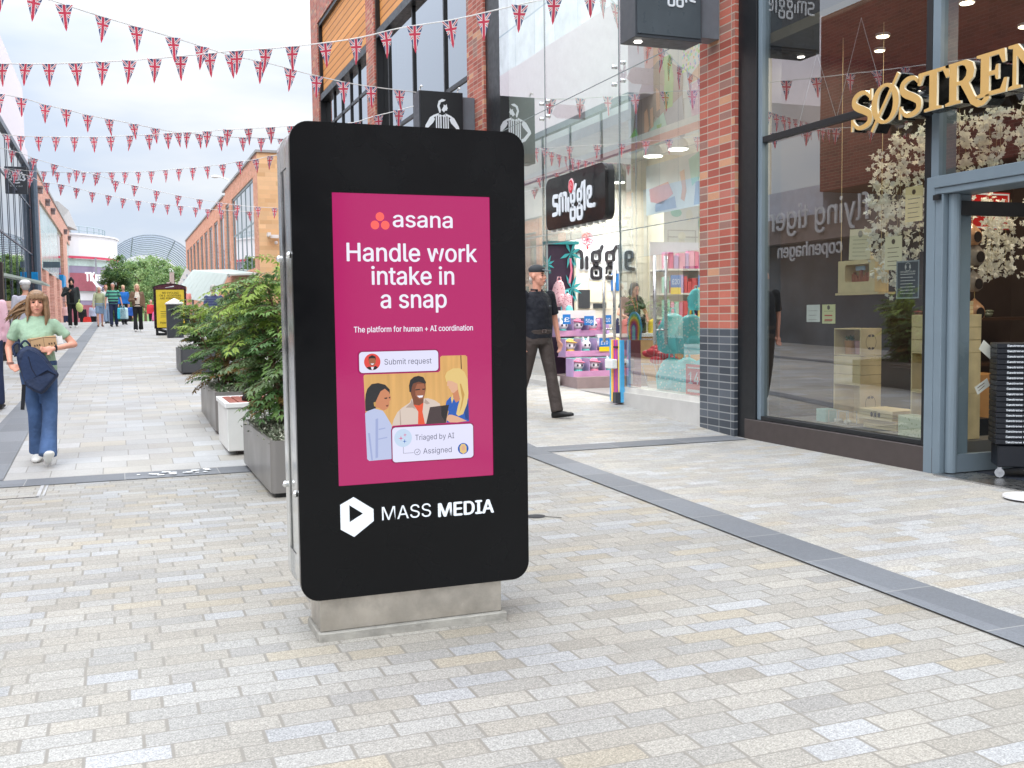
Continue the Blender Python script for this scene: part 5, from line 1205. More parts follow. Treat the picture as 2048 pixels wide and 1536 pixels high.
def crown_leaves(b, c, R, n, ls, nm, flat=0.0, clumps=40, lo=0.35):
    cl = []
    for k in range(clumps):
        d = rv(); r = RN.uniform(lo, 1.0) ** 0.6
        cl.append((Vector((c[0] + d.x * R[0] * r, c[1] + d.y * R[1] * r, c[2] + d.z * R[2] * r)), RN.uniform(0.12, 0.30), RN.randrange(nm)))
    for k in range(n):
        p, s, mi = RN.choice(cl)
        q = p + Vector((rv().x * R[0] * s, rv().y * R[1] * s, rv().z * R[2] * s * (0.45 if flat else 1))) * RN.uniform(0.2, 1.5)
        d = rv(); d.z *= 0.5; d = d.normalized()
        leaflet(b, q, d, rv(), ls * RN.uniform(0.6, 1.3), ls * 0.6, mi if RN.random() < 0.8 else RN.randrange(nm))
def tree(name, label, x, y, z, zc, R, n, ls, mats, tr=0.18, flat=0.0, clumps=40, group=None, lo=0.35):
    t = thing(name, label, 'tree', (x, y, z), 0, group)
    b = MB(); b.tube([(x, y, z - 0.3), (x + 0.03, y, (z + zc) / 2), (x, y, zc + R[2] * 0.5)], [tr, tr * 0.75, tr * 0.25], 8)
    for k in range(7):
        a = k * 2.4; zz = zc - R[2] * 0.4 + R[2] * 0.16 * k; b.tube([(x, y, zz), (x + R[0] * 0.6 * math.cos(a), y + R[1] * 0.6 * math.sin(a), zz + R[2] * 0.25)], [tr * 0.4, tr * 0.12], 5)
    b.build('trunk', STEM, t)
    c = MB(); crown_leaves(c, (x, y, zc), R, n, ls, len(mats), flat, clumps, lo); c.build('crown', mats, t)
    return t
TG = [leafmat('crown_green', (0.10, 0.19, 0.05)), leafmat('crown_light_green', (0.20, 0.30, 0.08)), leafmat('crown_deep_green', (0.05, 0.11, 0.04))]
TGD = [leafmat('hornbeam_green', (0.12, 0.23, 0.08)), leafmat('hornbeam_dark', (0.075, 0.15, 0.06)), leafmat('hornbeam_light', (0.21, 0.33, 0.11))]
TGP = [leafmat('wood_pale_green', (0.30, 0.43, 0.17)), leafmat('wood_yellow_green', (0.37, 0.48, 0.20)), leafmat('wood_mid_green', (0.20, 0.32, 0.13))]
tree('street_tree', 'rounded dark green street tree standing in front of the drum building', 0.0, 85, -0.3, 3.75, (1.22, 1.22, 2.6), 11000, 0.17, TGD, 0.14, 1.0, 150, lo=0.15)
for k, (x, y, zc, R) in enumerate(((2.1, 118, 5.0, (1.7, 2, 3.0)), (4.0, 124, 5.4, (2.1, 2, 3.2)), (5.9, 120, 4.6, (1.8, 2, 2.8)), (3.2, 140, 6.4, (2.8, 2, 3.2)), (1.4, 128, 4.2, (1.6, 2, 2.8)))):
    tree('woodland_tree', ('pale green tree under the left foot of the arched canopy', 'pale green tree under the middle of the arched canopy', 'pale green tree under the right foot of the arched canopy', 'tall pale tree farthest behind the arched canopy', 'low pale tree close behind the rounded street tree')[k], x, y, -0.4, zc, R, 6500, 0.26, TGP, 0.2, 0.5, 130, 'trees beyond the arched canopy')
struct(MB().add([(-90 + 6 * i, 170 + 10 * (j > 0), -1 if j == 0 else 6.5 + 1.2 * math.sin(i * 1.3) + 0.8 * math.sin(i * 2.9)) for i in range(40) for j in range(2)], [(2 * i, 2 * i + 2, 2 * i + 3, 2 * i + 1) for i in range(39)]), 'wooded_hill', mat('wooded_hillside', (0.15, 0.24, 0.10), 0.9, 0, 0.45, 0.5))

# ------------------------------------------------------------------ street furniture
bn = thing('bench', 'white block bench with red brown slats between two planters', 'bench', (1.2, 10.2, 0.05))
WB = mat('white_bench_panel', (222, 222, 218), 0.5, 0, 0.04, 6, dirt=0.06)
b = MB(); b.box(0.90, 1.60, 9.72, 10.66, 0.075, 0.475); b.build('seat_block', WB, bn, bevel=0.006)
b = MB(); b.box(0.99, 1.52, 9.80, 10.58, -0.02, 0.075); b.build('foot', DBROWN, bn)
b = MB(); b.box(0.885, 1.615, 9.705, 9.755, 0.478, 0.522); b.box(0.885, 0.93, 9.755, 10.625, 0.478, 0.522); b.box(1.57, 1.615, 9.755, 10.625, 0.478, 0.522); b.box(0.885, 1.615, 10.625, 10.675, 0.478, 0.522); b.build('seat_frame', WHITE, bn, bevel=0.004)
SLT = mat('red_brown_timber_slat', (146, 84, 72), 0.55, 0, 0.18, 8)
for k in range(7):
    x = 0.936 + 0.0905 * k; MB().box(x, x + 0.078, 9.757, 10.623, 0.492, 0.519).build('seat_slat', SLT, bn, bevel=0.003)
b = MB(); b.ell((1.17, 10.05, 0.585), (0.095, 0.15, 0.075)); b.ell((1.20, 10.18, 0.66), (0.07, 0.10, 0.12)); b.capsule((1.13, 9.94, 0.56), (1.10, 10.0, 0.54), 0.05, 0.04); b.tube([(1.17, 10.0, 0.66), (1.17, 10.06, 0.78), (1.19, 10.16, 0.77)], 0.012, 6)
b.build('bag', mat('black_nylon', (20, 21, 25), 0.5, 0, 0.2, 12, 0.4, 30), remesh=0.012, sm=4, label='black soft bag left lying on the slatted bench', cat='bag')
# litter bin
bi = thing('litter_bin', 'dark grey litter bin with a pale pyramid lid standing before the yellow notice board', 'litter bin', (1.63, 33.6, 0.72))
b = MB(); b.box(1.39, 1.87, 33.43, 33.95, 0.70, 1.76); b.build('bin_body', CHAR, bi, bevel=0.01)
b = MB(); b.loft([[Vector(p) for p in ((1.36, 33.4, 1.765), (1.9, 33.4, 1.765), (1.9, 33.98, 1.765), (1.36, 33.98, 1.765))], [Vector(p) for p in ((1.36, 33.4, 1.80), (1.9, 33.4, 1.80), (1.9, 33.98, 1.80), (1.36, 33.98, 1.80))], [Vector(p) for p in ((1.61, 33.67, 1.95), (1.65, 33.67, 1.95), (1.65, 33.71, 1.95), (1.61, 33.71, 1.95))]]); b.build('bin_lid', WHITE, bi)
b = MB(); b.box(1.5, 1.76, 33.415, 33.429, 1.52, 1.66); b.build('bin_slot', BLK, bi)
# yellow notice board
nbz = thing('notice_board', 'black arched free standing board with a yellow no cycling notice', 'notice board', (1.59, 35.6, 0.78))
b = MB(); P = [(1.08, 1.0), (2.10, 1.0), (2.10, 2.37), (1.95, 2.43), (1.75, 2.465), (1.59, 2.475), (1.43, 2.465), (1.23, 2.43), (1.08, 2.37)]
b.poly(P, front(35.5), -0.12, 0.0); b.build('board_frame', mat('glossy_plum_black', (40, 26, 32), 0.25), nbz, bevel=0.008)
b = MB(); b.poly([(1.12, 2.29), (2.06, 2.29), (2.06, 2.36), (1.93, 2.405), (1.59, 2.445), (1.25, 2.405), (1.12, 2.36)], front(35.497), 0, 0.004); b.build('arch_panel', mat('plum_panel', (84, 44, 54), 0.3), nbz)
b = MB(); b.poly([(1.45, 2.345), (1.58, 2.365), (1.7, 2.40), (1.73, 2.385), (1.72, 2.36), (1.6, 2.35), (1.46, 2.33)], front(35.49), 0, 0.002); b.build('arrow_emblem', PRINTW, nbz)
b = MB(); b.box(1.2, 1.98, 35.40, 35.72, 0.72, 0.86); b.tube([(1.2, 35.56, 0.98), (1.45, 35.56, 0.90), (1.75, 35.56, 0.90), (1.98, 35.56, 0.98)], 0.05, 8); b.box(1.12, 1.2, 35.5, 35.62, 0.72, 1.0); b.box(1.98, 2.06, 35.5, 35.62, 0.72, 1.0); b.build('foot', BLK, nbz)
b = MB(); b.box(1.16, 2.03, 35.485, 35.499, 1.035, 2.265); pst = b.build('notice_poster', mat('yellow_poster', (226, 200, 62), 0.5), nbz)
FQ = front(35.482); b = MB()
b.text('NO CYCLING', FQ, 1.36, 2.135, 1.86, 0.062, 0, off=0.012); b.text('OR E-SCOOTERS', FQ, 1.27, 2.045, 1.94, 0.062, 0, off=0.012); b.text('ARE PERMITTED', FQ, 1.28, 1.955, 1.93, 0.062, 0, off=0.012)
b.text('Please', FQ, 1.26, 1.165, 1.48, 0.06, 0, off=0.01)
for k in range(4): b.ribbon([(1.28, 1.56 - 0.06 * k), (1.92 - 0.05 * (k % 2), 1.56 - 0.06 * k)], 0.014, FQ, 0)
b.build('notice_lettering', mat('olive_black_ink', (74, 66, 32), 0.6), pst)
b = MB(); b.ribbon(circle(1.595, 1.76, 0.135, 28), 0.03, FQ, 0.001, None, closed=True); b.ribbon([(1.50, 1.85), (1.69, 1.67)], 0.028, FQ, 0.0016); b.build('prohibition_ring', mat('orange_red_ink', (214, 108, 48), 0.6), pst)
b = MB()
for u in (1.545, 1.645): b.ribbon(circle(u, 1.74, 0.038, 16), 0.01, FQ, 0.0005, None, closed=True)
b.ribbon([(1.545, 1.74), (1.585, 1.80), (1.63, 1.80), (1.645, 1.74)], 0.01, FQ, 0.0005); b.build('cycle_symbol', mat('olive_black_ink', (74, 66, 32), 0.6), pst)
# dark post at the street's left edge
b = MB(); b.box(-2.55, -2.25, 24.0, 24.3, 0.3, 2.55); b.box(-2.7, -2.2, 23.9, 24.4, 0.3, 0.62); b.build('sign_column', mat('black_brown_column', (48, 40, 40), 0.5), bevel=0.01, label='dark brown column standing behind the walking woman at the far kerb', cat='column')
b = MB(); b.loft([[Vector(p) for p in ((-3.3, 30, 2.7), (-1.85, 30, 2.35), (-1.85, 30, 2.30), (-3.3, 30, 2.62))], [Vector(p) for p in ((-3.3, 33, 2.7), (-1.85, 33, 2.35), (-1.85, 33, 2.30), (-3.3, 33, 2.62))]]); b.box(-3.3, -3.2, 31, 31.1, 0.6, 2.7); b.build('shelter_roof', mat('sage_shelter', (176, 190, 182), 0.5), label='small pale sage shelter roof by the glass store front', cat='shelter')
b = MB()
for k in range(6): b.box(-2.68, -2.25, 28.0, 28.3, 0.95 + 0.14 * k, 1.07 + 0.14 * k)
b.box(-2.68, -2.25, 28.02, 28.28, 0.5, 1.8); b.build('crate_stack', mat('salmon_crates', (224, 186, 168), 0.6), label='stack of pale salmon crates behind the dark column', cat='crates')

# ------------------------------------------------------------------ goods in the gift shop
# counter with cupboards
ct = thing('shop_counter', 'long oak shop counter with a white top in the gift shop', 'counter', (8.2, 14.6, 0.2))
b = MB(); b.box(6.95, 9.6, 14.42, 15.05, 0.21, 0.93); b.build('counter_front', OAK, ct)
b = MB(); b.box(6.92, 9.62, 14.39, 15.08, 0.93, 0.985); b.build('counter_top', WHITE, ct, bevel=0.004)
b = MB()
for x in (7.45, 8.0, 8.55, 9.1): b.box(x, x + 0.008, 14.412, 14.42, 0.24, 0.92)
b.build('door_joint', DBROWN, ct)
# letters on the back wall
FWL = front(16.18)
wl = thing('wall_lettering', 'black cut-out letters with white haloes and a red rose outline on the boarded wall', 'sign', (7.4, 16.18, 2.0))
b = MB(); logo(b, FWL, 6.92, 2.07, 0.31, 'smiggle', 0.36, 0.004, 0.010, 0, 0, sx=1.08); b.build('letter_halo', PRINTW, wl)
b = MB(); logo(b, FWL, 6.92, 2.07, 0.31, 'smiggle', 0.19, 0.011, 0.03, 0, 0, sx=1.08); b.build('letter_face', mat('charcoal_letters', (40, 40, 46), 0.4), wl)
b = MB(); b.poly(circle(7.60, 2.585, 0.135, 24), FWL, 0.003, 0.008); b.build('rose_halo', PRINTW, wl)
b = MB()
for a in range(7): b.ribbon(circle(7.60 + 0.055 * math.cos(a * 0.9), 2.59 + 0.055 * math.sin(a * 0.9), 0.055, 14), 0.011, FWL, 0.011 + 0.001 * a, None, closed=True)
b.ribbon([(7.60, 2.47), (7.605, 2.42)], 0.03, FWL, 0.01); b.build('rose_outline', ROSE, wl)
# toy display stand
st = thing('toy_display_stand', 'stepped pink and lilac cardboard display stand holding boxed rabbit toys', 'display stand', (6.74, 14.5, 0.2))
PKC = mat('pink_card', (204, 150, 190), 0.5); LIL = mat('lilac_card', (178, 150, 192), 0.5); TAU = mat('taupe_card', (150, 132, 132), 0.6); AQU = mat('aqua_card', (150, 214, 208), 0.5); ORC = mat('orange_card', (240, 160, 84), 0.5)
b = MB(); b.box(6.26, 7.42, 13.7, 14.75, 0.205, 0.37); b.build('stand_base', TAU, st)
rows = [(0.37, 13.86, 4, 6.27, 0.265), (0.66, 14.16, 4, 6.28, 0.26), (0.965, 14.46, 3, 6.29, 0.255)]
b = MB(); bi_ = MB()
for z, y, n, x0, w in rows:
    b.box(x0, x0 + w * n, y - 0.012, y, z, z + 0.085, 0); b.box(x0, x0 + w * n, y, y + 0.30, z - 0.012, z, 0)
    for k in range(n + 1): b.box(x0 + w * k - 0.006, x0 + w * k + 0.006, y, y + 0.26, z, z + 0.27, 1)
    bi_.box(x0, x0 + w * n, y + 0.26, y + 0.27, z, z + 0.275)
b.build('stand_tray', [PKC, LIL], st); bi_.build('stand_back', AQU, st)
b = MB(); b.box(6.27, 7.0, 14.62, 14.64, 1.24, 1.36); b.build('header_card', WHITE, st)
# boxed toy: body, ears, hat
WTY = mat('white_plush', (236, 232, 236), 0.8, 0, 0.03, 20, 0.3, 90); TQ = mat('turquoise_plush', (110, 206, 196), 0.8); HPK = mat('pink_felt', (240, 140, 170), 0.8); HST = mat('straw_felt', (236, 196, 110), 0.8); EYE = mat('dark_eye', (50, 60, 74), 0.2)
def toy(x, y, z, hat, hm, bm, lb):
    t = thing('rabbit_toy', lb, 'toy', (x, y, z), 0, 'rabbit toys on the display stand')
    b = MB(); b.ell((x, y, z + 0.135), (0.085, 0.07, 0.075)); b.build('head', WTY, t, smooth=True)
    b = MB(); b.ell((x, y, z + 0.045), (0.07, 0.055, 0.05)); b.capsule((x - 0.06, y - 0.03, z + 0.03), (x - 0.085, y - 0.05, z + 0.02), 0.024, 0.02); b.capsule((x + 0.06, y - 0.03, z + 0.03), (x + 0.085, y - 0.05, z + 0.02), 0.024, 0.02); b.build('body', bm, t, smooth=True)
    for sx in (-1, 1):
        b = MB(); b.ell((x + sx * 0.034, y - 0.062, z + 0.138), (0.016, 0.010, 0.020)); b.build('eye', EYE, t, smooth=True)
    b = MB()
    if hat == 'hat': b.ell((x, y - 0.01, z + 0.19), (0.115, 0.085, 0.016), M=Matrix.Rotation(0.15, 3, 'Y')); b.ell((x, y, z + 0.205), (0.058, 0.05, 0.035)); b.build('sun_hat', hm, t, smooth=True)
    else:
        for sx in (-1, 1): b.capsule((x + sx * 0.03, y, z + 0.19), (x + sx * 0.045, y, z + 0.25), 0.022, 0.016)
        b.build('ear', hm, t, smooth=True)
    return t
# names of the ten toys by row
TL = [('hat', HPK, TQ, 'toy with pink hat at the start of the bottom tray'), ('hat', HPK, HPK, 'toy with pink hat and pink body second in the bottom tray'), ('ear', WTY, TQ, 'white eared toy third in the bottom tray'), ('ear', HPK, HPK, 'pink eared toy at the end of the bottom tray'),
      ('hat', HST, HST, 'toy with a straw hat at the start of the middle tray'), ('ear', WTY, TQ, 'white eared turquoise toy second in the middle tray'), ('ear', WTY, LIL, 'toy behind the blue price card in the middle tray'), ('hat', HST, PKC, 'toy with a tilted straw hat at the end of the middle tray'),
      ('ear', WTY, TQ, 'white eared toy at the start of the top tray'), ('hat', HPK, PKC, 'toy with a broad pink hat in the middle of the top tray'), ('ear', WTY, HPK, 'toy with tall white ears at the end of the top tray')]
i = 0
for z, y, n, x0, w in rows:
    for k in range(n): toy(x0 + w * (k + 0.5), y + 0.12, z + 0.03, *TL[i][:3], 'rabbit ' + TL[i][3]); i += 1
def price_card(x, y, z, txt, w=0.16, h=0.15, lab='', two=True, F=None):
    t = thing('price_card', lab, 'price card', (x, y, z), 0, 'blue price cards in the gift shop'); F = F or front(y)
    b = MB(); b.poly([(x, z), (x + w, z), (x + w, z + h), (x, z + h)], F, -0.004, 0, 0); b.build('card', mat('price_blue', (36, 118, 196), 0.45), t)
    if two: b = MB(); b.poly([(x, z - h * 0.55), (x + w, z - h * 0.55), (x + w, z - 0.001), (x, z - 0.001)], F, -0.004, 0, 0); b.build('yellow_card', mat('price_yellow', (238, 208, 40), 0.45), t)
    b = MB(); b.text(txt, F, x + w * 0.14, z + h * 0.26, x + w * 0.86, h * 0.42, 0.002, off=0.01); b.build('card_lettering', PRINTW, t)
price_card(6.83, 14.13, 0.80, '£10', 0.17, 0.13, 'blue and yellow price card on the middle tray of the toy stand')
price_card(6.30, 14.30, 1.15, '£', 0.13, 0.15, 'blue card by the palm tree board', False); price_card(6.66, 14.30, 1.13, '50p', 0.16, 0.14, 'blue fifty pence card hanging over the counter', False); price_card(6.97, 14.30, 1.14, '£10', 0.15, 0.14, 'blue ten pound card hanging beside the door handle', False)
price_card(8.50, 14.88, 1.72, '£20', 0.19, 0.20, 'blue and yellow price card at the near end of the stocked shelf'); price_card(9.02, 14.88, 1.72, '£20', 0.17, 0.20, 'blue and yellow price card at the far end of the stocked shelf')
# palm tree board with bags
pb = thing('palm_tree_board', 'tall dark purple display board with turquoise palm leaves and a cream edge', 'display board', (6.66, 15.2, 0.2))
b = MB(); b.box(6.42, 6.92, 15.2, 15.24, 0.21, 2.42); b.build('board', mat('aubergine_board', (66, 48, 72), 0.5), pb)
b = MB(); b.box(6.895, 6.925, 15.18, 15.2, 0.9, 2.3); b.build('cream_edge', CREAM, pb)
TEA = mat('teal_card', (72, 184, 190), 0.5)
b = MB()
for cu, cv, s in ((6.83, 2.28, 0.20), (6.84, 1.72, 0.19), (6.42, 2.1, 0.13)):
    for a in (-60, -20, 20, 60, 120, 200, 250, 290): b.poly([(cu, cv), (cu + s * 0.5 * math.cos(rad(a + 14)), cv + s * 0.6 * math.sin(rad(a + 14))), (cu + s * math.cos(rad(a)), cv + s * 1.3 * math.sin(rad(a))), (cu + s * 0.5 * math.cos(rad(a - 14)), cv + s * 0.6 * math.sin(rad(a - 14)))], front(15.17 - 0.001 * (a % 7)), 0, 0.003)
b.build('palm_leaf', TEA, pb)
b = MB(); b.ribbon([(6.82, 2.2), (6.84, 2.0), (6.80, 1.8)], 0.035, front(15.16), 0, 0.004); b.ribbon([(6.84, 1.6), (6.80, 1.3), (6.82, 1.1)], 0.035, front(15.16), 0, 0.004); b.build('palm_trunk', HPK, pb)
b = MB(); b.poly([(6.72, 0.98), (6.92, 0.95), (6.92, 1.30), (6.82, 1.35)], front(15.16), 0, 0.004); b.build('lime_shape', mat('lime_card', (146, 204, 60), 0.5), pb)
b = MB(); b.box(6.4, 6.95, 15.1, 15.3, 2.42, 2.47); b.build('board_header', TEA, pb)
def backpack(x, y, z, h, body, pocket, lb, grp, kx=1.0, name='backpack'):
    t = thing(name, lb, 'backpack', (x, y, z), 0, grp)
    s = h / 0.42
    b = MB(); b.loft([[Vector((x + kx * rx * s * math.cos(2 * PI * k / 20) * (abs(math.cos(2 * PI * k / 20)) ** -0.25 if abs(math.cos(2 * PI * k / 20)) > 0.1 else 1), y + ry * s * math.sin(2 * PI * k / 20), z + zz * s)) for k in range(20)] for rx, ry, zz in ((0.09, 0.05, 0.0), (0.145, 0.085, 0.02), (0.155, 0.095, 0.16), (0.145, 0.085, 0.30), (0.10, 0.06, 0.39), (0.03, 0.03, 0.42))])
    b.build('body', body, t, smooth=True, remesh=0.012 * s, sm=2)
    b = MB(); b.ell((x, y - 0.09 * s, z + 0.11 * s), (0.115 * s * kx, 0.045 * s, 0.095 * s)); b.build('pocket', pocket, t, smooth=True)
    b = MB(); b.tube([(x - 0.035 * s, y, z + 0.40 * s), (x - 0.025 * s, y, z + 0.47 * s), (x + 0.025 * s, y, z + 0.47 * s), (x + 0.035 * s, y, z + 0.40 * s)], 0.010 * s, 6); b.build('loop_handle', pocket, t)
    for sx in (-1, 1):
        b = MB(); b.tube([(x + sx * 0.07 * s * kx, y + 0.07 * s, z + 0.36 * s), (x + sx * 0.15 * s * kx, y + 0.06 * s, z + 0.22 * s), (x + sx * 0.13 * s * kx, y + 0.05 * s, z + 0.03 * s)], 0.014 * s, 6); b.build('shoulder_strap', pocket, t)
    return t
def pattern(name, c1, c2, sc):
    m, t, bb, out = newmat(name); n = t.N('ShaderNodeTexVoronoi'); n.inputs['Scale'].default_value = sc; t.L(t.pos(), n.inputs['Vector'])
    t.L(t.mix(t.rng(n.outputs['Distance'], 0.25, 0.4, 1, 0), lin(c1) + (1,), lin(c2) + (1,)), bb.inputs['Base Color']); bb.inputs['Roughness'].default_value = 0.6
    return m
TEALP = pattern('teal_pattern_cloth', (130, 238, 240), (220, 250, 248), 26); TEAL2 = mat('teal_cloth', (136, 240, 244), 0.6); PINKP = pattern('pink_pattern_cloth', (244, 196, 204), (196, 110, 130), 34)
backpack(6.53, 14.95, 1.42, 0.42, PINKP, PINKP, 'pale pink patterned backpack hanging on the palm tree board', 'backpacks for sale', 0.62)
backpack(6.62, 14.85, 1.27, 0.36, PINKP, TEAL2, 'second pink patterned backpack with turquoise straps below the first', 'backpacks for sale', 0.62)
backpack(6.60, 14.8, 1.03, 0.28, TEAL2, TEALP, 'turquoise lunch bag hanging under the pink backpacks', 'backpacks for sale')
for x, y, z, h, lb in ((6.38, 11.12, 0.80, 0.50, 'teal patterned backpack in the upper row nearest the rainbow totem'), (6.40, 10.72, 0.80, 0.48, 'teal patterned backpack in the upper row beside the brick pier'), (6.38, 11.15, 0.27, 0.48, 'teal patterned backpack at the front of the lower row'), (6.42, 10.85, 0.27, 0.49, 'teal patterned backpack in the middle of the lower row'), (6.45, 10.5, 0.27, 0.49, 'teal patterned backpack in the lower row touching the brick pier'), (6.7, 11.1, 1.33, 0.27, 'small teal backpack on top of the rail above the others'), (6.85, 10.75, 1.36, 0.25, 'small teal backpack half hidden behind the brick pier')):
    backpack(x, y, z, h, TEALP if 'patterned' in lb else TEAL2, TEAL2 if 'patterned' in lb else TEALP, lb, 'backpacks for sale')
rk = thing('display_rail', 'chrome upright display rail carrying teal backpacks', 'display rail', (6.8, 10.7, 0.2)); b = MB()
for y in (10.35, 11.1): b.tube([(6.85, y, 0.2), (6.85, y, 1.35)], 0.02, 8)
for z in (1.34, 0.82): b.tube([(6.85, 10.3, z), (6.85, 11.15, z)], 0.014, 8)
b.build('rail_frame', STEELB, rk)
# wire bin with red pouches
wbk = thing('wire_basket', 'wire basket on legs filled with red pouches', 'basket', (7.0, 12.4, 0.2)); b = MB()
for k in range(11): x = 6.76 + 0.046 * k; b.tube([(x, 12.3, 0.60), (x, 12.28, 0.94)], 0.004, 5)
for z in (0.60, 0.94): b.tube([(6.74, 12.29, z), (7.24, 12.29, z), (7.24, 12.7, z), (6.74, 12.7, z), (6.74, 12.29, z)], 0.006, 5)
for x in (6.78, 7.2):
    for y in (12.32, 12.68): b.tube([(x, y, 0.6), (x + (0.12 if x < 7 else -0.12), y, 0.21)], 0.006, 5)
b.build('wire_frame', STEELB, wbk)
RP = mat('red_satin', (206, 36, 56), 0.3, 0, 0.1)
for k in range(9):
    x, y, z = 6.85 + 0.12 * (k % 3) + 0.02 * RN.random(), 12.4 + 0.1 * (k // 3), 0.66 + 0.06 * (k % 2) + 0.04 * (k // 3)
    b = MB(); b.ell((x, y, z), (0.115, 0.07, 0.055), 12, 7, Matrix.Rotation(RN.uniform(-0.3, 0.3), 3, 'Y')); b.build('pouch', RP, smooth=True, label='shiny red pouch heaped in the wire basket', cat='pouch', group='red pouches in the wire basket')
# rainbow totem and arch board
RB = [mat('rb_' + n, c, 0.45) for n, c in (('sky', (84, 176, 226)), ('yellow', (248, 220, 90)), ('green', (120, 196, 130)), ('violet', (150, 70, 170)), ('magenta', (216, 60, 120)), ('orange', (240, 140, 70)), ('aqua', (140, 210, 220)))]
tt = thing('rainbow_totem', 'upright rainbow striped cardboard dispenser standing at the shop doorway', 'dispenser', (5.95, 11.85, 0.18))
b = MB(); FXT = street(5.93)
order = (0, 1, 5, 3, 4, 3, 1, 0)
for k, mi in enumerate(order): b.poly([(-11.965 + 0.0395 * k, 0.17), (-11.965 + 0.0395 * (k + 1), 0.17), (-11.965 + 0.0395 * (k + 1), 0.965), (-11.965 + 0.0395 * k, 0.965)], FXT, -0.05, 0.0, mi)
b.build('striped_column', RB, tt)
b = MB(); b.box(5.84, 5.92, 11.72, 11.93, 0.60, 0.72); b.build('white_tray', WHITE, tt, bevel=0.01)
b = MB(); b.box(5.915, 5.929, 11.72, 11.83, 0.865, 0.885); b.build('slot', BLK, tt)
b = MB(); b.box(5.86, 5.93, 11.66, 11.74, 0.165, 0.30); b.build('foot_block', CHAR, tt)
ab = thing('rainbow_board', 'rainbow arch board above a translucent red panel inside the shop glass', 'display board', (6.1, 11.6, 0.3))
b = MB(); FR = street(6.12)
for k, mi in enumerate((0, 2, 1, 5, 4, 3, 6)):
    r = 0.20 - 0.026 * k; b.poly([(-11.645 + r * 1.0 * math.cos(rad(a)), 1.10 + r * 1.12 * math.sin(rad(a))) for a in range(0, 181, 12)] + [(-11.645 - r * 0.85, 0.965), (-11.645 + r * 0.85, 0.965)], FR, -0.01 + 0.001 * k, 0.001 * k, mi)
b.build('rainbow_arch', RB, ab)
b = MB(); b.poly([(-11.79, 0.80), (-11.47, 0.80), (-11.47, 0.962), (-11.79, 0.962)], FR, 0.0, 0.004); b.build('red_card', mat('deep_red_card', (150, 40, 52), 0.5), ab)
b = MB(); b.poly([(-11.8, 0.372), (-11.47, 0.372), (-11.47, 0.80), (-11.8, 0.80)], FR, -0.004, 0.0); b.build('rose_panel', mat('rose_translucent', (196, 120, 128), 0.3), ab)
b = MB(); b.poly([(-11.79, 0.40), (-11.69, 0.40), (-11.69, 0.56), (-11.79, 0.56)], FR, 0.002, 0.004); b.build('notice_card', WHITE, ab)
# red sale poster by the pier
sp = thing('sale_poster', 'red and white sale poster in the window corner beside the brick pier', 'poster', (6.03, 9.95, 0.37))
b = MB(); FPO = street(6.02); b.poly([(-10.2, 0.375), (-9.86, 0.375), (-9.86, 0.72), (-10.2, 0.72)], FPO, -0.003, 0.0); b.build('poster_sheet', mat('crimson_poster', (214, 46, 72), 0.5), sp)
b = MB(); b.text('1', FPO, -10.14, 0.50, None, 0.13, 0.002, off=0.02); b.text('4', FPO, -10.02, 0.50, None, 0.13, 0.002, off=0.02)
b.ribbon([(-10.16, 0.68), (-9.90, 0.68)], 0.018, FPO, 0.002)
b.ribbon([(-10.16, 0.42), (-9.90, 0.42)], 0.03, FPO, 0.002); b.build('poster_lettering', PRINTW, sp)
# stocked shelves
sh = thing('shelf_unit', 'stocked shelf unit in front of the cream partition', 'shelf unit', (8.8, 15.1, 0.2)); b = MB()
for z in (1.20, 1.60, 2.0): b.box(8.40, 9.7, 14.9, 15.4, z, z + 0.03)
b.box(8.40, 9.7, 15.4, 15.42, 0.99, 2.5, 0); b.build('shelf_board', PALEW, sh)
ST = [mat('stock_' + n, c, 0.5) for n, c in (('pink', (236, 160, 190)), ('lilac', (190, 160, 210)), ('navy', (40, 50, 84)), ('coral', (236, 110, 110)), ('mint', (160, 214, 196)), ('black', (36, 36, 42)), ('yellow', (240, 210, 80)), ('rose', (222, 90, 140)))]
k = 0
for zi, z in enumerate((1.23, 1.63, 2.03)):
    x = 8.43
    while x < 9.62:
        w = RN.uniform(0.05, 0.11); h = RN.uniform(0.18, 0.30); m = ST[(0, 1, 0, 7, 1)[k % 5]] if zi == 2 else ST[RN.randrange(8)]
        q = MB(); q.box(x, x + w, 14.93, 15.06, z + 0.002, z + h); q.box(x + w * 0.2, x + w * 0.8, 14.925, 14.93, z + h * 0.4, z + h * 0.75)
        q.build('stationery_pack', m, bevel=0.006, label=('pink and lilac pack standing on the top shelf' if zi == 2 else ('coloured pack on the middle shelf' if zi else 'coloured pack on the lowest shelf')) + ' by the cream partition', cat='stationery pack', group='packs on shelf row %d' % (zi + 1)); x += w + 0.012; k += 1
cp = thing('wall_picture', 'cream cartoon panel with a small spaceman on a green hill and green clouds', 'wall picture', (9.2, 15.6, 2.2)); FCP = front(15.60)
b = MB(); b.poly([(8.86, 2.60), (9.45, 2.60), (9.45, 2.615), (8.86, 2.615)], FCP, 0, 0.002); b.ribbon([(8.86, 2.25), (9.40, 2.25), (9.40, 2.72), (8.86, 2.72)], 0.012, FCP, 0, 0.002, closed=True); b.build('frame_line', mat('beige_line', (190, 170, 140), 0.6), cp)
b = MB(); b.poly([(8.88, 2.27)] + [(9.13 + 0.25 * math.cos(rad(a)), 2.27 + 0.17 * math.sin(rad(a))) for a in range(180, -1, -15)], FCP, 0, 0.001); b.poly(circle(9.02, 3.02, 0.11, 18, 0.07), FCP, 0, 0.001); b.poly(circle(9.62, 2.86, 0.16, 18, 0.2), FCP, 0, 0.001); b.build('green_shape', mat('soft_green', (160, 204, 160), 0.6), cp)
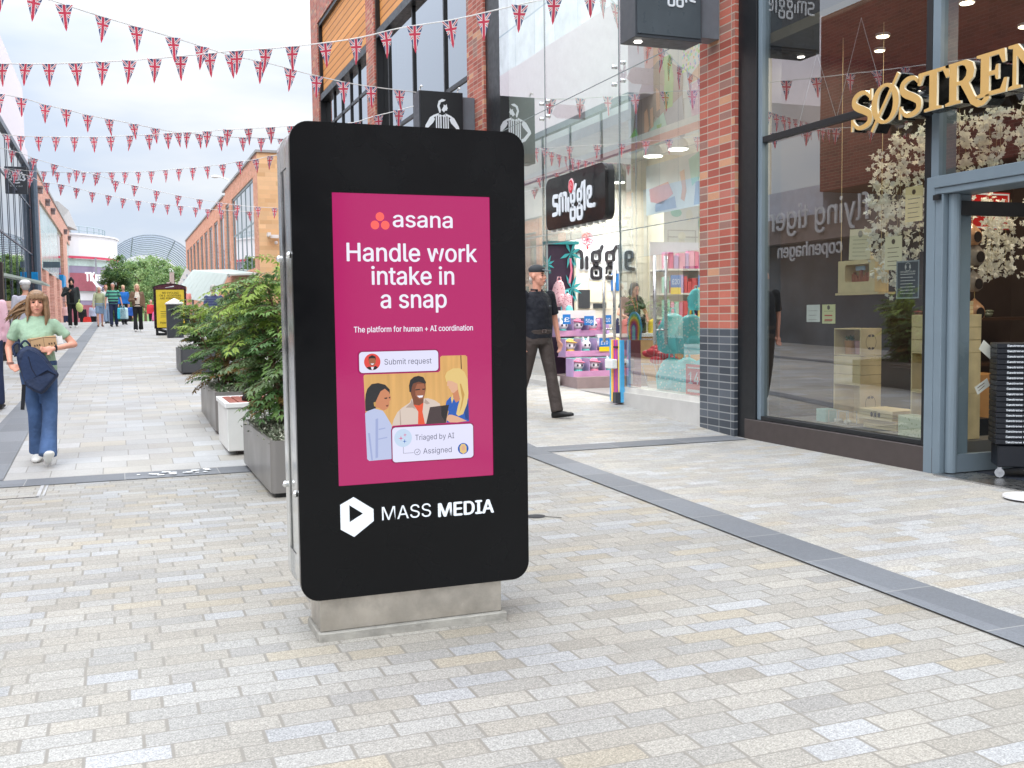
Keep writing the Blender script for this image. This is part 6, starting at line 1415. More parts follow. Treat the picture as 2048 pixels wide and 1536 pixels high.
b = MB(); b.poly(circle(9.13, 2.62, 0.075, 18), FCP, 0.003, 0.005); b.poly([(9.08, 2.56), (9.18, 2.56), (9.22, 2.42), (9.17, 2.36), (9.12, 2.42), (9.06, 2.36), (9.03, 2.44)], FCP, 0.003, 0.005); b.poly(circle(9.28, 2.98, 0.07, 10, 0.1), FCP, 0.0, 0.002); b.build('spaceman', mat('pale_cream_ink', (240, 228, 190), 0.6), cp)
# small goods on the counter
for k in range(16):
    x = 7.0 + 0.16 * k + RN.uniform(-0.03, 0.03); h = RN.uniform(0.12, 0.26); y = 14.5 + RN.uniform(0, 0.1)
    b = MB(); b.cyl((x, y, 0.987), 0.055, h * 0.7, 14); b.ell((x, y, 0.987 + h * 0.85), (0.05, 0.045, 0.06)); b.ell((x + 0.03, y, 0.987 + h * 1.1), (0.02, 0.02, 0.03), 8, 5)
    b.build('novelty_pot', ST[k % 8], smooth=False, label='small %s novelty pot standing on the white counter top' % ('pink', 'lilac', 'navy', 'coral', 'mint', 'black', 'yellow', 'rose')[k % 8], cat='pencil pot', group='novelty pots on the counter')
for k in range(7):
    x = 6.98 + 0.17 * k; b = MB(); b.box(x, x + 0.13, 14.402, 14.43, 0.80 + 0.0, 0.80 + 0.001); 
wp = thing('wall_poster', 'small cream notice with a pink edge on the boarded wall', 'poster', (7.6, 16.15, 1.5)); b = MB(); b.poly([(7.62, 1.50), (7.97, 1.50), (7.97, 1.88), (7.62, 1.88)], front(16.17), 0, 0.004); b.build('poster_sheet', CREAM, wp)
b = MB(); b.poly([(7.42, 1.4), (7.64, 1.4), (7.64, 1.72), (7.42, 1.72)], front(16.165), 0, 0.004); b.poly([(7.70, 1.4), (7.95, 1.4), (7.95, 1.48), (7.70, 1.48)], front(16.165), 0, 0.004); b.build('menu_board', CHAR, wp)
b = MB(); b.poly([(8.05, 1.7), (8.2, 1.7), (8.2, 2.0), (8.05, 2.0)], front(16.165), 0, 0.004); b.build('blue_card', mat('price_blue', (36, 118, 196), 0.45), wp)

# big printed window pictures upstairs: a child's neck and hands holding a green bag
wg = thing('window_print', 'large upstairs window print of a child in grey holding up a green bag', 'window print', (6.75, 12.2, 3.5)); FW = street(6.75)
VP = lambda n, c: mat('print_' + n, c, 0.55, 0, 0.03)
SKN = VP('skin', (226, 172, 142)); GRS = VP('grey_shirt', (136, 122, 126)); GRB = VP('green', (110, 200, 90)); TQL = VP('turquoise', (150, 222, 206)); JNB = VP('denim', (140, 160, 184)); PNKP = VP('pink', (232, 150, 200))
def wpoly(b, P, d, mi): b.poly([(-p[0], p[1]) for p in P], FW, d, d + 0.002, mi)
b = MB(); wpoly(b, [(13.0, 3.52), (13.0, 6.4), (9.92, 6.4), (9.92, 3.52)], -0.01, 0); b.build('print_ground', VP('pale_cyan', (214, 228, 232)), wg)
b = MB()
wpoly(b, [(12.62, 5.6), (12.0, 5.6), (12.05, 4.7), (12.12, 4.35), (12.46, 4.35), (12.52, 4.75)], 0.0, 0)
wpoly(b, [(12.5, 4.5), (12.1, 4.62), (11.85, 4.55), (11.5, 4.35), (11.5, 3.95), (11.75, 3.75), (12.2, 3.9), (12.7, 3.62), (12.85, 3.75), (12.75, 4.2)], 0.003, 1)
wpoly(b, [(12.0, 4.62), (11.8, 4.62), (11.72, 4.3), (11.75, 3.95), (11.95, 3.95)], 0.006, 2)
wpoly(b, [(12.62, 3.62), (12.98, 3.55), (12.98, 3.72), (12.75, 3.85)], 0.006, 2)
wpoly(b, [(11.85, 3.95), (11.5, 4.05), (11.45, 3.52), (12.4, 3.52), (12.4, 3.6)], 0.005, 4)
wpoly(b, [(12.45, 3.62), (12.25, 3.82), (11.98, 3.92), (11.88, 3.7), (11.95, 3.55), (12.3, 3.52)], 0.009, 3)
wpoly(b, [(12.5, 4.0), (12.42, 4.05), (12.36, 3.8), (12.4, 3.7), (12.5, 3.75)], 0.012, 0); wpoly(b, [(12.34, 4.02), (12.26, 4.04), (12.24, 3.78), (12.32, 3.76)], 0.012, 0); wpoly(b, [(12.18, 4.28), (12.08, 4.2), (12.06, 3.98), (12.16, 3.96)], 0.012, 0)
wpoly(b, [(12.16, 3.78), (12.10, 3.60), (12.02, 3.78)], 0.012, 2)
b.build('printed_child', [SKN, GRS, GRB, TQL, JNB], wg)
bb_ = thing('window_print', 'tall sprinkle patterned and pink hanging print beside the brick pier', 'window print', (6.4, 10.7, 4.0)); FW2 = street(6.4)
SPK = pattern('sprinkles', (236, 226, 226), (216, 70, 110), 26)
def sprk():
    m, t, bb, out = newmat('sprinkle_print'); n = t.N('ShaderNodeTexVoronoi'); n.inputs['Scale'].default_value = 22; t.L(t.pos(), n.inputs['Vector'])
    hs = t.N('ShaderNodeHueSaturation'); hs.inputs['Color'].default_value = (0.85, 0.12, 0.16, 1); t.L(t.xyz(n.outputs['Color'])[0], hs.inputs['Hue']); t.L(t.mix(t.rng(n.outputs['Distance'], 0.40, 0.55, 0, 1), hs.outputs[0], (0.85, 0.85, 0.85, 1)), bb.inputs['Base Color']); return m
b = MB(); b.poly([(-10.92, 4.16), (-10.5, 4.16), (-10.5, 4.50), (-10.92, 4.50)], FW2, 0, 0.004); b.build('sprinkle_panel', sprk(), bb_)
b = MB(); b.poly([(-10.72, 3.98), (-10.48, 4.02), (-10.48, 3.58), (-10.70, 3.54)], FW2, 0.0, 0.004); b.build('pink_panel', pattern('pink_lilac_print', (232, 186, 220), (246, 226, 240), 24), bb_)
b = MB(); b.poly([(-10.78, 4.06), (-10.48, 4.20), (-10.48, 4.02), (-10.74, 4.0)], FW2, 0.005, 0.007); b.build('hand_print', SKN, bb_)
kp = thing('hanging_poster', 'hanging poster of a child in blue jeans with a turquoise bag under the upper floor', 'poster', (7.9, 13.2, 2.9)); FK = street(7.9)
b = MB(); b.poly([(-14.6, 2.85), (-12.9, 2.85), (-12.9, 3.62), (-14.6, 3.62)], FK, -0.01, 0); b.build('poster_sheet', VP('pale_cyan', (214, 228, 232)), kp)
b = MB()
for P, mi in (([(-13.3, 3.55), (-13.0, 3.62), (-12.95, 3.25), (-13.2, 3.15)], 3), ([(-13.1, 3.2), (-12.95, 3.2), (-12.95, 2.87), (-13.15, 2.87)], 4), ([(-13.55, 3.4), (-13.42, 3.42), (-13.36, 3.1), (-13.42, 2.95), (-13.52, 3.0), (-13.48, 3.15)], 0), ([(-14.5, 3.25), (-13.9, 3.3), (-13.75, 3.1), (-14.1, 2.98), (-14.45, 3.05)], 2), ([(-14.3, 3.0), (-13.7, 3.06), (-13.65, 2.88), (-14.3, 2.88)], 4)): b.poly(P, FK, 0.002, 0.004, mi)
b.build('printed_child', [SKN, GRS, VP('soft_red', (226, 150, 144)), TQL, VP('soft_denim', (136, 164, 200))], kp)

# ------------------------------------------------------------------ goods in the display window
BIRCH = mat('pale_pine_crate', (224, 200, 152), 0.55, 0, 0.10, 7)
INK = mat('brown_print_ink', (96, 76, 58), 0.7)
def crate(x0, x1, y0, y1, z0, z1, opn, lb, grp='pine crates in the display window', mark=True):
    t = thing('pine_crate', lb, 'crate', ((x0 + x1) / 2, (y0 + y1) / 2, z0), 0, grp); w = 0.012; b = MB()
    if opn:
        b.box(x0, x1, y0, y0 + w, z0, z1); b.box(x0, x1, y1 - w, y1, z0, z1); b.box(x0, x1, y0 + w, y1 - w, z0, z0 + w); b.box(x0, x1, y0 + w, y1 - w, z1 - w, z1); b.box(x1 - w, x1, y0 + w, y1 - w, z0 + w, z1 - w)
    else:
        n = 3
        for k in range(n):
            za = z0 + (z1 - z0) * k / n; zb = z0 + (z1 - z0) * (k + 1) / n - 0.003
            b.box(x0, x1, y0, y1, za, zb)
    b.build('crate_box', BIRCH, t, bevel=0.002)
    if mark:
        c = ((x0 + x1) / 2, (z0 + z1) / 2); F = front(y0); b = MB(); r = min(x1 - x0, z1 - z0) * 0.30
        b.ribbon(circle(c[0], c[1], r * 0.8, 22, r), 0.004, F, 0.001, None, closed=True)
        for dz in (-1, 1): b.poly(circle(c[0] - 0.02, c[1] + dz * r * 0.8, 0.018, 9, 0.012), F, 0.0015); b.poly(circle(c[0] + 0.02, c[1] + dz * r * 0.8, 0.018, 9, 0.012), F, 0.0015)
        b.build('printed_mark', INK, t)
    return t
crate(6.60, 6.85, 7.95, 8.34, 0.865, 1.13, True, 'open fronted pine crate topmost of the stack in the display window')
crate(6.60, 6.85, 7.95, 8.34, 0.595, 0.863, False, 'closed pine crate in the middle of the stack', mark=False)
crate(6.60, 6.85, 7.95, 8.34, 0.217, 0.593, True, 'pine crate at the bottom of the stack')
def plantpot(x, y, z, m, lb, leaf=True):
    t = thing('plant_pot', lb, 'plant pot', (x, y, z), 0, 'pots in the top crate'); b = MB(); b.cyl((x, y, z), 0.05, 0.13, 18, r2=0.06); b.build('pot', m, t)
    if leaf:
        b = MB()
        for k in range(40): d = (rv() + Vector((0, 0, 1.1))).normalized(); leaflet(b, Vector((x, y, z + 0.12)) + d * RN.uniform(0, 0.05), d, rv(), 0.035, 0.014, 0)
        b.build('leaf_tuft', LG[1], t)
plantpot(6.68, 8.19, 0.879, mat('ochre_pot', (176, 122, 60), 0.5), 'ochre pot with a green plant in the topmost crate'); plantpot(6.68, 8.04, 0.879, mat('dusty_rose_pot', (176, 130, 124), 0.5), 'dusty rose pot in the topmost crate', False)
crate(6.42, 6.72, 7.30, 7.74, 0.30, 0.40, False, 'flat pine box with printed mark lying in front of the crate stack', mark=False)
b = MB(); F = street(6.418)
for u in (-7.57, -7.52, -7.47): b.poly(circle(u, 0.35, 0.016, 9, 0.024), F, 0.001)
b.ribbon(circle(-7.52, 0.35, 0.032, 18), 0.003, F, 0.0016, None, closed=True); b.build('printed_mark', INK, C.objects.get('pine_crate.003') or None)
crate(6.45, 6.75, 7.28, 7.72, 0.217, 0.298, False, 'low pine riser under the flat printed box', mark=False)
crate(6.42, 6.7, 6.58, 7.08, 0.94, 1.26, False, 'closed pine crate topmost of the stack beside the door', mark=False)
crate(6.42, 6.7, 6.58, 7.08, 0.60, 0.938, True, 'open pine crate in the stack beside the door', mark=False)
crate(6.42, 6.7, 6.58, 7.08, 0.217, 0.598, True, 'lowest pine crate of the stack beside the door', mark=False)
crate(6.45, 6.65, 6.62, 6.85, 1.262, 1.37, False, 'small pine box on top of the stack beside the door', mark=False)
b = MB(); b.poly(rrect(-6.98, -6.56, 0.217, 0.41, 0.01), street(6.2), -0.14, 0); b.build('storage_basket', pattern('woven_paper', (214, 216, 180), (176, 184, 140), 40), label='pale woven paper basket by the window mullion', cat='basket')
for k, (y, m) in enumerate(((8.30, 'mint'), (8.12, 'clear'), (7.98, 'clear'))):
    b = MB()
    if m == 'mint': b.box(6.42, 6.55, y - 0.07, y + 0.07, 0.217, 0.34)
    else:
        for dx in (0, 0.12):
            for dy in (-0.06, 0.06): b.box(6.42 + dx - 0.003, 6.42 + dx + 0.003, y + dy - 0.003, y + dy + 0.003, 0.217, 0.34)
        for z in (0.218, 0.338):
            b.box(6.42, 6.54, y - 0.062, y - 0.058, z - 0.001, z + 0.003); b.box(6.42, 6.54, y + 0.058, y + 0.062, z - 0.001, z + 0.003); b.box(6.418, 6.422, y - 0.06, y + 0.06, z - 0.001, z + 0.003)
        for j in range(5): b.ell((6.48 + RN.uniform(-.03, .03), y + RN.uniform(-.03, .03), 0.24), 0.02, 7, 5)
    b.build('glass_case', mat('mint_box', (176, 212, 200), 0.5) if m == 'mint' else mat('brass_edge_white', (212, 208, 196), 0.4), label=('mint green gift box on the window floor', 'small wire edged glass case beside the mint box', 'small wire edged glass case nearest the crate stack')[k], cat='gift box')
# cards taped to the glass
CR2 = mat('aged_cream_card', (236, 222, 184), 0.6, 0, 0.03)
def wcard(u0, u1, z0, z1, label, m, x=6.085, ink=True, lines=5, tilt=0.0, im=None, title=None, blob=True):
    t = thing('window_card', label, 'card', (x, -(u0 + u1) / 2, z0), 0, 'cards in the display window'); cx_, cz_ = (u0 + u1) / 2, (z0 + z1) / 2
    F = fr((x, -cx_, cz_), (0, -math.cos(tilt), math.sin(tilt)), (0, math.sin(tilt), math.cos(tilt)), (-1, 0, 0)); w, h = (u1 - u0) / 2, (z1 - z0) / 2
    b = MB(); b.poly([(-w, -h), (w, -h), (w, h), (-w, h)], F, -0.003, 0); b.build('card_sheet', m, t)
    b = MB()
    if blob: b.poly(circle(0, h * 0.68, w * 0.22, 12), F, 0.001)
    for k in range(lines): y = h * 0.30 - k * h * 1.05 / max(1, lines - 1) ; b.ribbon([(-w * 0.68, y), (w * (0.68 - 0.2 * (k % 2)), y)], h * 0.035, F, 0.001)
    if title: b.text(title, F, -w * 0.7, h * 0.38, w * 0.7, h * 0.10, 0.0012, off=0.01)
    b.build('printed_lines', im or INK, t)
    return t, F, w, h
wcard(-8.0, -7.70, 1.775, 2.06, 'tall cream card leaning back on top of the wooden house box', CR2, 6.5, tilt=-0.05, im=mat('grey_ink', (160, 152, 136), 0.6))
hb = thing('wooden_house_box', 'pale wooden box with a rounded window standing behind the glass', 'box', (6.55, 7.95, 1.47)); b = MB(); b.poly(rrect(-8.16, -7.645, 1.472, 1.775, 0.004, 2), street(6.50), -0.16, 0, holes=[rrect(-8.06, -7.72, 1.57, 1.735, 0.02, 4)]); b.box(6.64, 6.66, 7.66, 8.15, 1.475, 1.77); b.build('box_front', BIRCH, hb)
b = MB()
for k in range(14): b.box(6.56, 6.58, 7.75 + 0.021 * k, 7.75 + 0.021 * k + 0.012, 1.575, 1.60 + 0.09 * RN.random())
b.build('pencil_row', mat('terracotta_pencils', (176, 110, 80), 0.6), hb); b = MB(); b.box(6.56, 6.565, 7.85, 7.98, 1.68, 1.72); b.build('blue_label', mat('pale_blue_label', (180, 200, 220), 0.5), hb)
b = MB(); b.box(6.50, 6.70, 7.60, 8.2, 1.45, 1.47); b.tube([(6.55, 7.62, 1.46), (6.55, 7.62, 3.9)], 0.003, 5); b.tube([(6.55, 8.18, 1.46), (6.55, 8.18, 3.9)], 0.003, 5); b.build('hanging_shelf', BIRCH, label='thin pale shelf hung on two cords behind the glass', cat='shelf')
wcard(-8.09, -7.895, 1.20, 1.36, 'small white card printed with dark bars under the wooden house box', mat('white_card', (232, 230, 220), 0.6), lines=3, blob=False)
t, F, w, h = wcard(-7.86, -7.675, 1.185, 1.36, 'small yellow green card with red and orange lines beside the white one', mat('pale_lime_card', (226, 222, 164), 0.6), lines=2)
b = MB(); b.ribbon([(-w * 0.6, -h * 0.15), (w * 0.6, -h * 0.15)], 0.012, F, 0.0015); b.ribbon([(-w * 0.6, -h * 0.62), (w * 0.6, -h * 0.62)], 0.014, F, 0.0015); b.build('red_line', mat('red_print', (206, 70, 46), 0.6), t)
wcard(-7.05, -6.85, 1.64, 1.92, 'cream card with two small dark figures hanging among the blossom', CR2, 6.1)
DKC = mat('charcoal_card', (58, 60, 64), 0.5)
t, F, w, h = wcard(-6.885, -6.635, 1.40, 1.70, 'dark opening hours board with a pale round emblem', DKC, im=mat('pale_ink', (206, 204, 196), 0.6), lines=7, title='OPENING HOURS', blob=False)
b = MB(); b.ribbon(circle(0, h * 0.70, h * 0.22, 22), 0.004, F, 0.001, None, closed=True); b.poly(circle(-h * 0.15, h * 0.70, h * 0.05, 10, h * 0.1), F, 0.001); b.poly(circle(h * 0.15, h * 0.70, h * 0.05, 10, h * 0.1), F, 0.001); b.build('round_emblem', mat('pale_ink', (206, 204, 196), 0.6), t)
b = MB(); b.ribbon([(-w, -h), (w, -h), (w, h), (-w, h)], 0.012, F, 0.0005, 0.003, closed=True); b.build('grey_frame', mat('grey_frame', (150, 156, 158), 0.5), t)
t, F, w, h = wcard(-6.80, -6.605, 2.02, 2.305, 'yellow cream menu card with a dark bust portrait beside the mullion', mat('butter_card', (250, 224, 168), 0.6), im=INK)
# hanging blossom strands
BLS = mat('white_blossom', (246, 243, 232), 0.7, 0, 0.06, 20, trans=0.3); TWG = mat('pale_twine', (190, 170, 120), 0.8)
def strand(x, y, z0, z1, n, lb, sp=0.05):
    t = thing('blossom_strand', lb, 'blossom garland', (x, y, z1), 0, 'hanging strands of white blossom'); b = MB(); b.tube([(x, y, z1), (x + 0.004, y, z0)], 0.0018, 4); b.build('string', TWG, t)
    b = MB()
    for k in range(n):
        c = Vector((x + RN.gauss(0, sp), y + RN.gauss(0, sp), RN.uniform(z0, min(z1, z0 + (z1 - z0)))))
        for j in range(RN.choice((2, 3, 4))):
            q = c + rv() * 0.028; nn = rv(); a0 = RN.random() * 6
            e1 = nn.orthogonal().normalized(); e2 = nn.cross(e1)
            for p in range(5):
                a = a0 + p * 2 * PI / 5; d = e1 * math.cos(a) + e2 * math.sin(a); leaflet(b, q, (d + nn * 0.35).normalized(), nn, 0.027, 0.024, 0)
    b.build('blossom', BLS, t)
WHR = {'w': 'strand of white blossom in the display window', 'u': 'strand of white blossom above the shop door', 'd': 'strand of white blossom inside the open doorway'}
for y, z0, z1 in ((7.62, 1.75, 2.75), (7.52, 1.55, 2.7), (7.42, 1.45, 2.6), (7.3, 1.6, 2.9), (7.2, 1.42, 2.85), (7.08, 1.75, 2.9), (6.96, 1.7, 2.9), (6.84, 1.9, 2.95), (6.72, 1.75, 2.9), (6.62, 2.3, 2.95)): strand(6.42 + RN.uniform(-0.05, 0.1), y, z0, z1, int(44 * (z1 - z0)), WHR['w'], 0.055)
for k in range(9): y = 6.62 - 0.085 * k; strand(6.5 + RN.uniform(-0.05, 0.1), y, 2.42, 2.88, 15, WHR['u'], 0.035)
for k in range(10): x = 7.08 + 0.078 * k; strand(x, 7.15 + RN.uniform(-0.1, 0.1), 1.5 + 0.05 * RN.random() + 0.012 * k, 2.3, 26, WHR['d'], 0.035)
# hanging pots
TCP = mat('glazed_tan_clay', (196, 146, 108), 0.25, 0, 0.12, 8); TCG = mat('glazed_grey_clay', (150, 138, 126), 0.25, 0, 0.1, 8)
for k, (x, z, s, m, lb) in enumerate(((6.90, 1.93, 0.085, TCP, 'tan hanging clay feeder topmost in the doorway'), (6.93, 1.76, 0.09, TCG, 'grey round hanging clay feeder second from the top'), (6.92, 1.53, 0.085, TCG, 'grey arched hanging clay feeder in the middle of the column'), (6.94, 1.28, 0.09, TCP, 'tan drop shaped hanging clay feeder second from the bottom'), (6.86, 1.06, 0.085, TCP, 'tan hanging clay feeder lowest of the column'))):
    t = thing('hanging_feeder', lb, 'clay feeder', (x, 6.9, z), 0, 'hanging clay feeders in the doorway')
    b = MB(); prof = ((0.0, -0.95), (0.55, -0.92), (0.92, -0.55), (1.0, 0.0), (0.85, 0.45), (0.5, 0.85), (0.18, 1.12), (0.05, 1.3))
    b.loft([[Vector((x + max(0.02, r) * s * math.cos(2 * PI * j / 20), 6.9 + max(0.02, r) * s * math.sin(2 * PI * j / 20), z + q * s)) for j in range(20)] for r, q in prof]); b.build('clay_body', m, t, smooth=True)
    b = MB(); b.poly([(x - 0.2 * s + 0.5 * s * math.cos(rad(a)), z - 0.15 * s + 0.55 * s * math.sin(rad(a))) for a in range(0, 360, 20)], front(6.9 - s * 0.985), 0, 0.003); b.build('opening', mat('dark_opening', (34, 24, 20), 0.8), t)
    b = MB(); b.tube([(x, 6.9, z + s * 1.2), (x, 6.9, z + s * 1.2 + 0.16)], 0.0035, 5); b.build('hanging_cord', TWG, t)
# black folding crates on a trolley in the doorway
NVC = mat('black_navy_plastic', (20, 24, 32), 0.45)
RZ = -0.62
for k in range(19):
    z = 0.275 + 0.0405 * k
    t = thing('folding_crate', 'flat black folding crate with white lettering in the tall stack in the doorway' if k < 18 else 'topmost flat black folding crate of the tall stack in the doorway', 'crate', (0, 0, 0), 0, 'black folding crates stacked in the doorway')
    b = MB(); b.box(0, 0.45, 0, 0.28, 0, 0.037); b.build('crate_shell', NVC, t, bevel=0.004)
    b = MB(); b.text('Søstrene Grene', front(-0.001), 0.07, 0.011, 0.27, 0.015, 0.0, off=0.02); b.build('crate_lettering', PRINTW, t)
    t.location = (6.175, 5.91, z); t.rotation_euler = (0, 0, RZ)
t = thing('crate_trolley', 'low black wheeled trolley carrying the stack of folding crates', 'trolley', (0, 0, 0)); b = MB(); b.box(0.02, 0.44, 0.02, 0.27, 0.08, 0.252); b.build('trolley_tub', NVC, t, bevel=0.01)
for x in (0.04, 0.38):
    b = MB(); b.cyl((0, 0, -0.01), 0.034, 0.02, 16); b.v = [(v[0] + x, 0.04 + v[2], 0.036 + v[1]) for v in b.v]; b.box(x - 0.012, x + 0.012, 0.025, 0.06, 0.04, 0.08); b.build('castor', mat('clear_grey_castor', (170, 172, 176), 0.3), t)
t.location = (6.175, 5.91, 0.0165); t.rotation_euler = (0, 0, RZ)
# price tags and wooden boxes inside the door
def tagcard(x, y, z, w, h, a, lb):
    t = thing('price_tag', lb, 'price tag', (x, y, z), 0, 'tilted price tags in the doorway'); F = fr((x, y, z), (math.cos(a), 0, math.sin(a)), (-math.sin(a), 0, math.cos(a)), (0, -1, 0)); b = MB(); b.poly([(-w, -h), (w, -h), (w, h), (-w, h)], F, 0, 0.002); b.build('tag_sheet', mat('sage_white_tag', (206, 208, 198), 0.6), t)
    return t, F
tagcard(6.29, 6.12, 0.985, 0.072, 0.042, -0.62, 'blank sage tag tilted down beside the black crate stack')
t, F = tagcard(6.25, 6.12, 0.70, 0.07, 0.033, 0.5, 'printed sage price tag tilted up lower beside the black crate stack'); b = MB(); b.ribbon([(-0.05, 0.015), (0.03, 0.015)], 0.006, F, 0.003); b.ribbon([(-0.05, -0.01), (0.02, -0.005)], 0.005, F, 0.003); b.box(0, 0, 0, 0, 0, 0); b.build('tag_print', INK, t)
OAKD = mat('honey_pine', (190, 138, 84), 0.5, 0, 0.16, 4)
t = thing('display_cupboard', 'honey pine cupboard boxes standing just inside the shop door', 'cupboard', (7.1, 7.1, 0)); b = MB(); b.box(6.86, 7.4, 7.02, 7.3, 0.015, 0.72); b.build('lower_box', OAKD, t, bevel=0.004); b = MB(); b.box(6.88, 7.06, 7.02, 7.28, 0.722, 1.0); b.build('upper_box', PINE, t, bevel=0.004); b = MB(); b.box(6.84, 7.0, 6.75, 7.0, 0.015, 0.36); b.build('black_tub', BLK, t)
t = thing('red_shelf_sign', 'red sign with white edge high inside the doorway', 'sign', (8.2, 8.2, 2.3)); b = MB(); b.box(8.05, 8.7, 8.2, 8.22, 2.12, 2.50); b.build('sign_board', mat('signal_red', (190, 36, 36), 0.5), t); b = MB(); b.ribbon([(8.07, 2.14), (8.68, 2.14), (8.68, 2.48), (8.07, 2.48)], 0.015, front(8.198), 0, 0.002, closed=True); b.text('SALE', front(8.198), 8.14, 2.25, 8.5, 0.13, 0.001); b.build('sign_lettering', PRINTW, t)
t = thing('glass_shelf', 'dark shelf of pink and amber glassware deep inside the doorway', 'shelf', (7.8, 8.4, 1.2)); b = MB(); b.box(7.6, 9.3, 8.3, 8.7, 1.18, 1.21); b.box(7.6, 9.3, 8.3, 8.7, 0.7, 0.73); b.build('shelf_board', mat('walnut', (70, 48, 36), 0.5), t)
for k in range(6):
    x = 7.75 + 0.19 * k; b = MB(); b.cyl((x, 8.45, 1.211), 0.03, 0.05, 14, r2=0.05); b.ell((x, 8.45, 1.275), (0.055, 0.055, 0.02)); b.build('glass_bowl', (mat('rose_glass', (120, 52, 66), 0.15), mat('amber_glass', (112, 88, 52), 0.15), mat('sage_glass', (100, 104, 88), 0.15))[k % 3], smooth=True, label=('rose', 'amber', 'sage')[k % 3] + ' coloured glass bowl on the dark shelf in the doorway', cat='bowl', group='glass bowls on the dark shelf')
b = MB(); b.cyl((5.75, 5.2, 0.016), 0.17, 0.012, 26); b.build('scale_plate', mat('white_plate', (224, 224, 226), 0.3), label='round white plate lying on the dark entrance mat', cat='plate')
# painted winter houses on the upper glass
b = MB(); FH = street(6.075)
for u, w, h, z in ((-7.95, 0.55, 0.62, 3.04), (-7.35, 0.62, 0.78, 3.04)): b.ribbon([(u - w / 2, z), (u, z + h), (u + w / 2, z)], 0.008, FH, 0.0, None)
b.build('window_drawing', mat('faint_white_line', (170, 172, 172), 0.7), label='faint white outline of pointed gables drawn on the upper display glass', cat='window drawing')

# ------------------------------------------------------------------ people
SK1 = mat('fair_skin', (222, 168, 144), 0.5, 0, 0.06, 9, spec=0.4); SK2 = mat('rosy_skin', (216, 156, 134), 0.5, 0, 0.06, 9, spec=0.4)
EYW = mat('eye_dark', (44, 36, 34), 0.25); LIP = mat('lip', (176, 104, 98), 0.5)
def V3(p): return Vector(p)
def ring(c, rx, ry, n=16, tilt=0.0, e=2.4):
    out = []
    for k in range(n):
        a = 2 * PI * k / n; ca, sa = math.cos(a), math.sin(a)
        x = rx * (abs(ca) ** (2 / e)) * (1 if ca >= 0 else -1); y = ry * (abs(sa) ** (2 / e)) * (1 if sa >= 0 else -1)
        out.append(Vector((c[0] + x, c[1] + y, c[2] + x * tilt)))
    return out
def hand(b, w, d, s, up=None, curl=0.5):
    """palm with four fingers of unequal length and a thumb off its side; w wrist, d direction"""
    d = d.normalized(); up = (up or Vector((0, -1, 0))); side = d.cross(up)
    if side.length < 0.1: side = d.cross(Vector((1, 0, 0)))
    side = side.normalized(); nrm = side.cross(d).normalized()
    c = w + d * 0.045 * s
    M = Matrix((side, nrm, d)).transposed()
    b.ell(c, (0.040 * s, 0.017 * s, 0.052 * s), 12, 8, M)
    for k, (o, L) in enumerate(((-0.029, 0.062), (-0.010, 0.072), (0.010, 0.068), (0.028, 0.052))):
        a = w + d * 0.085 * s + side * o * s; m_ = a + (d * (1 - 0.35 * curl) + nrm * 0.8 * curl).normalized() * L * 0.5 * s; e = m_ + (d * (1 - curl) + nrm * 1.5 * curl).normalized() * L * 0.5 * s
        b.capsule(a, m_, 0.0098 * s, 0.0092 * s, 7); b.capsule(m_, e, 0.0092 * s, 0.0078 * s, 7)
    a = w + d * 0.03 * s - side * 0.034 * s; m_ = a + (d * 0.7 - side * 0.6 + nrm * 0.25 * curl).normalized() * 0.035 * s; e = m_ + (d * 0.9 - side * 0.1 + nrm * 0.4 * curl).normalized() * 0.03 * s
    b.capsule(a, m_, 0.0125 * s, 0.011 * s, 7); b.capsule(m_, e, 0.011 * s, 0.009 * s, 7)
def shoe_mesh(b, an, fd, s, L=0.26, pitch=0.0):
    """shoe round the ankle point an, toe along fd (horizontal), pitch lifts the toe"""
    fd = fd.normalized(); sd = Vector((-fd.y, fd.x, 0)); up = Vector((0, 0, 1))
    f2 = (fd * math.cos(pitch) + up * math.sin(pitch)).normalized(); u2 = sd.cross(f2) * -1
    if u2.z < 0: u2 = -u2
    rs = []
    for t, w, h, z in ((-0.07, 0.022, 0.03, 0.035), (-0.05, 0.036, 0.05, 0.045), (0.0, 0.041, 0.055, 0.05), (0.06, 0.044, 0.040, 0.038), (0.12, 0.050, 0.030, 0.029), (0.165, 0.043, 0.024, 0.025), (0.19, 0.020, 0.014, 0.02)):
        c = an - u2 * 0.085 * s + f2 * t * s * (L / 0.26) + u2 * z * s
        rs.append([c + sd * w * s * math.cos(2 * PI * k / 14) + u2 * max(-z * 0.98, h * math.sin(2 * PI * k / 14)) * s for k in range(14)])
    b.loft(rs)
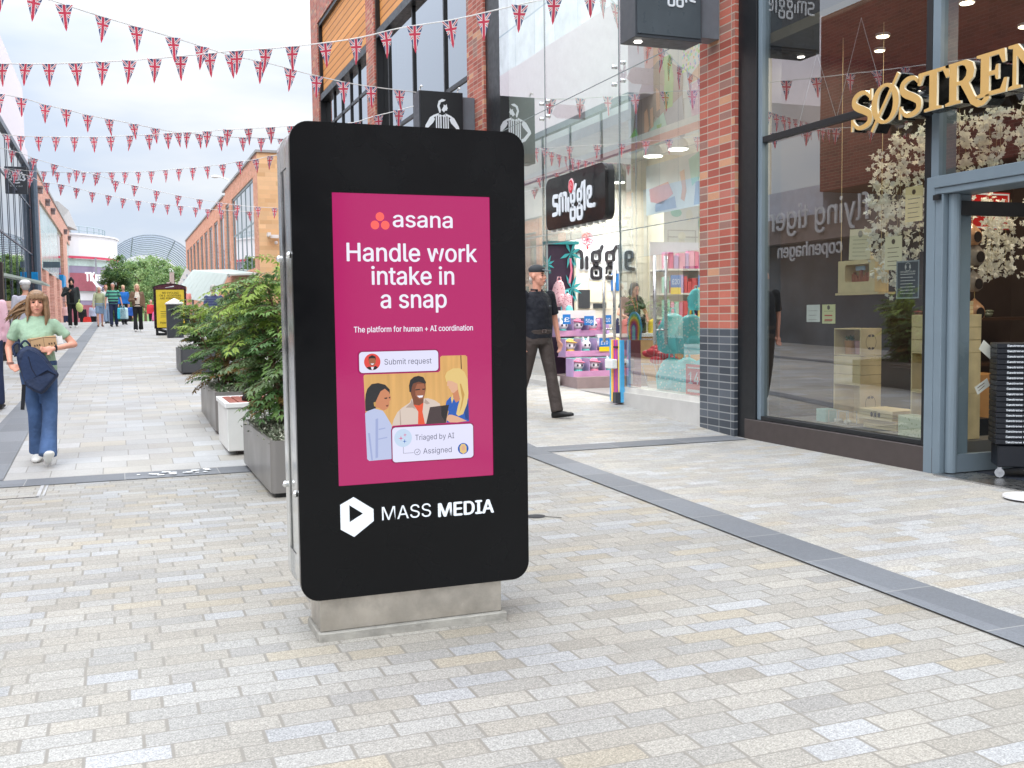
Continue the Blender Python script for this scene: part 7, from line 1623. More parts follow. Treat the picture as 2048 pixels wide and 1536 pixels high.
def person(label, x, y, z, rz, H, J, skin=SK1, top=None, bottom=None, shoe=None, hair=None, vox=0.011, topkind='tee', botkind='trousers', bottom_z=None, head=(0, 0), female=False, extra=None, hairkind='short', fingers=True, waist=1.0):
    """J: joints in a 1.75 m figure facing -Y, x to the viewer's right; elbows, hands, knees, ankles for sides a (x<0) and b (x>0)"""
    s = H / 1.75
    t = bpy.data.objects.new('person', None); C.objects.link(t); tag(t, label, 'person'); t.empty_display_size = 0.1
    D = dict(neck=(0, 0.01, 1.46), head=(0, -0.012, 1.635), sha=(-0.185, 0.01, 1.415), shb=(0.185, 0.01, 1.415), ela=(-0.225, 0.03, 1.13), elb=(0.225, 0.03, 1.13), wra=(-0.235, -0.03, 0.89), wrb=(0.235, -0.03, 0.89),
             hia=(-0.085, 0, 0.92), hib=(0.085, 0, 0.92), kna=(-0.095, -0.01, 0.50), knb=(0.095, -0.01, 0.50), ana=(-0.10, 0.03, 0.085), anb=(0.10, 0.03, 0.085), hda=(0, -0.3, -1), hdb=(0, -0.3, -1), pa=0.0, pb=0.0, ca=0.45, cb=0.45, upa=None, upb=None)
    D.update(J)
    D = {k: (Vector(v) * s if isinstance(v, tuple) and k not in ('hda', 'hdb', 'upa', 'upb') else (Vector(v) if isinstance(v, tuple) else v)) for k, v in D.items()}
    hs = 0.93 if female else 1.0; shw = 0.90 if female else 1.0
    for k in ('sha', 'shb'): D[k].x *= shw
    g = 1.0
    b = MB(); Mh = Matrix.Rotation(head[0], 3, 'Z') @ Matrix.Rotation(head[1], 3, 'X'); hc = D['head']
    def hp(x_, y_, z_): return hc + Mh @ (Vector((x_, y_, z_)) * s)
    b.ell(hp(0, 0.018, 0.03), (0.074 * s, 0.093 * s, 0.088 * s), 18, 12, Mh); b.ell(hp(0, -0.018, -0.035), (0.060 * s, 0.070 * s, 0.085 * s), 16, 10, Mh); b.ell(hp(0, -0.055, -0.095), (0.030 * s, 0.026 * s, 0.022 * s), 10, 7, Mh)
    b.capsule(hp(0, -0.088, 0.01), hp(0, -0.105, -0.03), 0.009 * s, 0.014 * s, 8); b.ell(hp(0, -0.084, -0.062), (0.024 * s, 0.012 * s, 0.012 * s), 8, 6, Mh)
    for sx in (-1, 1): b.ell(hp(sx * 0.076, 0.015, -0.01), (0.012 * s, 0.020 * s, 0.032 * s), 8, 6, Mh); b.ell(hp(sx * 0.036, -0.066, -0.03), (0.022 * s, 0.018 * s, 0.02 * s), 8, 6, Mh)
    b.capsule(D['neck'] - Vector((0, 0, 0.03 * s)), hp(0, 0.015, -0.06), 0.055 * s * hs, 0.052 * s * hs, 12)
    dx = (D['hia'] + D['hib']) / 2
    def tor(f):
        return [ring((dx.x, dx.y, 0.86 * s), 0.15 * s * f, 0.10 * s * f), ring((dx.x, dx.y, 0.95 * s), 0.165 * s * f, 0.112 * s * f), ring((dx.x * 0.6, dx.y * 0.6, 1.08 * s), (0.130 if female else 0.152) * s * f * waist, 0.098 * s * f * waist), ring((0, -0.008 * s, 1.26 * s), 0.152 * s * f * hs, (0.122 if female else 0.112) * s * f), ring((0, 0.005 * s, 1.37 * s), 0.165 * s * f * shw, 0.092 * s * f), ring((0, 0.01 * s, 1.43 * s), 0.125 * s * f * shw, 0.068 * s * f), ring((0, 0.012 * s, 1.475 * s), 0.062 * s * f, 0.055 * s * f)]
    b.loft(tor(0.93))
    for q in 'ab':
        b.capsule(D['sh' + q], D['el' + q], 0.047 * s * hs, 0.038 * s * hs); b.capsule(D['el' + q], D['wr' + q], 0.037 * s * hs, 0.026 * s * hs)
        b.capsule(D['hi' + q], D['kn' + q], 0.078 * s, 0.052 * s); b.capsule(D['kn' + q], D['an' + q], 0.050 * s, 0.034 * s)
        if not shoe: b.capsule(D['an' + q], D['an' + q] + Vector((0, -0.06 * s, -0.04 * s)), 0.034 * s, 0.03 * s)
        m2 = (D['kn' + q] * 0.7 + D['an' + q] * 0.3); b.ell(m2 + Vector((0, 0.015 * s, 0)), (0.046 * s, 0.05 * s, 0.09 * s), 10, 7)
        if fingers: hand(b, D['wr' + q], D['hd' + q], s * hs, D['up' + q], D['c' + q])
        else:
            b.capsule(D['wr' + q], D['wr' + q] + D['hd' + q].normalized() * 0.13 * s, 0.03 * s, 0.026 * s)
    b.build('body', skin, t, remesh=vox if not fingers else min(vox, 0.0085), sm=3)
    for sx in (-1, 1):
        e = MB(); e.ell(hp(sx * 0.031, -0.0795, 0.004), (0.0135 * s, 0.006 * s, 0.0065 * s), 8, 6, Mh); e.build('eye', EYW, t, smooth=True)
    if fingers:
        e = MB()
        for sx in (-1, 1): e.capsule(hp(sx * 0.016, -0.085, 0.024), hp(sx * 0.046, -0.077, 0.024), 0.0045 * s, 0.0035 * s, 6)
        e.build('eyebrow', hair or EYW, t, smooth=True)
        e = MB(); e.ell(hp(0, -0.0955, -0.064), (0.021 * s, 0.005 * s, 0.007 * s), 10, 6, Mh); e.build('mouth', LIP, t, smooth=True)
    # top garment
    if top:
        m = MB(); f = 1.07 if topkind != 'jacket' else 1.16
        m.loft(tor(f)[:-1] + [ring((0, 0.012 * s, 1.462 * s), 0.078 * s, 0.066 * s)])
        for q in 'ab':
            S, E_, W_ = D['sh' + q], D['el' + q], D['wr' + q]
            if topkind in ('tee', 'polo'):
                k = 0.62 if topkind == 'tee' else 0.78; e = S + (E_ - S) * k; m.capsule(S, S + (E_ - S) * k * 0.8, 0.062 * s * hs, 0.06 * s * hs); m.tube([S, e], [0.058 * s * hs, 0.061 * s * hs], 12)
            else:
                fa = 1.0 if topkind == 'shirt' else 1.25
                m.capsule(S, E_, 0.058 * s * hs * fa, 0.049 * s * fa); m.capsule(E_, E_ + (W_ - E_) * 0.93, 0.048 * s * fa, 0.037 * s * fa)
        o = m.build('shirt' if topkind != 'jacket' else 'jacket', top, t, remesh=vox, sm=4)
        if fingers or isinstance(top, list): pass
        if topkind == 'polo':
            c = MB(); c.tube([Vector((0.064 * s * math.cos(a), 0.015 * s + 0.058 * s * math.sin(a), (1.475 + 0.006 * math.sin(a)) * s)) for a in [rad(-60 - 10 + 20 * k) for k in range(17)]], 0.013 * s, 8); c.build('collar', top, t, smooth=True)
    if bottom:
        m = MB(); wt = tor(1.05); m.loft([ring((dx.x, dx.y, 0.85 * s), 0.16 * s, 0.112 * s), wt[1], ring((dx.x, dx.y, 1.02 * s), 0.155 * s * waist, 0.11 * s * waist)])
        for q in 'ab':
            A, K, N = D['hi' + q], D['kn' + q], D['an' + q]
            if botkind == 'shorts':
                e = A + (K - A) * 0.85; m.capsule(A, A + (K - A) * 0.6, 0.09 * s, 0.086 * s); m.tube([A, e], [0.088 * s, 0.088 * s], 14)
            else:
                fl = {'trousers': 0.072, 'flare': 0.088, 'slim': 0.05}[botkind]
                e = N - (K - N).normalized() * 0.012 * s
                m.capsule(A, K, 0.095 * s, 0.07 * s, 14); m.tube([K + (A - K) * 0.05, K + (N - K) * 0.5, e], [0.068 * s, 0.066 * s if fl < 0.07 else 0.074 * s, fl * s], 14)
        m.build('shorts' if botkind == 'shorts' else 'trousers', bottom, t, remesh=vox, sm=3)
    if shoe:
        for q in 'ab':
            m = MB(); shoe_mesh(m, D['an' + q], D.get('f' + q, Vector((0.12 * (-1 if q == 'a' else 1), -1, 0))), s, pitch=D['p' + q]); m.tube([D['an' + q] + Vector((0, 0.005, -0.045)) * s, D['an' + q] + Vector((0, 0.008, 0.035)) * s], [0.042 * s, 0.043 * s], 12) if botkind != 'shorts' else None; m.build('shoe', shoe, t, smooth=True)
    if hair:
        m = MB()
        if hairkind == 'short':
            m.ell(hp(0, 0.030, 0.045), (0.079 * s, 0.090 * s, 0.080 * s), 16, 10, Mh); m.ell(hp(0, 0.055, -0.01), (0.074 * s, 0.062 * s, 0.075 * s), 14, 9, Mh)
        elif hairkind == 'bob':
            m.ell(hp(0, 0.028, 0.045), (0.084 * s, 0.095 * s, 0.082 * s), 16, 10, Mh); m.ell(hp(0, 0.055, -0.05), (0.086 * s, 0.062 * s, 0.11 * s), 14, 9, Mh)
            for sx in (-1, 1): m.capsule(hp(sx * 0.072, 0.0, 0.03), hp(sx * 0.078, 0.0, -0.12), 0.025 * s, 0.02 * s)
        m.build('hair', hair, t, remesh=0.010 * s, sm=3)
    if extra: extra(t, D, s, hp, Mh)
    t.location = (x, y, z); t.rotation_euler = (0, 0, rz)
    return t
def P_(t, b, name, m, **k): return b.build(name, m, t, **k)
DENIM = mat('mid_blue_denim', (66, 92, 132), 0.75, 0, 0.28, 5, 0.8, 9, bd=0.035); SAGE = mat('sage_green_cotton', (158, 186, 160), 0.85, 0, 0.05, 8, 0.8, 10, bd=0.035); HAIRL = mat('light_brown_hair', (134, 104, 76), 0.45, 0, 0.30, 26, 0.4, 90)
NAVYC = mat('navy_canvas', (30, 44, 72), 0.7, 0, 0.14, 9, 0.8, 11, bd=0.03); WSH = mat('white_trainer', (224, 224, 220), 0.5); KRAFT = mat('kraft_cardboard', (192, 158, 120), 0.8, 0, 0.06)
# the woman in the foreground
def woman_x(t, D, s, hp, Mh):
    m = MB()
    m.ell(hp(0, 0.028, 0.048), (0.088 * s, 0.098 * s, 0.080 * s), 18, 12, Mh)
    m.ell(hp(0, 0.045, -0.05), (0.088 * s, 0.070 * s, 0.12 * s), 16, 10, Mh)
    for k in range(5): m.capsule(hp(-0.05 + 0.025 * k, -0.070, 0.085), hp(-0.058 + 0.029 * k, -0.0865, 0.034), 0.016 * s, 0.010 * s, 8)
    for k in range(5):
        m.capsule(hp(0.068 + 0.004 * k, -0.03 + 0.022 * k, 0.05), hp(0.085 + 0.003 * k, -0.045 + 0.022 * k, -0.13), 0.026 * s, 0.024 * s, 8); m.capsule(hp(0.085 + 0.003 * k, -0.045 + 0.022 * k, -0.13), hp(0.070 + 0.004 * k, -0.06 + 0.02 * k, -0.235 + 0.01 * (k % 2)), 0.024 * s, 0.009 * s, 8)
        m.capsule(hp(-0.075, -0.02 + 0.022 * k, 0.05), hp(-0.088, -0.03 + 0.022 * k, -0.11), 0.022 * s, 0.022 * s, 8)
    m.capsule(hp(-0.075, -0.02, -0.08), hp(-0.095, -0.05, -0.19), 0.02 * s, 0.008 * s, 8)
    P_(t, m, 'hair', HAIRL, remesh=0.009, sm=3)
    m = MB()
    for k in range(34):
        a = hp(-0.078 + 0.012 * RN.random(), 0.0 + 0.05 * RN.random(), 0.05 - 0.14 * RN.random()); e = hp(-0.30 + 0.12 * RN.random(), 0.02 + 0.07 * RN.random(), -0.11 - 0.10 * RN.random()); mid = (a + e) / 2 + Vector((-0.01, 0, 0.025)) * s
        m.tube(smooth_path([a, mid, e], 4), [0.010 * s, 0.0095 * s, 0.009 * s, 0.008 * s, 0.007 * s, 0.006 * s, 0.005 * s, 0.003 * s, 0.001 * s], 6)
    P_(t, m, 'blown_hair', HAIRL, smooth=True)
    m = MB(); w = D['wrb']; u = (D['elb'] - w).normalized(); c = w + u * 0.035 * s
    m.obox(c + Vector((0, -0.03, 0.004)) * s, (0.030 * s, 0.012 * s, 0.034 * s)); P_(t, m, 'wrist_watch', BLK)
    m = MB(); m.tube([c + (Vector((0, math.cos(a) * 0.031, math.sin(a) * 0.031)) * s) for a in [rad(30 * k) for k in range(13)]], 0.009 * s, 6); P_(t, m, 'watch_strap', BLK)
    m = MB(); w = D['wra'] + (D['ela'] - D['wra']).normalized() * 0.015
    for o in (0, 0.014): m.tube([w + Vector((math.cos(a) * 0.032, math.sin(a) * 0.030, o)) * s for a in [rad(30 * k) for k in range(13)]], 0.005 * s, 6)
    P_(t, m, 'bracelet', mat('bracelet_beads', (150, 110, 100), 0.4))
wx, wy, wz = -0.68, 9.95, gz(9.95)
WJ = dict(head=(0.012, -0.03, 1.59), neck=(0.0, 0.0, 1.435), sha=(-0.19, 0.0, 1.375), shb=(0.175, 0.02, 1.375), ela=(-0.262, 0.05, 1.15), wra=(-0.240, -0.12, 0.985), hda=(0.55, -0.45, -0.45), elb=(0.335, 0.03, 1.17), wrb=(0.150, -0.20, 1.135), hdb=(-1, -0.30, -0.08), upa=(0.3, -1, 0.2), upb=(0, -1, 0.3), ca=0.5, cb=0.45,
          hia=(-0.08, 0, 0.90), hib=(0.08, 0, 0.90), kna=(-0.045, 0.02, 0.49), ana=(-0.040, 0.16, 0.105), knb=(0.095, -0.09, 0.50), anb=(0.060, -0.24, 0.105), pa=-0.12, pb=0.55)
ww = person('woman in a sage green top and flared jeans striding forward with blown hair', wx, wy, wz, 0.03, 1.56, WJ, SK2, SAGE, DENIM, WSH, HAIRL, vox=0.010, botkind='flare', head=(0.04, 0.03), female=True, extra=woman_x, hairkind='none', waist=1.12)
sw = 1.56 / 1.75
def wpt(x, y, z): return Vector((wx + x * sw, wy + y * sw, wz + z * sw))
bp = thing('backpack', 'navy canvas backpack clutched in front of the walking woman', 'backpack', wpt(0, -0.2, 0.8))
OUT = [(-0.175, 1.09), (-0.135, 1.145), (-0.075, 1.175), (0.0, 1.15), (0.06, 1.105), (0.13, 0.99), (0.197, 0.885), (0.185, 0.855), (0.13, 0.79), (0.07, 0.715), (0.035, 0.695), (-0.03, 0.725), (-0.105, 0.785), (-0.135, 0.90), (-0.165, 1.0)]
def oring(k, y, dy=0.0): 
    cx_, cz_ = 0.0, 0.93
    return [wpt(cx_ + (p[0] - cx_) * k, y + dy * (p[1] - cz_), cz_ + (p[1] - cz_) * k) for p in OUT]
b = MB(); b.loft([oring(0.80, -0.10), oring(0.97, -0.14), oring(1.0, -0.20), oring(0.98, -0.265, 0.06), oring(0.86, -0.305, 0.10)])
b.build('pack_body', NAVYC, bp, remesh=0.009, sm=2)
FBK = fr(wpt(0, -0.309, 0.93), (sw, 0, 0), (0, -0.10 * sw, sw), (0, -1, 0))
b = MB(); b.poly([(-0.135, 0.06), (-0.10, 0.17), (-0.05, 0.205), (0.02, 0.17), (0.075, 0.10), (0.175, -0.04), (0.10, 0.005), (0.02, -0.04), (-0.05, -0.085), (-0.105, -0.10)], FBK, -0.012, 0.012); b.build('front_flap', mat('navy_canvas_flap', (36, 52, 84), 0.7, 0, 0.12, 9, 0.35, 40), bp, bevel=0.010, seg=3)
b = MB(); b.ribbon([(-0.10, -0.108), (-0.03, -0.085), (0.03, -0.05), (0.11, -0.008), (0.17, -0.045)], 0.012, FBK, -0.010, 0.006); b.ribbon([(-0.06, 0.14), (-0.035, 0.02), (0.0, -0.05)], 0.008, FBK, 0.010, 0.0135); b.build('flap_seam', mat('dark_navy_seam', (16, 24, 44), 0.7), bp)
b = MB(); b.obox(wpt(-0.03, -0.305, 0.765), (0.014, 0.006, 0.022)); b.build('small_tag', mat('grey_tag', (120, 130, 150), 0.5), bp)
b = MB(); b.tube(smooth_path([wpt(-0.10, -0.20, 1.13), wpt(-0.155, -0.22, 1.20), wpt(-0.20, -0.22, 1.16), wpt(-0.18, -0.23, 1.07)], 5), 0.011, 8); b.tube(smooth_path([wpt(-0.04, -0.20, 1.16), wpt(-0.09, -0.22, 1.22), wpt(-0.14, -0.22, 1.17)], 5), 0.009, 8); b.build('loop_handle', NAVYC, bp, smooth=True)
b = MB(); b.ribbon([(-0.115, 0.80), (-0.125, 0.68), (-0.137, 0.555)], 0.035, fr(wpt(0, -0.26, 0), (sw, 0, 0), (0, 0, sw), (0, -1, 0)), -0.003, 0.003); b.build('hanging_strap', mat('black_webbing', (22, 24, 30), 0.8), bp)
bx = thing('cardboard_box', 'small kraft cardboard box tucked under the walking woman\'s arm', 'box', wpt(0.1, -0.18, 1.15)); Mz = Matrix.Rotation(-0.12, 3, 'Y') @ Matrix.Rotation(0.35, 3, 'Z')
b = MB(); b.obox(wpt(0.055, -0.125, 1.19), (0.215, 0.09, 0.11), Mz); b.build('box_body', KRAFT, bx, bevel=0.003)
b = MB(); c0 = wpt(0.055, -0.125, 1.19); FBX = fr(c0 + Mz @ Vector((0, -0.0455, 0)), Mz @ Vector((1, 0, 0)), Mz @ Vector((0, 0, 1)), Mz @ Vector((0, -1, 0))); b.ribbon([(-0.115, 0.035), (0.0, 0.05), (0.115, 0.035)], 0.004, FBX, 0.0006)
for u in (-0.085, -0.065, -0.045, 0.035, 0.055, 0.08): b.poly([(u, -0.02), (u + 0.013, -0.02), (u + 0.013, -0.004), (u, -0.002)], FBX, 0.0006)
b.ribbon([(0.0, 0.05), (0.0, -0.055)], 0.003, FBX, 0.0006); b.build('printed_marks', INK, bx)
b = MB(); b.poly([(0.118, -0.02), (0.165, -0.02), (0.165, 0.045), (0.118, 0.045)], FBX, -0.02, -0.018); b.build('white_leaflet', WHITE, bx)

# the man in the cap
BLKC = mat('black_navy_jersey', (24, 27, 36), 0.8, 0, 0.12, 8, 0.8, 9, bd=0.04); TRS = mat('dark_brown_trousers', (66, 58, 55), 0.75, 0, 0.16, 7, 0.8, 9, bd=0.045); BSH = mat('black_leather', (26, 26, 28), 0.45)
def cap_x(t, D, s, hp, Mh):
    m = MB(); m.ell(hp(0, 0.016, 0.070), (0.084 * s, 0.103 * s, 0.062 * s), 18, 10, Mh); P_(t, m, 'cap', mat('charcoal_cap', (52, 56, 60), 0.75, 0, 0.12, 12), smooth=True)
    m = MB(); c = hp(0, -0.118, 0.058); m.ell(c, (0.066 * s, 0.058 * s, 0.009 * s), 16, 6, Mh @ Matrix.Rotation(0.20, 3, 'X')); P_(t, m, 'cap_peak', mat('grey_cap_peak', (92, 98, 102), 0.7), smooth=True)
    m = MB(); m.ell(hp(0, 0.075, -0.035), (0.055 * s, 0.03 * s, 0.05 * s), 10, 7, Mh); P_(t, m, 'hair', mat('grey_white_hair', (200, 194, 188), 0.7), smooth=True)
    m = MB(); m.loft([ring((0, 0, 0.985 * s), 0.166 * s, 0.121 * s, 24), ring((0, 0, 1.02 * s), 0.163 * s, 0.119 * s, 24)], caps=False); P_(t, m, 'belt', BSH)
    m = MB(); m.ribbon([(-0.025 * s, 0.99 * s), (0.025 * s, 0.99 * s), (0.025 * s, 1.018 * s), (-0.025 * s, 1.018 * s)], 0.006, front(-0.124 * s), 0, 0.004, closed=True); P_(t, m, 'belt_buckle', STEELB)
    m = MB()
    for u in (0.075, 0.095): m.ell((u * s, -0.128 * s, 1.29 * s), (0.006, 0.003, 0.004), 6, 4)
    P_(t, m, 'chest_emblem', mat('pale_thread', (150, 156, 170), 0.6))
MJ = dict(ela=(-0.24, 0.06, 1.14), elb=(0.265, 0.03, 1.13), wra=(-0.22, 0.02, 0.89), wrb=(0.275, -0.03, 0.885), hdb=(0.02, -0.25, -1), upb=(-1, 0, 0), kna=(-0.12, 0.10, 0.49), ana=(-0.14, 0.30, 0.115), knb=(0.13, -0.07, 0.50), anb=(0.16, -0.14, 0.085), pa=-0.35, pb=0.12, fa=(0.3, -1, 0), fb=(0.75, -1, 0))
person('man in a black polo shirt and grey cap walking past the gift shop', 4.53, 11.0, gz(11.0), 0.22, 1.76, MJ, SK2, BLKC, TRS, BSH, None, vox=0.011, topkind='polo', head=(0.40, 0.0), extra=cap_x, waist=1.16)

# people up the street
FV = 0.018
BLK2 = mat('black_cotton', (30, 31, 34), 0.85, 0, 0.15, 5); DKG = mat('dark_grey_green_jacket', (52, 58, 58), 0.8); NVT = mat('navy_twill', (44, 54, 84), 0.8); OLV = mat('pale_olive_cotton', (172, 178, 140), 0.85); LDN = mat('light_denim', (140, 164, 192), 0.8); BRJ = mat('brown_suede', (122, 98, 78), 0.85); CRM = mat('cream_linen', (220, 212, 196), 0.85); GRYH = mat('grey_hair', (176, 172, 168), 0.7); BLN = mat('blonde_hair', (214, 188, 150), 0.6); PAS = mat('white_cotton', (226, 226, 226), 0.85)
def stripes_mat(name, c1, c2, per):
    m, t, bb, out = newmat(name); z = t.xyz(t.pos())[2]; f = t.m('FRACT', t.m('DIVIDE', z, per)); t.L(t.mix(t.m('LESS_THAN', f, 0.4), lin(c1) + (1,), lin(c2) + (1,)), bb.inputs['Base Color']); bb.inputs['Roughness'].default_value = 0.85
    return m
GST = stripes_mat('green_navy_stripe', (96, 176, 150), (36, 54, 74), 0.135); NST = stripes_mat('navy_grey_stripe', (56, 66, 104), (84, 94, 128), 0.06)
GST.node_tree.nodes  # stripes follow the shirt's height
def hood_x(t, D, s, hp, Mh):
    m = MB(); m.ell(hp(0, 0.035, 0.03), (0.105 * s, 0.105 * s, 0.13 * s), 14, 9, Mh); m.ell(hp(0, 0.05, 0.13), (0.05 * s, 0.06 * s, 0.07 * s), 10, 7, Mh); m.capsule(hp(0, 0.0, -0.13), hp(0, 0.03, -0.16), 0.095 * s, 0.10 * s); P_(t, m, 'hood', BLK2, remesh=0.018, sm=3)
    m = MB(); m.loft(None or [ring((0, 0, 0.84 * s), 0.19 * s, 0.13 * s), ring((0, 0, 1.15 * s), 0.185 * s, 0.13 * s), ring((0, 0.005, 1.38 * s), 0.19 * s, 0.11 * s), ring((0, 0.01, 1.45 * s), 0.10 * s, 0.07 * s)])
    for q in 'ab': m.capsule(D['sh' + q], D['el' + q], 0.075 * s, 0.065 * s); m.capsule(D['el' + q], D['wr' + q], 0.062 * s, 0.05 * s)
    P_(t, m, 'jacket', DKG, remesh=0.018, sm=3)
    m = MB(); m.loft([ring((0, -0.045 * s, 0.9 * s), 0.10 * s, 0.10 * s), ring((0, -0.05 * s, 1.3 * s), 0.105 * s, 0.10 * s), ring((0, -0.03 * s, 1.44 * s), 0.08 * s, 0.07 * s)]); P_(t, m, 'sweatshirt', BLK2, smooth=True)
def up(px): return px
WK = dict(kna=(-0.09, -0.06, 0.50), ana=(-0.085, -0.12, 0.085), knb=(0.10, 0.03, 0.50), anb=(0.10, 0.16, 0.10), pb=-0.2, pa=0.1)
def wk(**k): d = dict(WK); d.update(k); return d
hm = person('man in a black hood and dark jacket looking at a phone by the blue door', -1.72, 44.6, gz(44.6), 0.05, 1.92, wk(ela=(-0.30, -0.02, 1.17), wra=(-0.10, -0.27, 1.28), hda=(0.5, -0.5, 0.5), ela2=0), SK1, BLK2, BLK2, WSH, None, vox=FV, topkind='shirt', fingers=False, extra=hood_x, head=(0, 0.15))
b = MB(); b.obox((-1.80, 44.29, gz(44.6) + 1.47), (0.075, 0.012, 0.15), Matrix.Rotation(0.5, 3, 'X')); b.build('mobile_phone', BLK, label='black mobile phone in the hand of the hooded man', cat='phone')
b = MB(); b.ell((-1.45, 44.35, gz(44.6) + 0.80), (0.13, 0.06, 0.20), 12, 8, Matrix.Rotation(-0.2, 3, 'Y')); b.tube([(-1.48, 44.4, gz(44.6) + 0.95), (-1.44, 44.45, gz(44.6) + 1.12)], 0.02, 6); b.build('carrier_bag', mat('pale_lime_bag', (206, 220, 140), 0.6), smooth=True, label='pale lime bag hanging from the hooded man\'s hand', cat='bag')
def cardi_x(t, D, s, hp, Mh):
    m = MB()
    for q in 'ab': m.capsule(D['sh' + q], D['el' + q], 0.062 * s, 0.055 * s); m.capsule(D['el' + q], D['wr' + q], 0.052 * s, 0.042 * s)
    P_(t, m, 'cardigan', mat('pale_sage_knit', (206, 212, 180), 0.9), remesh=0.018, sm=2)
person('woman with pale hair in an olive top and denim shorts walking beside the striped man', -0.72, 45.2, gz(45.2), 0.1, 1.64, wk(), SK1, OLV, LDN, mat('brown_sandal', (120, 86, 70), 0.7), mat('pale_ash_hair', (222, 212, 196), 0.7), vox=FV, botkind='shorts', fingers=False, female=True, hairkind='bob', extra=cardi_x, waist=1.2)
person('stout grey haired man in a green and navy striped polo shirt', -0.19, 45.1, gz(45.1), 0.0, 1.77, wk(ela=(-0.27, 0.02, 1.13), elb=(0.28, 0.02, 1.13), wra=(-0.29, -0.06, 0.90), wrb=(0.33, -0.05, 0.9)), SK2, GST, NVT, BSH, GRYH, vox=FV, topkind='polo', fingers=False, waist=1.28, head=(-0.1, 0.2))
for dx_, col, lb in ((0.30, (60, 190, 214), 'turquoise carrier bag in the striped man\'s hand'), (0.40, (206, 236, 240), 'pale aqua carrier bag beside the turquoise one')):
    x = -0.19 + dx_; z = gz(45.1); b = MB(); b.loft([[Vector((x + sx * w, 44.95 + sy * d, z + h)) for sx, sy in ((-1, -1), (1, -1), (1, 1), (-1, 1))] for w, d, h in ((0.14, 0.07, 0.30), (0.16, 0.09, 0.34), (0.15, 0.07, 0.72), (0.13, 0.02, 0.76))]); b.tube([(x - 0.05, 44.95, z + 0.76), (x, 44.95, z + 0.88), (x + 0.05, 44.95, z + 0.76)], 0.012, 5); b.build('carrier_bag', mat('bag_%d' % col[0], col, 0.45), label=lb, cat='bag')
def brown_x(t, D, s, hp, Mh):
    m = MB()
    for sx, q in ((-1, 'a'), (1, 'b')):
        m.loft([ring((sx * 0.12 * s, 0.0, 0.93 * s), 0.075 * s, 0.125 * s), ring((sx * 0.115 * s, 0, 1.2 * s), 0.075 * s, 0.125 * s), ring((sx * 0.12 * s, 0.0, 1.38 * s), 0.075 * s, 0.10 * s), ring((sx * 0.075 * s, 0.01, 1.45 * s), 0.045 * s, 0.06 * s)])
        m.capsule(D['sh' + q], D['el' + q], 0.066 * s, 0.058 * s); m.capsule(D['el' + q], D['wr' + q], 0.055 * s, 0.042 * s)
    P_(t, m, 'jacket', BRJ, remesh=0.018, sm=2)
person('woman in a brown jacket and black trousers carrying a coffee cup', 0.64, 39.2, gz(39.2), 0.0, 1.70, wk(ela=(-0.27, -0.02, 1.14), wra=(-0.11, -0.27, 1.16), hda=(0.6, -0.5, 0.3)), SK1, CRM, BLK2, WSH, BLN, vox=FV, topkind='tee', botkind='flare', fingers=False, female=True, extra=brown_x, hairkind='bob', waist=1.15)
b = MB(); c = Vector((0.64 - 0.06, 39.2 - 0.32, gz(39.2) + 1.10)); b.cyl(c, 0.035, 0.10, 14, 0, 0.043); b.cyl(c + Vector((0, 0, 0.10)), 0.047, 0.022, 14, 1, 0.042); b.build('coffee_cup', [mat('brown_cup', (84, 56, 44), 0.6), WHITE], label='brown takeaway cup with a white lid in the hand of the brown jacket woman', cat='cup')
# seen from behind or half hidden
def flat_x(t, D, s, hp, Mh):
    m = MB(); m.ell(hp(0, 0.01, 0.055), (0.10 * s, 0.12 * s, 0.065 * s), 14, 9, Mh); m.ell(hp(0, -0.10, 0.03), (0.06 * s, 0.05 * s, 0.012 * s), 10, 6, Mh); P_(t, m, 'flat_cap', PAS, smooth=True)
person('man in a white flat cap and grey shirt seen from behind past the walking woman', -1.52, 20.0, gz(20), PI + 0.2, 1.66, wk(), SK1, mat('lilac_grey_shirt', (188, 188, 200), 0.85), NVT, BSH, GRYH, vox=FV, topkind='shirt', fingers=False, extra=flat_x)
person('person in a pink top at the far left edge of the street', -1.50, 14.0, gz(14), PI, 1.62, wk(), SK1, mat('dusty_pink_top', (224, 184, 196), 0.85), NVT, BSH, HAIRL, vox=FV, topkind='shirt', fingers=False)
person('man in a navy striped shirt seen from behind above the planter shrubs', 2.17, 26.0, gz(26), PI, 1.60, dict(), SK1, NST, NVT, BSH, GRYH, vox=FV, topkind='polo', fingers=False, waist=1.1)
person('person in a pink top half hidden behind the yellow notice board', 2.30, 39.5, gz(39.5), 0.3, 1.62, wk(), SK1, mat('coral_pink_top', (226, 150, 140), 0.85), NVT, BSH, HAIRL, vox=FV, topkind='tee', fingers=False)
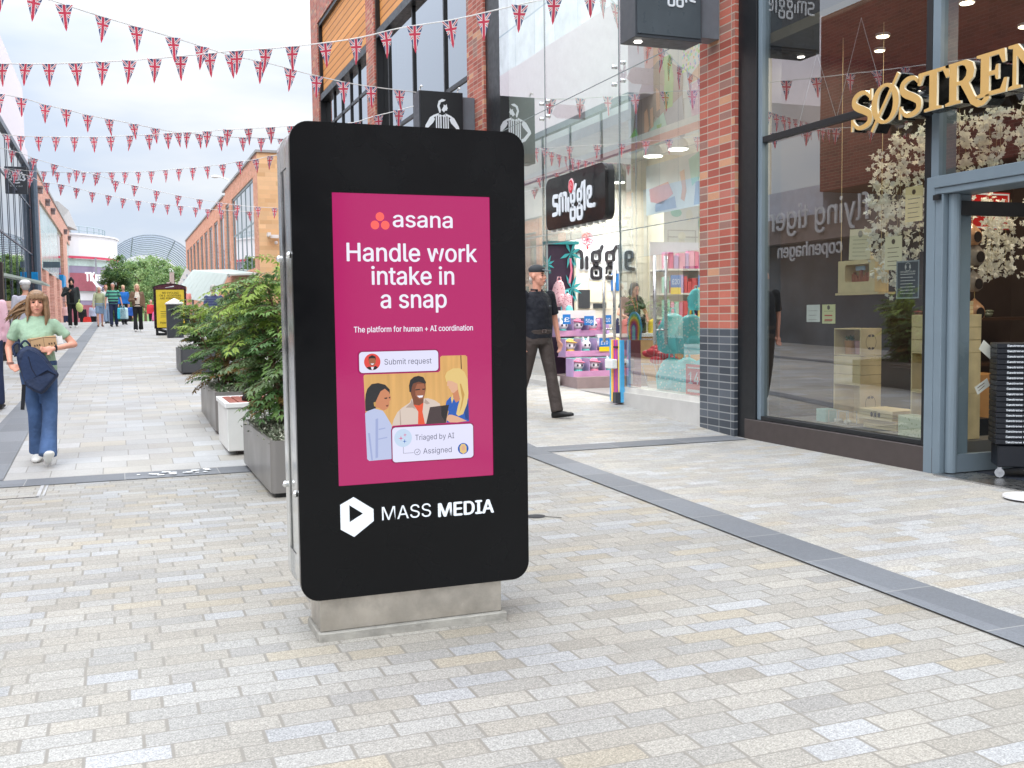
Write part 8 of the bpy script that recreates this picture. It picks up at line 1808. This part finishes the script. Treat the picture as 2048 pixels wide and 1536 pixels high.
# below the brow of the street
RDB = mat('red_shopping_bag', (220, 60, 54), 0.5)
far = [('person in black beyond the brow of the street holding a red bag', -2.0, 66, 1.66, BLK2, BLK2, HAIRL), ('person in a pale blue shirt beyond the brow beside the one in black', -1.38, 65, 1.70, mat('pale_blue_shirt', (176, 192, 216), 0.85), BLK2, HAIRL), ('person in red beyond the brow near the notice board', 1.74, 62, 1.66, mat('scarlet_top', (206, 60, 72), 0.85), BLK2, GRYH), ('person in a bright blue coat just behind the striped man', 0.22, 47.5, 1.70, mat('bright_blue_coat', (40, 116, 200), 0.8), BLK2, BLN), ('person with reddish hair between the olive top woman and the striped man', -0.50, 49.5, 1.72, PAS, LDN, mat('auburn_hair', (176, 112, 84), 0.6)), ('person in blue beyond the brow behind the brown jacket woman', 0.55, 64, 1.64, mat('royal_blue_top', (44, 92, 176), 0.85), BLK2, BLK2), ('child in pink beyond the brow near the notice board', 2.15, 61, 1.30, PAS, BLK2, BLN), ('person in grey beyond the brow behind the hooded man', -2.75, 63, 1.62, mat('pale_pink_grey_top', (222, 190, 190), 0.85), NVT, HAIRL)]
for lb, x, y, H, tp, bt_, hr in far: person(lb, x, y, gz(y), RN.uniform(-0.4, 0.4), H, wk(), SK1, tp, bt_, BSH, hr, vox=0.03, topkind='shirt', fingers=False)
for x, z, m, lb in ((-1.72, 0.35, RDB, 'red shopping bag between two people beyond the brow'), (1.98, 0.45, mat('pink_shopping_bag', (236, 120, 170), 0.5), 'pink shopping bag beyond the brow near the notice board')):
    y = 64.6 if m is RDB else 61.5; b = MB(); zz = gz(y) + z; b.loft([[Vector((x + sx * w, y + sy * 0.1, zz + h)) for sx, sy in ((-1, -1), (1, -1), (1, 1), (-1, 1))] for w, h in ((0.2, 0.0), (0.24, 0.1), (0.2, 0.42), (0.14, 0.5))]); b.build('carrier_bag', m, label=lb, cat='bag')
# shop assistant
def lany(t, D, s, hp, Mh):
    m = MB(); m.tube([Vector(p) * s for p in ((-0.06, -0.05, 1.46), (-0.03, -0.125, 1.3), (0.0, -0.14, 1.12), (0.03, -0.125, 1.3), (0.06, -0.05, 1.46))], 0.010, 5); P_(t, m, 'lanyard', mat('copper_lanyard', (186, 112, 76), 0.6))
person('shop assistant in dark green leaning over the gift shop counter', 8.08, 15.45, 0.21, 0.1, 1.64, dict(head=(0.0, -0.10, 1.585), ela=(-0.29, -0.02, 1.16), elb=(0.29, -0.02, 1.16), wra=(-0.12, -0.30, 1.02), wrb=(0.14, -0.30, 1.02), hda=(0.4, -0.8, -0.3), hdb=(-0.4, -0.8, -0.3)), SK1, mat('dark_green_shirt', (38, 54, 48), 0.85), BLK2, BSH, mat('dark_ash_hair', (92, 84, 80), 0.6), vox=0.014, topkind='tee', fingers=True, hairkind='bob', head=(0, 0.35), extra=lany, female=True, waist=1.15)
